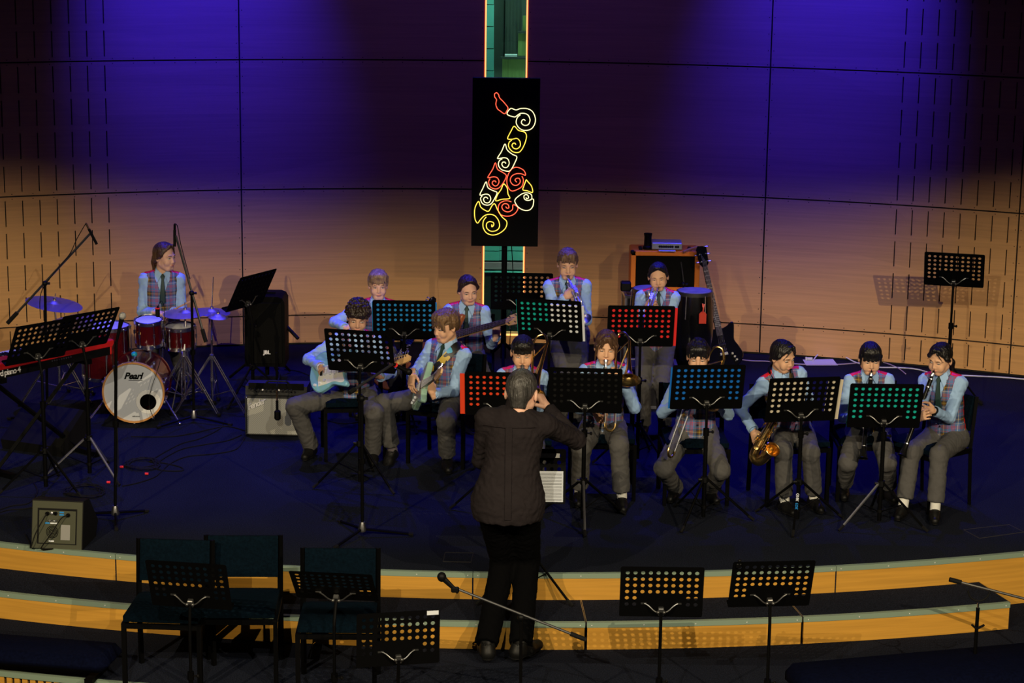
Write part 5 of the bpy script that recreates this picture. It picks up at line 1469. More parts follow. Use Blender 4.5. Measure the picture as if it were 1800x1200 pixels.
def shoe_mesh():
    """ankle above 0 on the sole plane z=0, toe towards -Y"""
    if _shoe: return _shoe[0]
    f = Field((-.06, -.2, -.01), (.06, .09, .12), .006)
    f.cap((0, .035, .035), (0, -.05, .036), .034, .036, .01); f.cap((0, -.05, .034), (.004, -.135, .030), .038, .028, .02)
    f.cap((0, .03, .04), (0, .022, .075), .036, .034, .02); f.cap((0, -.03, .055), (0, .01, .07), .030, .034, .02)
    f.plane((0, 0, .004), (0, 0, -1), .004)
    f.cap((0, .02, .085), (0, .02, .13), .029, .033, .004, mode='sub')
    V, Q = f.mesh(); cz = V[Q].mean(1)[:, 2]; mi = (cz < .016).astype(int)
    mb = MB(); mb.mesh(V, Q, mi=mi); mb.mi = 0
    for k in range(4):
        y = -.052 + k * .020; z = .072 + k * .006
        mb.tube([(-.018, y, z - .008), (0, y - .004, z), (.018, y, z - .008)], .0028, 4)
    _shoe.append((np.array(mb.v), mb.f, np.array(mb.m))); return _shoe[0]

def V3(a): return Vector(a)
def person(label, hip, neck, yaw, s=1.0, legs=None, arms=None, head=(0, 10, 0), kind='kid', skin='light', hair=('short', 'black'), eyes='open', mouth='rest',
           sock='w', shirt=None, outfit='school', tie=True, group='school band players', z0=0.0, hem=None, headpx=None, leg=None, hsc=1.0):
    """hip, neck: (px, py, Y); legs: {'l': (knee, ankle, toe_yaw, toe_pitch)}; arms: {'l': (elbow, wrist, fingerdir, palmdir, curl)} in photo points and distances"""
    wp_ = lambda p: p.copy() if isinstance(p, Vector) else W(*p)
    Pw, Nw = wp_(hip), wp_(neck)
    root = thing('person', label, 'person', (Pw.x, Pw.y, z0), math.radians(yaw), group)
    Mi = (T(Pw.x, Pw.y, z0) @ RZ(yaw)).inverted()
    loc = lambda p: Mi @ wp_(p)
    R3 = Mi.to_3x3()
    P, N = Mi @ Pw, Mi @ Nw
    up = (N - P).normalized(); X = Vector((1, 0, 0)); X = (X - up * X.dot(up)).normalized(); fw = -up.cross(X)  # forward = -Y when upright
    fw = X.cross(up) * -1 if (X.cross(up)).y > 0 else X.cross(up)
    spine = (N - P).length
    TF = lambda x, f_, u: N + X * x + fw * f_ + up * u
    shx = (.131 if kind != 'man' else .148) * s
    sh = {'r': TF(-shx, .005, -.055 * s), 'l': TF(shx, .005, -.055 * s)}
    hipj = {'r': P + Vector((-.080 * s, 0, 0)), 'l': P + Vector((.080 * s, 0, 0))}
    UA, FA, LT = .262 * s, .225 * s, .385 * s * (leg or 1)
    A = {}
    for k in ('r', 'l'):
        if arms and k in arms:
            el, wr, fd, pd, curl = arms[k][:5]
            e, w = ik(sh[k], loc(wr), UA, FA, loc(el))
            A[k] = (e, w, (R3 @ Vector(fd)).normalized() if fd else (w - e).normalized(), (R3 @ Vector(pd)).normalized(), curl, arms[k][5] if len(arms[k]) > 5 else ())
    Lg = {}
    for k in ('r', 'l'):
        kn, an, ty, tp = legs[k]
        kn, an = loc(kn), loc(an); kn, an = ik(hipj[k], an, LT, LT, kn); Lg[k] = (kn, an, ty - yaw, tp)
    dbg = []
    for k in ('r', 'l'): dbg.append((round((Lg[k][0] - hipj[k]).length / s, 2), round((Lg[k][1] - Lg[k][0]).length / s, 2), round(Lg[k][1].z, 2)))
    hz = Pw.z
    # ---- head frame
    hy, hp, hr = head
    Hm3 = (Mi.to_3x3() @ (RZ(hy) @ RX(hp) @ RY(hr)).to_3x3())
    if headpx: Hc = loc(headpx)
    else: Hc = N + up * .045 * s + (Hm3 @ Vector((0, -.022, .086))) * s
    hs = s * (.965 if kind != 'man' else 1.0) * hsc
    HM = Matrix.Translation(Hc) @ Hm3.to_4x4() @ Matrix.Scale(hs, 4)
    # ---- body: one skin
    vs, fs, ms = [], [], []; n = 0
    hv, hf, hm = head_mesh(kind if kind in ('kid', 'round', 'slim', 'man') else 'kid', eyes, mouth)
    vs.append(xf(hv, HM)); fs += list(hf); ms += list(hm); n += len(hv)
    pts = [P, N, *sh.values(), *hipj.values()] + [p for k in A for p in A[k][:2]] + [p for k in Lg for p in Lg[k][:2]]
    lo = np.min([tuple(p) for p in pts], 0) - .15; hi = np.max([tuple(p) for p in pts], 0) + .15
    f = Field(lo, hi, .013)
    f.cap(P + up * .03, TF(0, 0, -.13 * s), .095 * s, .11 * s, 0, flat=fw, fac=1.5)
    f.cap(P + Vector((-.03, 0, 0)), P + Vector((.03, 0, 0)), .08 * s, .08 * s, .03)
    f.cap(TF(0, .0, -.06 * s), Hc + Hm3 @ Vector((0, .018, -.05)) * s, .047 * s, .043 * s, .03)
    for k in ('r', 'l'):
        f.cap(TF(0, 0, -.04 * s), sh[k], .045 * s, .042 * s, .03)
        if k in A: f.cap(sh[k], A[k][0], .038 * s, .032 * s, .02); f.cap(A[k][0], A[k][1], .031 * s, .022 * s, .01)
        kn, an = Lg[k][0], Lg[k][1]
        f.cap(hipj[k], kn, .068 * s, .050 * s, .03); f.cap(kn, an, .047 * s, .030 * s, .02)
    v, q = f.mesh(); vs.append(v); fs += [tuple(int(i) + n for i in r) for r in q]; ms += [0] * len(q); n += len(v)
    for k in A:
        e, w, fd, pd, curl, ext = A[k]
        z = fd; y = -(pd - z * pd.dot(z)).normalized(); x = y.cross(z)
        Mh = Matrix(((x.x, y.x, z.x, w.x), (x.y, y.y, z.y, w.y), (x.z, y.z, z.z, w.z), (0, 0, 0, 1))) @ Matrix.Scale(s * (.98 if kind != 'man' else .95), 4)
        v, q = hand_mesh(k, curl, *(ext or ())); vs.append(xf(v, Mh)); fs += [tuple(int(i) + n for i in r) for r in q]; ms += [0] * len(q); n += len(v)
    np_obj('body', np.concatenate(vs), fs, [SKIN[skin], M_EYEW, M_IRIS, HAIRM[hair[1]] if hair[1] not in ('fair',) else HAIRM['light_brown'], M_LIP], root, ms)
    # ---- hair
    make_hair(root, hair[0], HAIRM[hair[1]], HM, s)
    wr_ = lambda X_, Y_, Z_, a=1.0: a * (.0032 * np.sin(61 * X_ + 5 * np.sin(31 * Z_ + 9 * Y_)) * np.sin(47 * Z_ + 4 * np.sin(29 * X_)) + .0020 * np.sin(83 * Z_ + 6 * np.sin(37 * Y_ + 20 * X_)))
    adult = outfit == 'conductor'
    # ---- shirt
    f = Field(lo - .03, hi + .03, .0085)
    ub = -.115 * s; AW_ = 1.12 if adult else 1.0
    f.cap(P + up * .05 * s, TF(0, .0, ub), .122 * s, .138 * s * (1.08 if adult else 1), 0, flat=fw, fac=1.36)
    for k in ('r', 'l'):
        f.cap(TF((-.03 if k == 'r' else .03) * s, 0, -.035 * s), sh[k], .044 * s, .052 * s, .04)
        if k in A:
            e, w = A[k][0], A[k][1]
            f.cap(sh[k], e, .050 * s * AW_, .040 * s * AW_, .03); f.cap(e, e + (w - e) * .90, .041 * s * AW_, .033 * s * AW_, .02)
        else:
            e = sh[k] + Vector((.02 if k == 'l' else -.02, 0, -.25 * s)); f.cap(sh[k], e, .055 * s, .048 * s, .03)
    if adult:
        f.cap(P + up * .10 * s, P - Vector((0, 0, 1)) * .035 * s, .150 * s, .172 * s, .05, flat=fw, fac=1.22)
        f.cap(P + Vector((-.045 * s, 0, .01)), P + Vector((.045 * s, 0, .01)), .138 * s, .138 * s, .05, flat=(0, 1, 0), fac=1.1)
        f.plane(P - Vector((0, 0, .085 * s)), (0, 0, -1))
    f.cap(TF(0, .012, .0), TF(0, .025, .08), .044 * s, .05 * s, .004, mode='sub')
    f.func(lambda D, X_, Y_, Z_: D + wr_(X_, Y_, Z_, 1.0 if adult else .9))
    v, q = f.mesh()
    np_obj('shirt', v, q, shirt or M_SHIRT, root)
    if adult:      # box pleat down the back and the yoke seam
        def back_y(x, z):
            m_ = (np.abs(v[:, 0] - x) < .02) & (np.abs(v[:, 2] - z) < .012); return (v[m_][:, 1].max() if m_.any() else .1) + .0015
        zt, zb = N.z - .07, P.z - .06
        pts = [Vector((.0, back_y(0, zt + (zb - zt) * i / 24), zt + (zb - zt) * i / 24)) for i in range(25)]
        mb = MB(); vv = [q_ + Vector((d_, 0, 0)) for q_ in pts for d_ in (-.020, .020)] + [q_ + Vector((d_, .003, 0)) for q_ in pts for d_ in (-.019, .019)]
        k_ = 50; ff = [(2 * i, 2 * i + 1, 2 * i + 3, 2 * i + 2) for i in range(24)] + [(k_ + 2 * i, k_ + 2 * i + 2, k_ + 2 * i + 3, k_ + 2 * i + 1) for i in range(24)] + [(2 * i, 2 * i + 2, k_ + 2 * i + 2, k_ + 2 * i) for i in range(24)] + [(2 * i + 1, k_ + 2 * i + 1, k_ + 2 * i + 3, 2 * i + 3) for i in range(24)]
        mb.add(vv, ff).build('back_pleat', shirt, root)
        mb = MB(); mb.tube([Vector((x, back_y(x, zt), zt)) for x in [-.16 + .32 * i / 12 for i in range(13)]], .0022, 5); mb.build('yoke_seam', shirt, root)
    for k in A:
        e, w = A[k][0], A[k][1]; d = (w - e).normalized()
        mb = MB(); mb.lathe([(.036 * s, -.045 * s), (.039 * s, -.043 * s), (.040 * s, -.003), (.038 * s, 0), (.031 * s, -.001), (.030 * s, -.03)], 16, frame(w - d * .004, z=d), caps=False)
        mb.build('cuff', shirt or M_SHIRT, root)
    # collar
    mb = MB()
    seg = 16; rb = .054 * s * (1.06 if adult else 1); cz = .030 * s if adult else 0
    ring = []
    for i in range(seg + 1):
        a = math.radians(-150 + 300 * i / seg)      # 0 = back
        x, fr = math.sin(a), -math.cos(a)
        ring.append((TF(x * rb * .98, fr * rb * .95 + .008, .012 * s - fr * .020 * s - cz * .3), TF(x * rb * .90, fr * rb * .9 + .010, .046 * s - fr * .022 * s + cz), TF(x * rb * 1.16, fr * rb * 1.1 + .008, .004 * s - fr * .020 * s)))
    for i in range(seg):
        a, b_ = ring[i], ring[i + 1]
        mb.add([a[0], b_[0], b_[1], a[1]], [(0, 1, 2, 3)]); mb.add([a[1], b_[1], b_[2], a[2]], [(0, 1, 2, 3)])
    for sg in (-1, 1):
        w_ = [TF(sg * .006, .068 * s, .010 * s), TF(sg * .050 * s, .036 * s, .036 * s), TF(sg * .070 * s, .052 * s, -.012 * s), TF(sg * .046 * s, .098 * s, -.058 * s)]
        off = fw * .006
        mb.add(w_ + [p + off for p in w_], [(0, 1, 2, 3), (7, 6, 5, 4), (0, 1, 5, 4), (1, 2, 6, 5), (2, 3, 7, 6), (3, 0, 4, 7)])
    mb.build('collar', shirt or M_SHIRT, root)
    if not adult:
        # ---- tartan vest with red satin back
        f = Field(lo - .03, hi + .03, .0085)
        f.cap(P + up * .055 * s, TF(0, .0, ub), .134 * s, .147 * s, 0, flat=fw, fac=1.34)
        f.cap(P + up * .07 * s, P + up * .02 * s, .140 * s, .150 * s, .03, flat=fw, fac=1.25)
        for k in ('r', 'l'):
            sg = -1 if k == 'r' else 1
            f.cap(TF(sg * .035 * s, 0, -.034 * s), TF(sg * .118 * s, .0, -.050 * s), .055 * s, .058 * s, .03)
            f.cap(TF(sg * .222 * s, .01, .03 * s), TF(sg * .226 * s, .01, -.20 * s), .068 * s, .068 * s, .01, mode='sub')
        f.cap(TF(0, .01, -.02), TF(0, .03, .09), .056 * s, .07 * s, .01, mode='sub')
        zV = -.205 * s; Nn = np.array(N); Xa, Ua, Fa = np.array(X), np.array(up), np.array(fw)
        def cut(D, X_, Y_, Z_):
            dx, dy, dz = X_ - Nn[0], Y_ - Nn[1], Z_ - Nn[2]
            x = dx * Xa[0] + dy * Xa[1] + dz * Xa[2]; u = dx * Ua[0] + dy * Ua[1] + dz * Ua[2]; g = dx * Fa[0] + dy * Fa[1] + dz * Fa[2]
            v = np.maximum(np.maximum(np.abs(x) * .96 - (u - zV) * .265, -(g - .018)), -.2)
            D = np.maximum(D, -v)
            hemc = -(u + spine - (-.055 * s + .25 * np.maximum(np.abs(x) - .01, 0) * (g > 0)))
            D = np.maximum(D, hemc)
            return D + wr_(X_, Y_, Z_, .6)
        f.func(cut)
        v, q = f.mesh()
        c = v[q].mean(1) - Nn; g = c @ Fa; u = c @ Ua
        mi = (g < np.where(u > -.09 * s, .030, -.006)).astype(int)
        np_obj('tartan_vest', v, q, [M_TARTAN, M_RED], root, mi)
        mb = MB()
        for j in range(3):
            u = zV - .02 * s - j * .065 * s; mb.sphere(TF(.004, .118 * s + .004, u), (.007, .004, .007), 8, 6)
        tag(mb.build('vest_buttons', M_BUTTON, root), kind='stuff')
        if tie:
            mb = MB()
            def sect(u, f0, w, t): return [TF(-w, f0, u), TF(w, f0, u), TF(w * .7, f0 + t, u), TF(-w * .7, f0 + t, u)]
            rows = [sect(.006 * s, .062 * s, .012, .012), sect(-.012 * s, .076 * s, .019, .014), sect(-.034 * s, .086 * s, .011, .012), sect(-.09 * s, .112 * s, .017, .008), sect(-.16 * s, .119 * s, .023, .006), sect(-.215 * s, .120 * s, .026, .005), sect(-.245 * s, .119 * s, .004, .004)]
            vv = [p for r in rows for p in r]; ff = []
            for i in range(len(rows) - 1):
                for j in range(4): ff.append((i * 4 + j, i * 4 + (j + 1) % 4, i * 4 + 4 + (j + 1) % 4, i * 4 + 4 + j))
            ff += [(0, 1, 2, 3), tuple(4 * (len(rows) - 1) + j for j in range(4))]
            mb.add(vv, ff); mb.build('tie', M_TIE, root)
    # ---- trousers
    mt = M_TROUSER if not adult else M_BLACKCLOTH
    f = Field(lo - .03, hi + .03, .0095)
    f.cap(P + Vector((-.045 * s, 0, .01)), P + Vector((.045 * s, 0, .01)), .100 * s, .100 * s, 0, flat=(0, 1, 0), fac=1.05)
    f.cap(P + up * .02, P + up * .11 * s, .120 * s, .112 * s, .05, flat=fw, fac=1.36)
    for k in ('r', 'l'):
        kn, an = Lg[k][0], Lg[k][1]
        f.cap(hipj[k], kn, .088 * s, .066 * s, .04)
        d = (an - kn).normalized()
        f.cap(kn, an + d * .03, .064 * s, .060 * s, .025)
    f.func(lambda D, X_, Y_, Z_: D + wr_(X_, Y_, Z_, .8))
    for k in ('r', 'l'):
        kn, an = Lg[k][0], Lg[k][1]; d = (an - kn).normalized()
        e = an + d * .06
        f.cap(e + d * .0, e + d * .10, .10, .10, 0, mode='sub') if False else None
        c = an - d * (.045 if sock != 'b' else -.012) * s
        def hemf(D, X_, Y_, Z_, c=c, d=d):
            t = (X_ - c.x) * d.x + (Y_ - c.y) * d.y + (Z_ - c.z) * d.z
            r2 = (X_ - c.x) ** 2 + (Y_ - c.y) ** 2 + (Z_ - c.z) ** 2
            return np.where(r2 < .022, np.maximum(D, t), D)
        f.func(hemf)
    v, q = f.mesh()
    np_obj('trousers', v, q, mt, root)
    # ---- shoes and socks
    sv, sf, sm = shoe_mesh()
    for k in ('r', 'l'):
        kn, an, ty, tp = Lg[k]
        ms_ = MB(); ms_.tube([an - (an - kn).normalized() * .08, an, an + Vector((0, 0, -.05))], .037 * s, 12)
        ms_.build('sock', {'w': M_SOCKW, 'g': M_SOCKG, 'b': M_SHOE}[sock], root)
        M = Matrix.Translation(Vector((an.x, an.y, an.z - .085 * s))) @ RZ(ty) @ RX(tp) @ Matrix.Scale(s * 1.02, 4)
        np_obj('shoe', xf(sv, M), sf, [M_SHOE, M_SOLE], root, sm)
    bpy.context.view_layer.update()
    return dict(root=root, Mi=Mi, N=N, P=P, up=up, fw=fw, X=X, TF=TF, HM=HM, A=A, Hc=Hc, M=Mi.inverted(), s=s)
M_BLACKCLOTH = mat('black_trouser_cloth', (.0022, .0022, .0025), .95, spec=.03, bump=(20, .3))

# ------------------------------------------------------------------ hair styles, in the head's frame
_hairs = {}
def make_hair(root, style, m, HM, s):
    if style not in _hairs:
        f = Field((-.12, -.14, -.30), (.12, .16, .16), .0055)
        def base(t=.010, dy=0):
            f.ell((0, .016, .038), (.074 + t, .092 + t, .085 + t), 0)
            f.cap((0, .06, -.02), (0, .055, -.055), .050, .040, .03)
        noise = lambda a, fr: (lambda D, X, Y, Z: D + a * np.sin(fr * X + 2 * np.sin(fr * .4 * Z)) * np.sin(fr * .8 * Z + 3 * np.sin(fr * .3 * Y)) + a * .6 * np.sin(fr * 1.9 * X + 5 * Z) * np.sin(fr * 1.3 * Y))
        def face_cut(zf, w=.060, side=-.005, y0=-.012, slant=0.0, arch=0.0):
            # remove hair in front of the face below the hairline zf
            def g(D, X, Y, Z):
                line = zf + slant * X - arch * X * X
                v = np.maximum(np.maximum(Z - line, Y - y0 - np.clip((Z + .0) * -.0, -1, 1)), np.abs(X) - w * 10)
                low = np.maximum(Z - side, Y - .012)            # in front of the ears
                return np.maximum(D, -np.minimum(v, low))
            f.func(g)
        if style == 'short':           # boy, short sides with fringe
            base(.010); f.ell((0, -.030, .090), (.066, .060, .040), .02)
            f.func(noise(.0035, 150)); face_cut(.050, side=.0, y0=-.03)
            for x in (-.045, -.028, -.01, .008, .026, .043): f.cap((x, -.070, .085), (x * 1.12, -.090, .050 - .006 * math.sin(x * 200)), .013, .005, .006)
            f.plane((0, 0, -.062), (0, 0, -1))
        elif style == 'messy':        # fair boy, thick tousled fringe
            base(.015); f.ell((0, -.030, .095), (.076, .068, .042), .02)
            rr = random.Random(3)
            for i in range(70):
                a, b_ = rr.uniform(-PI, PI), rr.uniform(.1, 1.35)
                d = Vector((math.sin(a) * math.sin(b_), -math.cos(a) * math.sin(b_), math.cos(b_)))
                c = Vector((0, .012, .042)) + Vector((d.x * .084, d.y * .103, d.z * .095)); e = c + Vector((d.x * .006 + rr.uniform(-.01, .01), d.y * .004 + rr.uniform(-.008, .008), -.016 + .02 * d.z))
                f.cap(c, e, .010, .005, .006)
            face_cut(.046, side=.0, y0=-.025)
            for x in (-.055, -.038, -.02, -.004, .012, .03, .048): f.cap((x, -.074, .085), (x * 1.15 + .004, -.096 + abs(x) * .3, .042 + .008 * math.sin(x * 150)), .014, .005, .006)
            f.plane((0, 0, -.05), (0, 0, -1))
        elif style == 'curtain':      # long fringe swept to one side, short neck
            base(.014); f.ell((0, -.025, .085), (.078, .070, .046), .02); f.func(noise(.003, 170))
            face_cut(.040, side=-.012, y0=-.02)
            for x, z1 in ((-.060, .000), (-.045, .012), (-.028, .022), (-.01, .030), (.008, .030), (.026, .020), (.044, .008), (.060, -.004)):
                f.cap((x * .8, -.062, .085), (x * 1.18, -.094 + abs(x) * .45, z1), .016, .006, .006)
            f.plane((0, 0, -.045), (0, 0, -1))
        elif style == 'curly':
            base(.012)
            rr = random.Random(5)
            for i in range(190):
                a, b_ = rr.uniform(-PI, PI), math.acos(rr.uniform(-.15, 1))
                d = Vector((math.sin(a) * math.sin(b_), -math.cos(a) * math.sin(b_), math.cos(b_)))
                c = Vector((0, .010, .045)) + Vector((d.x * .086, d.y * .104, d.z * .098)) * rr.uniform(.96, 1.08)
                f.ell(c, (.013, .013, .013), .003)
            face_cut(.040, side=.0, y0=-.03)
            for i in range(26):
                x = rr.uniform(-.06, .06); f.ell((x, -.082 - rr.uniform(0, .016) + abs(x) * .35, .052 + rr.uniform(-.012, .03)), (.012, .010, .012), .003)
            f.plane((0, 0, -.05), (0, 0, -1))
        elif style == 'bowl':         # straight black short fringe
            base(.010); f.ell((0, -.028, .082), (.070, .064, .046), .02); f.func(noise(.0022, 190))
            face_cut(.040, side=.002, y0=-.02)
            for i in range(11):
                x = -.055 + i * .011; f.cap((x * .9, -.066, .085), (x * 1.08, -.093 + abs(x) * .35, .036 + .004 * (i % 2)), .012, .006, .006)
            f.plane((0, 0, -.05), (0, 0, -1))
        elif style == 'wavy':         # dark tousled, parted fringe
            base(.013); f.ell((0, -.028, .088), (.076, .066, .044), .02)
            rr = random.Random(9)
            for i in range(60):
                a, b_ = rr.uniform(-PI, PI), rr.uniform(.1, 1.3)
                d = Vector((math.sin(a) * math.sin(b_), -math.cos(a) * math.sin(b_), math.cos(b_)))
                c = Vector((0, .012, .042)) + Vector((d.x * .084, d.y * .102, d.z * .094)); f.cap(c, c + Vector((rr.uniform(-.015, .015), rr.uniform(-.01, .01), -.012)), .012, .007, .006)
            face_cut(.046, side=.0, y0=-.025)
            for x, z1 in ((-.052, .030), (-.036, .040), (-.018, .036), (.018, .032), (.036, .040), (.052, .026)): f.cap((x, -.070, .090), (x * 1.15, -.094 + abs(x) * .3, z1), .013, .007, .006)
            f.plane((0, 0, -.05), (0, 0, -1))
        elif style == 'pulled':        # centre parting, tied low at the back
            base(.006); f.ell((0, -.010, .066), (.070, .062, .056), .02)
            f.cap((0, -.09, .118), (0, .03, .140), .0025, .0025, .006, mode='sub')
            face_cut(.094, side=.010, y0=-.016, arch=10)
            for sg in (-1, 1): f.cap((sg * .016, -.064, .108), (sg * .070, -.026, .040), .014, .011, .015); f.cap((sg * .074, -.025, .03), (sg * .060, .05, -.03), .014, .02, .02)
            f.cap((0, .105, -.02), (.0, .115, -.06), .026, .022, .02); f.cap((0, .115, -.06), (0, .105, -.17), .022, .010, .015)
            f.func(noise(.0014, 240))
        elif style == 'pulled_side':   # dark hair drawn back with loose side strands
            base(.008); f.ell((0, -.010, .068), (.072, .063, .056), .02)
            face_cut(.086, side=.008, y0=-.016, arch=9)
            f.cap((.02, -.086, .112), (.02, .02, .140), .0025, .0025, .006, mode='sub')
            for sg in (-1, 1): f.cap((sg * .016 + .01, -.066, .106), (sg * .073, -.036, .038), .014, .011, .015); f.cap((sg * .074, -.03, .03), (sg * .062, .05, -.03), .015, .02, .02)
            f.cap((.02, -.084, .090), (.066, -.070, .022), .006, .003, .005); f.cap((-.01, -.084, .090), (-.064, -.072, .026), .006, .003, .005)
            f.cap((0, .10, -.02), (.03, .11, -.07), .028, .024, .02); f.cap((.03, .11, -.07), (.05, .085, -.19), .024, .012, .015)
            f.func(noise(.0014, 240))
        elif style == 'bangs':         # full straight fringe, tied back
            base(.009); f.ell((0, -.024, .078), (.075, .072, .052), .02)
            face_cut(.036, side=.0, y0=-.018)
            for i in range(13):
                x = -.060 + i * .010; f.cap((x * .85, -.068, .085), (x * 1.04, -.096 + abs(x) * .36, .022 + .004 * (i % 3)), .012, .0055, .005)
            for sg in (-1, 1): f.cap((sg * .072, -.035, .05), (sg * .078, -.030, -.045), .012, .004, .01); f.cap((sg * .076, -.01, .03), (sg * .060, .05, -.03), .014, .02, .02)
            f.cap((0, .095, .0), (0, .105, -.05), .030, .022, .02)
            f.func(noise(.0014, 240))
        elif style == 'long_front':    # brown hair drawn back with thin fringe and long strands by the face
            base(.009); f.ell((0, -.010, .070), (.072, .063, .054), .02)
            f.cap((0, -.09, .118), (0, .03, .140), .0025, .0025, .006, mode='sub')
            face_cut(.068, side=.008, y0=-.02, arch=6)
            for sg in (-1, 1):
                f.cap((sg * .014, -.072, .104), (sg * .070, -.052, .035), .014, .011, .015); f.cap((sg * .070, -.060, .035), (sg * .076, -.048, -.085), .011, .005, .01)
                f.cap((sg * .074, -.03, .03), (sg * .062, .05, -.03), .015, .02, .02)
            for x in (-.046, -.034, .032, .045): f.cap((x * .35, -.078, .090), (x * 1.2, -.092 + abs(x) * .3, .022), .010, .004, .004)
            f.cap((0, .10, -.02), (0, .11, -.07), .028, .022, .02); f.cap((0, .11, -.07), (0, .10, -.16), .022, .012, .015)
            f.func(noise(.0012, 240))
        elif style == 'man':           # short back and sides, seen from behind
            f.ell((0, .016, .038), (.078, .097, .090), 0); f.cap((0, .060, -.02), (0, .052, -.058), .046, .040, .025)
            for sg in (-1, 1): f.ell((sg * .085, .008, -.012), (.028, .026, .038), .006, mode='sub')
            f.func(noise(.0018, 300)); face_cut(.050, side=.0, y0=-.02); f.plane((0, .05, -.078), (0, .2, -1))
        _hairs[style] = f.mesh()
    v, q = _hairs[style]
    np_obj('hair', xf(v, HM), q, m, root)
# ------------------------------------------------------------------ the players
def seat_under(p, yaw, label, dy=.05, z0=0.0, grp='chairs under the seated players'):
    a = math.radians(yaw)
    return chair(p.x - math.sin(a) * dy, p.y + math.cos(a) * dy, z0, yaw, label, grp)
def nk(px, py, hip, d=0.0): return (px, py - 9, hip.y + d)
HZ, AZ = .485, .09
PE = {}
h = G(1526, 757, HZ); PE['clar1'] = person('seated girl with full black fringe playing a clarinet behind the teal folder stand', h, nk(1527, 666, h, -.03), 0, .97,
    legs={'r': (G(1492, 795, .48), G(1484, 853, AZ), -8, 0), 'l': (G(1562, 797, .48), G(1562, 857, AZ), 8, 0)},
    arms={'r': ((1470, 740, h.y - .02), (1505, 735, h.y - .30), (.7, -.2, -.1), (0, .8, -.4), .7), 'l': ((1592, 738, h.y - .02), (1548, 708, h.y - .28), (-.7, -.2, .1), (0, .8, 0), .7)},
    head=(0, 14, 0), kind='round', hair=('bangs', 'black'), eyes='low', mouth='blow')
seat_under(h, 0, 'dark chair under the girl with the full fringe and clarinet')
h = G(1664, 768, HZ); PE['clar2'] = person('seated girl at the right end turned left with clarinet and black wristwatch', h, nk(1657, 667, h, -.04), -32, .97,
    legs={'r': (G(1567, 795, .5), G(1588, 887, AZ), -25, 0), 'l': (G(1614, 812, .5), G(1644, 893, AZ), -12, 0)},
    arms={'r': ((1640, 735, h.y - .12), (1612, 735, h.y - .40), (.3, -.5, .3), (.6, .3, 0), .75), 'l': ((1688, 748, h.y - .05), (1642, 722, h.y - .30), (-.9, -.3, .15), (-.1, .9, .1), .65)},
    head=(-42, 16, 4), kind='round', hair=('pulled_side', 'black'), eyes='low', mouth='blow')
seat_under(h + Vector((-.17, -.02, 0)), -52, 'dark padded chair at the right end under the girl with the wristwatch')
h = G(1393, 762, HZ); PE['sax'] = person('seated girl with tied black hair playing an alto saxophone behind the cream folder', h, nk(1371, 662, h, -.06), 12, .98,
    legs={'r': (G(1377, 800, .5), G(1379, 879, AZ), 20, 0), 'l': (G(1430, 797, .5), G(1431, 874, AZ), 12, 0)},
    arms={'r': ((1299, 716, h.y - .02), (1325, 756, h.y - .20), (.25, -.3, -.9), (.6, .6, -.1), .35, (4,)), 'l': ((1425, 715, h.y - .05), (1392, 706, h.y - .18), (-.8, -.2, .3), (0, .8, 0), .7)},
    head=(38, 16, -6), kind='kid', hair=('pulled_side', 'black'), eyes='low', mouth='blow', tie=False)
seat_under(h, 12, 'dark chair under the girl with the saxophone')
h = G(1222, 762, HZ); PE['trb2'] = person('seated boy with dark tousled hair playing a trombone behind the deep blue folder', h, nk(1226, 664, h, -.04), 0, .98,
    legs={'r': (G(1170, 779, .5), G(1187, 856, AZ), -20, 0), 'l': (G(1266, 781, .5), G(1248, 858, AZ), 14, 0)},
    arms={'r': ((1172, 715, h.y - .10), (1200, 702, h.y - .22), (.4, -.7, .2), (.7, .5, 0), .8), 'l': ((1290, 715, h.y - .02), (1248, 690, h.y - .18), (-.7, -.3, .4), (-.3, .8, 0), .8)},
    head=(-4, 12, 0), kind='kid', hair=('wavy', 'black'), eyes='low', mouth='blow', sock='b')
seat_under(h, 2, 'dark chair under the boy trombonist with its backrest showing left of him')
h = G(1060, 754, HZ); PE['trb1'] = person('seated girl with long brown fringe strands playing a trombone behind the solid black folder', h, nk(1063, 649, h, -.04), 0, 1.02,
    legs={'r': (G(1018, 783, .5), G(1019, 862, AZ), -8, 0), 'l': (G(1090, 783, .5), G(1093, 872, AZ), 0, 0)},
    arms={'r': ((1020, 712, h.y - .05), (1046, 722, h.y - .24), (.2, -.6, -.3), (.9, .2, 0), .8), 'l': ((1118, 700, h.y - .02), (1092, 668, h.y - .18), (-.75, -.2, .55), (-.3, .9, .1), .7)},
    head=(0, 10, 3), kind='kid', skin='light', hair=('long_front', 'brown'), eyes='low', mouth='blow')
seat_under(h, 0, 'dark chair under the girl trombonist')
h = G(915, 757, HZ); PE['trb0'] = person('seated boy with straight black hair playing a trombone behind the conductor', h, nk(918, 657, h, -.04), 0, 1.0,
    legs={'r': (G(885, 785, .5), G(892, 860, AZ), -8, 0), 'l': (G(945, 785, .5), G(938, 860, AZ), 8, 0)},
    arms={'r': ((880, 712, h.y - .05), (902, 725, h.y - .38), (.2, -.6, -.3), (.9, .2, 0), .8), 'l': ((962, 705, h.y - .02), (934, 672, h.y - .20), (-.75, -.2, .55), (-.3, .9, .1), .7)},
    head=(0, 14, 0), kind='round', hair=('bowl', 'black'), eyes='low', mouth='blow', sock='b')
seat_under(h, 0, 'dark chair hidden mostly behind the conductor')
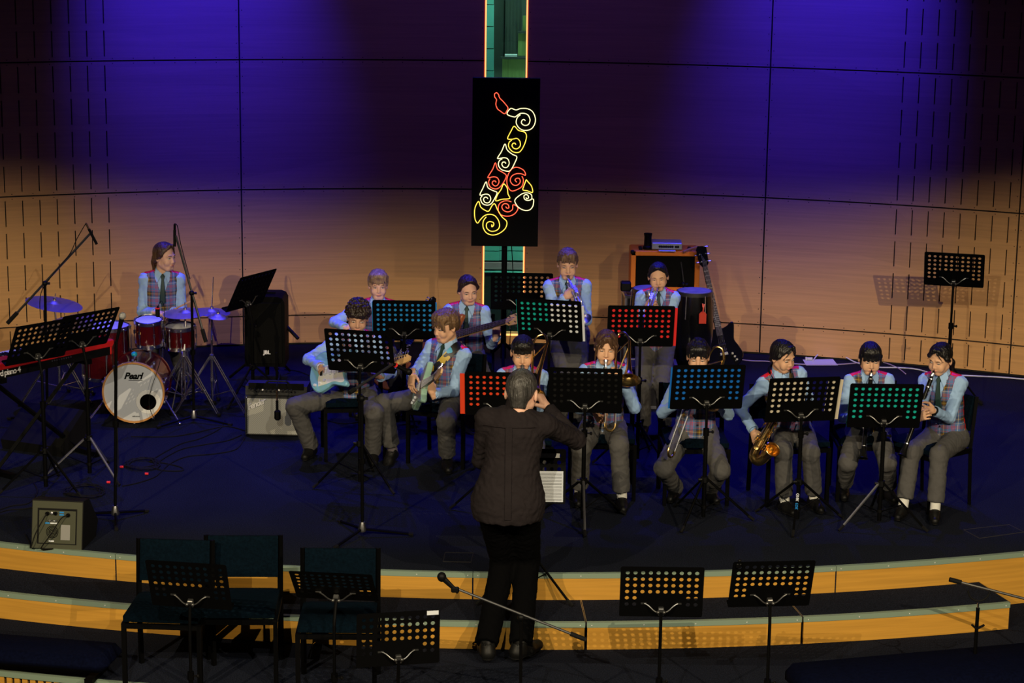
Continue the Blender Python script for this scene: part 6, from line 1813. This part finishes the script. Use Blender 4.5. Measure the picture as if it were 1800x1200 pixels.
h = G(622, 692, HZ); PE['gtr1'] = person('seated boy with curly brown hair playing a light blue electric guitar', h, nk(627, 594, h, -.04), 8, 1.04,
    legs={'r': (G(546, 697, .5), G(546, 782, AZ), -14, 0), 'l': (G(655, 708, .5), G(655, 792, AZ), 6, 0)},
    arms={'r': ((550, 622, h.y - .02), (564, 645, h.y - .26), (.35, -.2, -.9), (.4, .8, 0), .45), 'l': ((688, 655, h.y - .02), (668, 662, h.y - .25), (-.8, -.2, .25), (.2, .2, .9), .7)},
    head=(4, 16, 4), kind='slim', skin='tan', hair=('curly', 'dark_brown'), eyes='low', sock='b', tie=False)
seat_under(h, 8, 'dark chair under the curly haired guitarist')
h = G(779, 701, HZ); PE['gtr2'] = person('seated boy with swept light brown hair playing a pale green electric guitar', h, nk(790, 612, h, -.02), -32, 1.06,
    legs={'r': (G(682, 703, .5), G(690, 790, AZ), -22, 28), 'l': (G(784, 727, .5), G(786, 804, AZ), 4, 0)},
    arms={'r': ((738, 642, h.y - .06), (726, 655, h.y - .28), (-.15, -.35, -.9), (.6, .5, .2), .35), 'l': ((806, 696, h.y - .12), (762, 692, h.y - .36), (-.35, -.1, .9), (-.6, .6, .2), .6, (2, True))},
    head=(-50, 12, 0), kind='slim', skin='light', hair=('curtain', 'light_brown'), eyes='low', sock='g')
seat_under(h, -20, 'dark chair under the boy with the pale green guitar')
h = G(817, 628, HZ); PE['bass'] = person('seated girl with parted dark hair playing a bass guitar with a pale headstock', h, nk(821, 544, h, -.05), 0, 1.02,
    legs={'r': (G(785, 655, .5), G(788, 722, AZ), -5, 0), 'l': (G(850, 650, .5), G(848, 722, AZ), 5, 0)},
    arms={'r': ((768, 578, h.y + .02), (796, 604, h.y - .26), (.5, -.2, -.6), (.2, .9, 0), .4), 'l': ((862, 604, h.y - .05), (872, 592, h.y - .30), (.05, -.1, .95), (-.5, .75, 0), .75)},
    head=(16, 14, -4), kind='slim', skin='fair', hair=('pulled', 'dark_brown'), eyes='low')
seat_under(h, 0, 'dark chair under the girl with the bass guitar')
h = G(662, 622, HZ); PE['gtr0'] = person('seated boy with tousled fair hair behind the blue folder stand', h, nk(664, 537, h, -.05), 6, 1.0,
    legs={'r': (G(630, 645, .5), G(632, 712, AZ), -5, 0), 'l': (G(698, 645, .5), G(696, 712, AZ), 5, 0)},
    arms={'r': ((594, 560, h.y - .02), (607, 576, h.y - .24), (.6, -.3, -.3), (.2, .9, 0), .5), 'l': ((712, 590, h.y - .02), (715, 582, h.y - .22), (-.5, -.2, .5), (-.3, .8, 0), .6)},
    head=(8, 6, 0), kind='slim', skin='fair', hair=('messy', 'fair'), eyes='open', tie=False)
seat_under(h, 6, 'dark chair under the boy with tousled fair hair')
f_ = G(1000, 752, 0); h = W(999, 588, f_.y); PE['tpt1'] = person('tall boy standing at the back playing a silver trumpet', h, (997, 491, f_.y - .03), 0, 1.03,
    legs={'r': ((982, 668, f_.y - .1), G(981, 742, AZ), -10, 0), 'l': ((1018, 668, f_.y - .1), G(1019, 742, AZ), 10, 0)},
    arms={'r': ((962, 535, f_.y - .03), (993, 521, f_.y - .27), (.7, -.3, .5), (.5, .6, -.2), .75), 'l': ((1036, 548, f_.y - .03), (1014, 531, f_.y - .26), (-.4, -.2, .8), (-.6, .6, 0), .8)},
    head=(2, 12, 0), kind='slim', skin='light', hair=('short', 'light_brown'), eyes='low', mouth='blow', sock='b', leg=1.0)
f_ = G(1152, 755, 0); h = W(1152, 606, f_.y); PE['tpt2'] = person('girl standing at the back with tied black hair playing a brass trumpet', h, (1157, 511, f_.y - .03), 0, .95,
    legs={'r': ((1133, 680, f_.y - .1), G(1132, 743, AZ), -10, 0), 'l': ((1168, 680, f_.y - .1), G(1169, 743, AZ), 10, 0)},
    arms={'r': ((1112, 562, f_.y - .03), (1136, 543, f_.y - .26), (.45, -.3, .8), (.6, .6, -.1), .75), 'l': ((1190, 575, f_.y - .03), (1156, 547, f_.y - .26), (-.5, -.2, .8), (-.6, .6, 0), .8)},
    head=(-4, 12, -3), kind='round', hair=('pulled', 'black'), eyes='low', mouth='blow', sock='b', leg=1.0)
h = G(284, 577, .56); PE['drum'] = person('girl with brown hair tied back playing the drum kit, looking to the right', h, (285, 479, h.y - .03), 12, 1.04,
    legs={'r': (G(262, 600, .5), G(262, 655, AZ), 0, 0), 'l': (G(312, 600, .5), G(318, 655, AZ), 20, 0)},
    arms={'r': ((241, 545, h.y - .0), (274, 549, h.y - .25), (.9, -.3, -.1), (.1, 0, -1), .75), 'l': ((321, 540, h.y - .0), (305, 548, h.y - .26), (-.8, -.4, -.1), (0, 0, -1), .75)},
    head=(58, 4, 0), kind='slim', skin='fair', hair=('pulled', 'brown'), eyes='open')
M_DSHIRT = mat('charcoal_brown_shirt', (.017, .0135, .0150), .85, bump=(60, .3), noise=(9, .12), spec=.1)
f_ = G(886, 1152, FZ); h = W(893, 882, f_.y); PE['cond'] = person('man conducting with his back to the camera, short grey hair and dark untucked shirt', h, (909, 722, f_.y + .06), 180, 1.21,
    legs={'l': ((872, 1015, f_.y + .12), G(856, 1128, FZ + .13), 190, 0), 'r': ((922, 1015, f_.y + .12), G(916, 1128, FZ + .13), 140, 0)},
    arms={'r': ((1003, 780, f_.y + .10), (962, 718, f_.y + .36), (-.5, .4, .75), (-.6, .3, 0), .75), 'l': ((846, 800, f_.y + .15), (868, 760, f_.y + .42), (.4, .6, .5), (.6, 0, -.3), .6)},
    head=(166, 14, 0), headpx=(917, 692, f_.y + .09), kind='man', skin='fair', hair=('man', 'grey'), shirt=M_DSHIRT, outfit='conductor', sock='b', group='conductor', z0=FZ, leg=1.24)
# ------------------------------------------------------------------ the instruments in the players' hands
def mouth_of(k):
    d = PE[k]; return d['M'] @ d['HM'] @ Vector((0, -.098, -.056))
def trumpet(label, mp, bell, m, group=None, twist=0):
    d = bell - mp; o = thing('trumpet', label, 'trumpet'); F_ = frame(mp, x=(1, 0, .0), z=d) @ RZ(twist); o.matrix_world = F_
    # local z forward, y = x cross..., valves along y
    up = -1
    m1 = MB(); m1.lathe([(.0125, -.0), (.013, .004), (.009, .018), (.0045, .03), (.0045, .07), (.006, .09)], 14); m1.build('mouthpiece', M_SILVER, o)
    MB().tube([(0, 0, .085)] + [(0, 0, .30)] + [(0, .0 + .030 * math.sin(a) * 1, .325 + .022 * math.cos(a - PI / 2)) for a in (.4, .8)] + [(0, .045, .335), (0, .06, .31), (0, .062, .20)], .0062, 8).build('lead_pipe', m, o)
    for k in range(3):
        MB().tube([(-.012, -.055, .19 + k * .026), (-.012, .075, .19 + k * .026)], .0125, 12).tube([(-.012, -.082, .19 + k * .026), (-.012, -.055, .19 + k * .026)], .004, 6).sphere((-.012, -.084, .19 + k * .026), (.009, .003, .009), 8, 6).build('valve', m, o)
    L = .48
    prof = [(.0065, .18), (.007, .26), (.009, .32), (.013, .37), (.020, .41), (.032, .445), (.048, .468), (.061, .48)]
    MB().tube([(-.026, .055, .20), (-.026, .058, .10), (-.026, .045, .075), (-.026, .022, .075), (-.026, .008, .10), (-.026, .006, .18)], .0062, 8).lathe([(r, z) for r, z in prof] + [(r - .0015, z) for r, z in prof[::-1]], 28, T(-.026, .006, 0), caps=False).build('bell', m, o)
    MB().tube([(-.012, .02, .165), (-.04, .03, .15), (-.05, .05, .13), (-.03, .065, .13)], .005, 6).build('valve_slide', m, o)
    return o
mp = mouth_of('tpt1'); trumpet('silver trumpet pointing down towards the camera, played by the standing boy', mp, W(1031, 558, mp.y - .36), M_SILVER)
mp = mouth_of('tpt2'); trumpet('brass trumpet played by the standing girl, its bell behind the red folder stand', mp, W(1138, 560, mp.y - .36), M_SILVER)

def trombone(label, mp, tip, bell, bow, m=M_BRASS):
    """mp mouth, tip end of the slide, bell rim centre, bow = middle of the tuning bow behind the shoulder"""
    o = thing('trombone', label, 'trombone', mp)
    L = lambda p: p - mp
    t = L(tip); d = t.normalized(); b = L(bell); w = L(bow)
    side = (b - d * b.dot(d)); side = side.normalized() if side.length > .02 else Vector((1, 0, 0))
    o1 = side.cross(d).normalized()      # offset of the second slide tube
    off = side * .055 + o1 * .05
    MB().lathe([(.0165, -.004), (.017, .002), (.011, .02), (.006, .034), (.006, .06)], 14, frame((0, 0, 0), z=d)).build('mouthpiece', M_SILVER, o)
    MB().tube([d * .05, t - d * .04], .0075, 8).build('slide_tube', M_SILVER, o); MB().tube([off + d * .10, t - d * .04 + off], .0075, 8).build('slide_tube', M_SILVER, o)
    MB().tube(bez(t - d * .05, t + d * .02, t + d * .02 + off, t - d * .05 + off, 10), .0085, 8).build('slide_bow', m, o)
    for k in (.12, .20): MB().tube([d * k, off + d * k], .006, 6).build('slide_brace', m, o)
    # bell section: from the second tube back over the shoulder and forward to the bell
    bd_ = (b - w).normalized(); e = side * 0
    s0 = off + d * .10
    back = w - side * .05
    MB().tube(spline([s0, s0.lerp(back, .5), back - bd_ * -.04, w - bd_ * .02 - side * .02, w - bd_ * .02 + side * .03, w + side * .055 + bd_ * .05], 6), .0085, 10).build('tuning_bow', m, o)
    A = w + side * .055 + bd_ * .05; ax = (b - A); Lb = ax.length
    prof = [(.0095, 0), (.0105, Lb * .3), (.014, Lb * .55), (.021, Lb * .74), (.034, Lb * .87), (.058, Lb * .96), (.085, Lb)]
    MB().lathe(prof + [(r - .0015, z + .0005) for r, z in prof[::-1]], 32, frame(A, z=ax), caps=False).build('bell', m, o)
    MB().lathe([(.085, Lb - .001), (.0865, Lb), (.085, Lb + .0015)], 32, frame(A, z=ax), caps=False).build('bell_rim', m, o)
    MB().tube([s0 + d * .02, A + ax * .12], .006, 6).build('cross_brace', m, o)
    MB().tube([s0.lerp(back, .55), A + ax * .0], .006, 6).build('cross_brace', m, o)
    return o
mp = mouth_of('trb1'); trombone('brass trombone with its bell beside the solid black folder stand', mp, W(1063, 756, mp.y - .22), W(1105, 668, mp.y - .16), W(1093, 590, mp.y + .14))
mp = mouth_of('trb2'); trombone('trombone of the boy at the deep blue folder, slide showing below the stand', mp, W(1172, 798, mp.y - .30), W(1243, 712, mp.y - .10), W(1262, 616, mp.y + .14))
mp = mouth_of('trb0'); trombone('brass trombone partly hidden by the conductor\'s head', mp, W(917, 765, mp.y - .52), W(938, 692, mp.y - .24), W(950, 594, mp.y + .12))

def clarinet(label, mp, bell, kk):
    d = bell - mp; Lg_ = .64; d = d.normalized()
    o = thing('clarinet', label, 'clarinet', mp, 0, None); F_ = frame((0, 0, 0), x=(1, 0, 0), z=d)
    MB().lathe([(.003, -.015), (.008, .0), (.011, .03), (.013, .06)], 12, F_).build('mouthpiece', M_BLACKG, o)
    MB().lathe([(.0165, .06), (.0165, .12), (.0145, .122), (.0145, .31), (.017, .312), (.017, .33), (.0148, .332), (.0155, .55)], 14, F_).build('body_tube', M_BLACKG, o)
    MB().lathe([(.017, .55), (.018, .57), (.022, .60), (.030, .63), (.037, Lg_), (.034, Lg_), (.026, .62), (.012, .56)], 20, F_, caps=False).build('bell', M_BLACKG, o)
    for z in (.06, .12, .55): MB().lathe([(.0175, z - .003), (.019, z - .003), (.019, z + .004), (.0175, z + .004)], 14, F_, caps=False).build('ring', M_SILVER, o)
    MB().lathe([(.0125, .012), (.0145, .014), (.0145, .036), (.0135, .038)], 12, F_, caps=False).build('ligature', M_SILVER, o)
    rr = random.Random(kk)
    for i in range(13):
        z = .14 + i * .031; a = rr.uniform(-1.2, 1.2)
        MB().lathe([(.0085, 0), (.0085, .003), (0, .004)], 10, F_ @ RZ(math.degrees(a)) @ T(0, -.0165, z) @ RX(90)).tube([F_ @ RZ(math.degrees(a)) @ Vector((.004, -.017, z)), F_ @ RZ(math.degrees(a)) @ Vector((.010, -.016, z + .028))], .002, 5).build('key', M_SILVER, o)
    MB().tube([F_ @ Vector((.014, -.012, .14)), F_ @ Vector((.014, -.012, .30))], .002, 5).tube([F_ @ Vector((-.013, -.013, .35)), F_ @ Vector((-.013, -.013, .54))], .002, 5).build('key_rod', M_SILVER, o)
    return o
M_BLACKG = mat('black_gloss_wood', (.006, .006, .006), .2)
mp = mouth_of('clar1'); clarinet('black clarinet with silver keys held straight down by the girl with the fringe', mp, W(1517, 805, mp.y - .32), 1)
mp = mouth_of('clar2'); clarinet('black clarinet slanting down to the left, held by the girl with the wristwatch', mp, W(1584, 806, mp.y - .25), 2)

# alto saxophone
mp = mouth_of('sax'); sy = mp.y
sx = thing('alto_saxophone', 'brass alto saxophone with dense keywork, bell opening to the right of her hand', 'saxophone', mp)
Ls = lambda px, py, dy: W(px, py, sy + dy) - mp
path = [Vector((0, 0, 0)), Ls(1390, 671, -.05), Ls(1391, 684, -.08), Ls(1384, 700, -.09), Ls(1362, 735, -.12), Ls(1341, 768, -.20), Ls(1328, 792, -.25)]
P_ = spline(path, 5); n_ = len(P_)
MB().tube([P_[0] - (P_[1] - P_[0]) * .3, P_[3]], [.006, .011], 10).build('mouthpiece', M_BLACKG, sx)
MB().tube(P_[2:], [.010 + .024 * (i / (n_ - 3)) for i in range(n_ - 2)], 14).build('body_tube', M_BRASS, sx)
bow = [Ls(1328, 792, -.25), Ls(1325, 803, -.28), Ls(1333, 810, -.31), Ls(1344, 803, -.33), Ls(1353, 787, -.35), Ls(1361, 770, -.37)]
Pb = spline(bow, 5); MB().tube(Pb[:18], [.034 + .003 * (i / 17) for i in range(18)], 16).build('bow', M_BRASS, sx)
A = Pb[16]; ax = Vector((.05, -.09, .085)); Lx = .115
prof = [(.036, 0), (.037, .03), (.041, .055), (.046, .08), (.052, .095), (.054, .10)]
MB().lathe(prof + [(r - .002, z) for r, z in prof[::-1]], 28, frame(A, z=ax), caps=False).build('bell', M_BRASS, sx)
MB().lathe([(.0535, .099), (.056, .101), (.0535, .103)], 28, frame(A, z=ax), caps=False).build('bell_rim', M_BRASS, sx)
rr = random.Random(4)
for i in range(26):
    f_ = .28 + .7 * (i / 25); c = P_[int(f_ * (n_ - 1))]; d = (P_[min(n_ - 1, int(f_ * (n_ - 1)) + 1)] - P_[int(f_ * (n_ - 1)) - 1]).normalized()
    a = rr.uniform(0, 2 * PI); nrm = (Vector((math.cos(a), -abs(math.sin(a)), math.sin(a) * .5)) ); nrm = (nrm - d * nrm.dot(d)).normalized()
    R_ = .016 + .020 * f_; c = c + nrm * R_
    MB().lathe([(.011 + .006 * f_, 0), (.012 + .006 * f_, .004), (.004, .006), (.004, .012), (0, .012)], 12, frame(c, z=nrm)).tube([c + nrm * .008, c + nrm * .008 + d * .05 + Vector((rr.uniform(-.01, .01), 0, 0))], .0022, 5).build('key', M_BRASS, sx)
for s in (-1, 1): MB().tube([P_[int(.35 * n_)] + Vector((s * .02, -.03, 0)), P_[-3] + Vector((s * .02, -.045, 0))], .003, 6).build('key_rod', M_BRASS, sx)
# neck strap of the saxophone player
d = PE['sax']; TFw = lambda x, f_, u: d['M'] @ d['TF'](x, f_, u)
st = MB()
for s in (-1, 1):
    pts = [TFw(s * .02, -.06, .05), TFw(s * .07, -.02, .035), TFw(s * .072, .05, -.01), TFw(s * .045, .10, -.08), TFw(0, .125, -.17)]
    st.tube(spline(pts, 5), .009, 6)
tag(st.build('neck_strap', M_BLACKP), 'black neck strap of the saxophone player', 'strap')

# ------------------------------------------------------------------ guitars
STRAT = [(-.205, 0), (-.195, .08), (-.14, .145), (-.06, .158), (.0, .128), (.05, .115), (.11, .135), (.185, .168), (.215, .155), (.185, .10), (.14, .045), (.135, -.03), (.15, -.075), (.175, -.115), (.16, -.135), (.10, -.125), (.03, -.112), (-.03, -.14), (-.10, -.16), (-.165, -.12), (-.20, -.05)]
def guitar(name, label, center, neck, face, body_m, guard_m=None, scale=.648, strings=6, board_m=None, head_m=None, pegs=None, outline=STRAT, k=1.0, cat='guitar', pick=3, split_head=False, z0=None):
    n = Vector(neck).normalized(); f_ = Vector(face); f_ = (f_ - n * f_.dot(n)).normalized()
    o = thing(name, label, cat); o.matrix_world = frame(center, x=n, z=f_)
    out = [(p.x * k, p.y * k) for p in spline([(x, y, 0) for x, y in outline] + [(outline[0][0], outline[0][1], 0)], 4)[:-1]]
    m = MB(); t = .044
    inner = [(x * .955, y * .955) for x, y in out]; N_ = len(out)
    vs = [(x, y, -t / 2) for x, y in inner] + [(x, y, -t / 2 + .008) for x, y in out] + [(x, y, t / 2 - .008) for x, y in out] + [(x, y, t / 2) for x, y in inner]
    fs = [tuple(range(N_))[::-1], tuple(range(3 * N_, 4 * N_))] + [(r * N_ + i, r * N_ + (i + 1) % N_, (r + 1) * N_ + (i + 1) % N_, (r + 1) * N_ + i) for r in range(3) for i in range(N_)]
    m.add(vs, fs); m.build('body', body_m, o, angle=30)
    if guard_m:
        g = [(-.10, -.115), (-.03, -.105), (.05, -.09), (.12, -.105), (.15, -.09), (.128, -.04), (.128, .04), (.15, .09), (.17, .13), (.13, .115), (.06, .085), (.0, .06), (-.06, .02), (-.11, -.04)]
        g = [(p.x * k, p.y * k) for p in spline([(x, y, 0) for x, y in g] + [(g[0][0], g[0][1], 0)], 3)[:-1]]
        MB().prism(g, t / 2, t / 2 + .0025).build('pickguard', guard_m, o, smooth=False)
    xb = -.075 * k; nut = xb + scale
    bw = .056 if strings > 4 else .062; nw = .042 if strings > 4 else .040
    m = MB(); m.add([(.09, -bw / 2, t / 2), (.09, bw / 2, t / 2), (nut, nw / 2, t / 2), (nut, -nw / 2, t / 2), (.09, -bw / 2, t / 2 - .018), (.09, bw / 2, t / 2 - .018), (nut, nw / 2, t / 2 - .014), (nut, -nw / 2, t / 2 - .014)], [(0, 1, 2, 3), (7, 6, 5, 4), (0, 4, 5, 1), (1, 5, 6, 2), (2, 6, 7, 3), (3, 7, 4, 0)]); m.build('neck', head_m, o, smooth=False)
    m = MB(); m.add([(.085, -bw / 2, t / 2 + .006), (.085, bw / 2, t / 2 + .006), (nut, nw / 2, t / 2 + .006), (nut, -nw / 2, t / 2 + .006), (.085, -bw / 2, t / 2), (.085, bw / 2, t / 2), (nut, nw / 2, t / 2), (nut, -nw / 2, t / 2)], [(0, 1, 2, 3), (7, 6, 5, 4), (0, 4, 5, 1), (1, 5, 6, 2), (2, 6, 7, 3), (3, 7, 4, 0)]); m.build('fretboard', board_m, o, smooth=False)
    m = MB()
    for j in range(1, 21):
        x = nut - scale * (1 - 2 ** (-j / 12))
        if x < .09: break
        w = nw + (bw - nw) * (nut - x) / (nut - .09); m.box((x, 0, t / 2 + .0068), (.0022, w, .0016))
    tag(m.build('frets', M_SILVER, o, smooth=False), kind='stuff')
    if split_head: hp = [(nut, -.021), (nut, .021), (nut + .03, .042), (nut + .16, .05), (nut + .19, .03), (nut + .185, -.02), (nut + .17, -.048), (nut + .03, -.040)]
    else: hp = [(nut, -.021), (nut, .021), (nut + .03, .030), (nut + .10, .040), (nut + .155, .048), (nut + .185, .030), (nut + .18, .0), (nut + .155, -.012), (nut + .07, -.030), (nut + .02, -.036)]
    MB().prism(hp, t / 2 - .016, t / 2 - .002).build('headstock', head_m, o, smooth=False)
    npg = strings
    for j in range(npg):
        if split_head: x = nut + .045 + (j // 2) * (.10 / max(1, (npg // 2 - .5))); s = 1 if j % 2 else -1; y = .028 * s; e = .068 * s
        else: x = nut + .035 + j * .024; y = .016 + j * .003; e = .058 + j * .002
        MB().lathe([(.0045, t / 2 - .002), (.0045, t / 2 + .012), (.006, t / 2 + .014), (0, t / 2 + .014)], 8, T(x, y, 0)).tube([(x, y, t / 2 - .009), (x, e, t / 2 - .009)], .0028, 6).box((x, e, t / 2 - .009), (.014, .010, .012), bev=.002).build('tuning_peg', M_CHROME if pegs is None else pegs, o)
    m = MB()
    for j in range(strings):
        y0 = (-.5 + j / (strings - 1)) * (.052 if strings > 4 else .05); y1 = (-.5 + j / (strings - 1)) * .034
        m.tube([(xb, y0, t / 2 + .014), (nut, y1, t / 2 + .009), (nut + .05 + j * .015, y1 * .8 + (.0 if split_head else .012), t / 2 + .006)], .0011 if strings > 4 else .0016, 4)
    tag(m.build('strings', M_SILVER, o), kind='stuff')
    MB().box((xb, 0, t / 2 + .008), (.028, .075, .014), bev=.003).build('bridge', M_CHROME, o)
    for j in range(pick):
        MB().box((xb + .035 + j * .048, 0, t / 2 + .007), (.018, .075, .012), bev=.004).build('pickup', P_WHITE if guard_m is not None and pick == 3 else M_BLACKP, o)
    for j in range(3): MB().lathe([(.012, 0), (.010, .014), (0, .014)], 12, T(-.04 - j * .045 if not split_head else -.09 - j * .03, -.075 - j * .014, t / 2 + .002)).build('control_knob', P_WHITE if guard_m is not None and pick == 3 else M_CHROME, o)
    return o
M_LBLUE = mat('pale_sky_blue_lacquer', (.22, .50, .66), .2, coat=.4); M_SEAF = mat('pale_seafoam_lacquer', (.33, .55, .45), .2, coat=.4)
M_MAPLEN = mat('maple_neck', (.62, .38, .16), .35); M_ROSE = mat('dark_fretboard', (.03, .018, .012), .45); M_GUARD = mat('white_pickguard', (.75, .77, .76), .35); M_GUARDG = mat('grey_pearl_pickguard', (.25, .24, .22), .35)
M_BROWNB = mat('amber_brown_lacquer', (.30, .09, .03), .25, coat=.4); M_BLKL = mat('black_lacquer', (.004, .004, .005), .12, coat=.5)
hy = PE['gtr1']['M'].translation.y
guitar('electric_guitar', 'pale blue electric guitar with white pickguard held by the curly haired boy', W(584, 652, hy - .30), (.50, -.34, .15), (.35, -.80, .42), M_LBLUE, M_GUARD, head_m=M_MAPLEN, board_m=M_ROSE)
hy = PE['gtr2']['M'].translation.y
guitar('electric_guitar', 'pale green electric guitar with neck pointing at the camera', W(741, 681, hy - .30), (.16, -.60, .24), (-.80, -.45, .32), M_SEAF, M_GUARDG, head_m=M_MAPLEN, board_m=M_ROSE)
hy = PE['bass']['M'].translation.y
guitar('bass_guitar', 'bass guitar with long fretted neck and pale two-sided headstock in front of the green window', W(778, 597, hy - .27), (.62, -.52, .29), (.25, -.80, .50), M_BROWNB, None, scale=.80, strings=4, head_m=M_MAPLEN, board_m=M_ROSE, split_head=True, pick=2, k=1.05, pegs=M_STEELD)
hy = PE['gtr0']['M'].translation.y
guitar('electric_guitar', 'dark guitar hidden behind the blue folder stand, only its headstock showing above', W(688, 652, hy - .22), (.25, .25, .38), (.10, -.85, .5), M_BROWNB, None, head_m=M_BLKL, board_m=M_ROSE, pick=2, k=.8, scale=.60)
# bass leaning on its stand by the orange cabinet
gb = W(1268, 607, 18.3); gh = W(1234, 448, 18.62)
guitar('bass_guitar', 'black five string bass leaning on a floor stand right of the congas', gb, gh - gb, (.15, -.9, .3), M_BLKL, None, scale=.80, strings=5, head_m=M_BLKL, board_m=M_ROSE, split_head=True, pick=2, k=1.1, pegs=M_CHROME)
gst = thing('guitar_stand', 'low black guitar stand holding the five string bass', 'stand', (gb.x, 18.38, 0))
for a in (-140, -40, 90):
    r_ = math.radians(a); MB().tube([(0, .05, .22), (.22 * math.cos(r_), .05 + .22 * math.sin(r_), .012)], .010, 6).build('leg', M_BLACK, gst)
MB().tube([(-.10, -.13, .20), (-.10, -.02, .13), (.10, -.02, .13), (.10, -.13, .20)], .010, 6).build('cradle', M_RUBBER, gst); MB().tube([(0, .05, .12), (0, .12, .5)], .010, 6).build('upright', M_BLACK, gst)
# strap over the shoulder of the pale green guitar's player
d = PE['gtr2']; TFw = lambda x, f_, u: d['M'] @ d['TF'](x, f_, u)
pts = spline([TFw(-.02, .155, -.20), TFw(.03, .150, -.13), TFw(.075, .115, -.05), TFw(.10, .04, .012), TFw(.09, -.06, -.01), TFw(.06, -.12, -.10), TFw(.0, -.125, -.22)], 5)
m = MB(); vs = []
for i, p in enumerate(pts):
    t_ = (pts[min(i + 1, len(pts) - 1)] - pts[max(i - 1, 0)]).normalized(); ctr = TFw(0, 0, -.12); nr = (p - ctr); nr = (nr - t_ * nr.dot(t_)).normalized(); w_ = t_.cross(nr) * .029
    vs += [p - w_, p + w_, p + w_ + nr * .005, p - w_ + nr * .005]
fs = []
for i in range(len(pts) - 1):
    for j in range(4): fs.append((i * 4 + j, i * 4 + (j + 1) % 4, i * 4 + 4 + (j + 1) % 4, i * 4 + 4 + j))
fs += [(0, 1, 2, 3), tuple(4 * (len(pts) - 1) + j for j in range(4))]
def strap_mat():
    g = mat('patterned_black_strap', (.01, .01, .01), .4); nt = g.node_tree; tc = nt.nodes.new('ShaderNodeTexCoord')
    v = nt.nodes.new('ShaderNodeTexVoronoi'); v.inputs['Scale'].default_value = 26; r = nt.nodes.new('ShaderNodeValToRGB'); r.color_ramp.interpolation = 'CONSTANT'
    e = r.color_ramp.elements; e[0].color = (.008, .008, .008, 1); e[1].position = .62; e[1].color = (.5, .35, .03, 1)
    x = e.new(.74); x.color = (.008, .008, .008, 1); x = e.new(.84); x.color = (.05, .35, .6, 1); x = e.new(.90); x.color = (.008, .008, .008, 1)
    s_ = nt.nodes.new('ShaderNodeSeparateColor'); nt.links.new(tc.outputs['Object'], v.inputs['Vector']); nt.links.new(v.outputs['Color'], s_.inputs[0]); nt.links.new(s_.outputs[0], r.inputs[0]); nt.links.new(r.outputs[0], nt.nodes['Principled BSDF'].inputs['Base Color'])
    return g
tag(m.add(vs, fs).build('guitar_strap', strap_mat()), 'black patterned guitar strap over the shoulder of the boy with the pale green guitar', 'strap')
# wristwatch and bracelet
def band(k, side, r, m, name, label, cat, off=.0):
    d = PE[k]; e, w = d['A'][side][0], d['A'][side][1]; ax = (w - e).normalized(); c = d['M'] @ (w + ax * off); axw = d['M'].to_3x3() @ ax
    o = thing(name, label, cat, c); F_ = frame((0, 0, 0), z=axw)
    MB().tube([F_ @ Vector((r * math.cos(a), r * .85 * math.sin(a), 0)) for a in [2 * PI * j / 20 for j in range(20)]], .006, 6, closed=True).build('band', m, o)
    return o, F_
o, F_ = band('clar2', 'l', .031, M_RUBBER, 'wristwatch', 'black wristwatch on the rightmost clarinet player', 'watch', .006)
MB().box((0, -.029, 0), (.03, .012, .034), bev=.004, M=F_).build('watch_face', M_BLACKG, o)
band('gtr1', 'r', .030, P_WHITE, 'bracelet', 'white bracelet on the curly haired guitarist\'s wrist', 'bracelet', .004)
# drum sticks
d = PE['drum']
for s_, tip, lb in (('l', W(345, 524, 17.2), 'drumstick raised to the right in the drummer\'s left hand'), ('r', W(318, 556, 17.25), 'drumstick held low in the drummer\'s right hand')):
    w = d['M'] @ (d['A'][s_][1] + (d['A'][s_][2]) * .06); dv = (tip - w).normalized()
    o = MB().tube([w - dv * .06, w + dv * .28, w + dv * .33], [.0075, .0065, .004], 8).sphere(w + dv * .335, .006, 8, 6).build('drumstick', M_MAPLEN)
    tag(o, lb, 'drumstick')
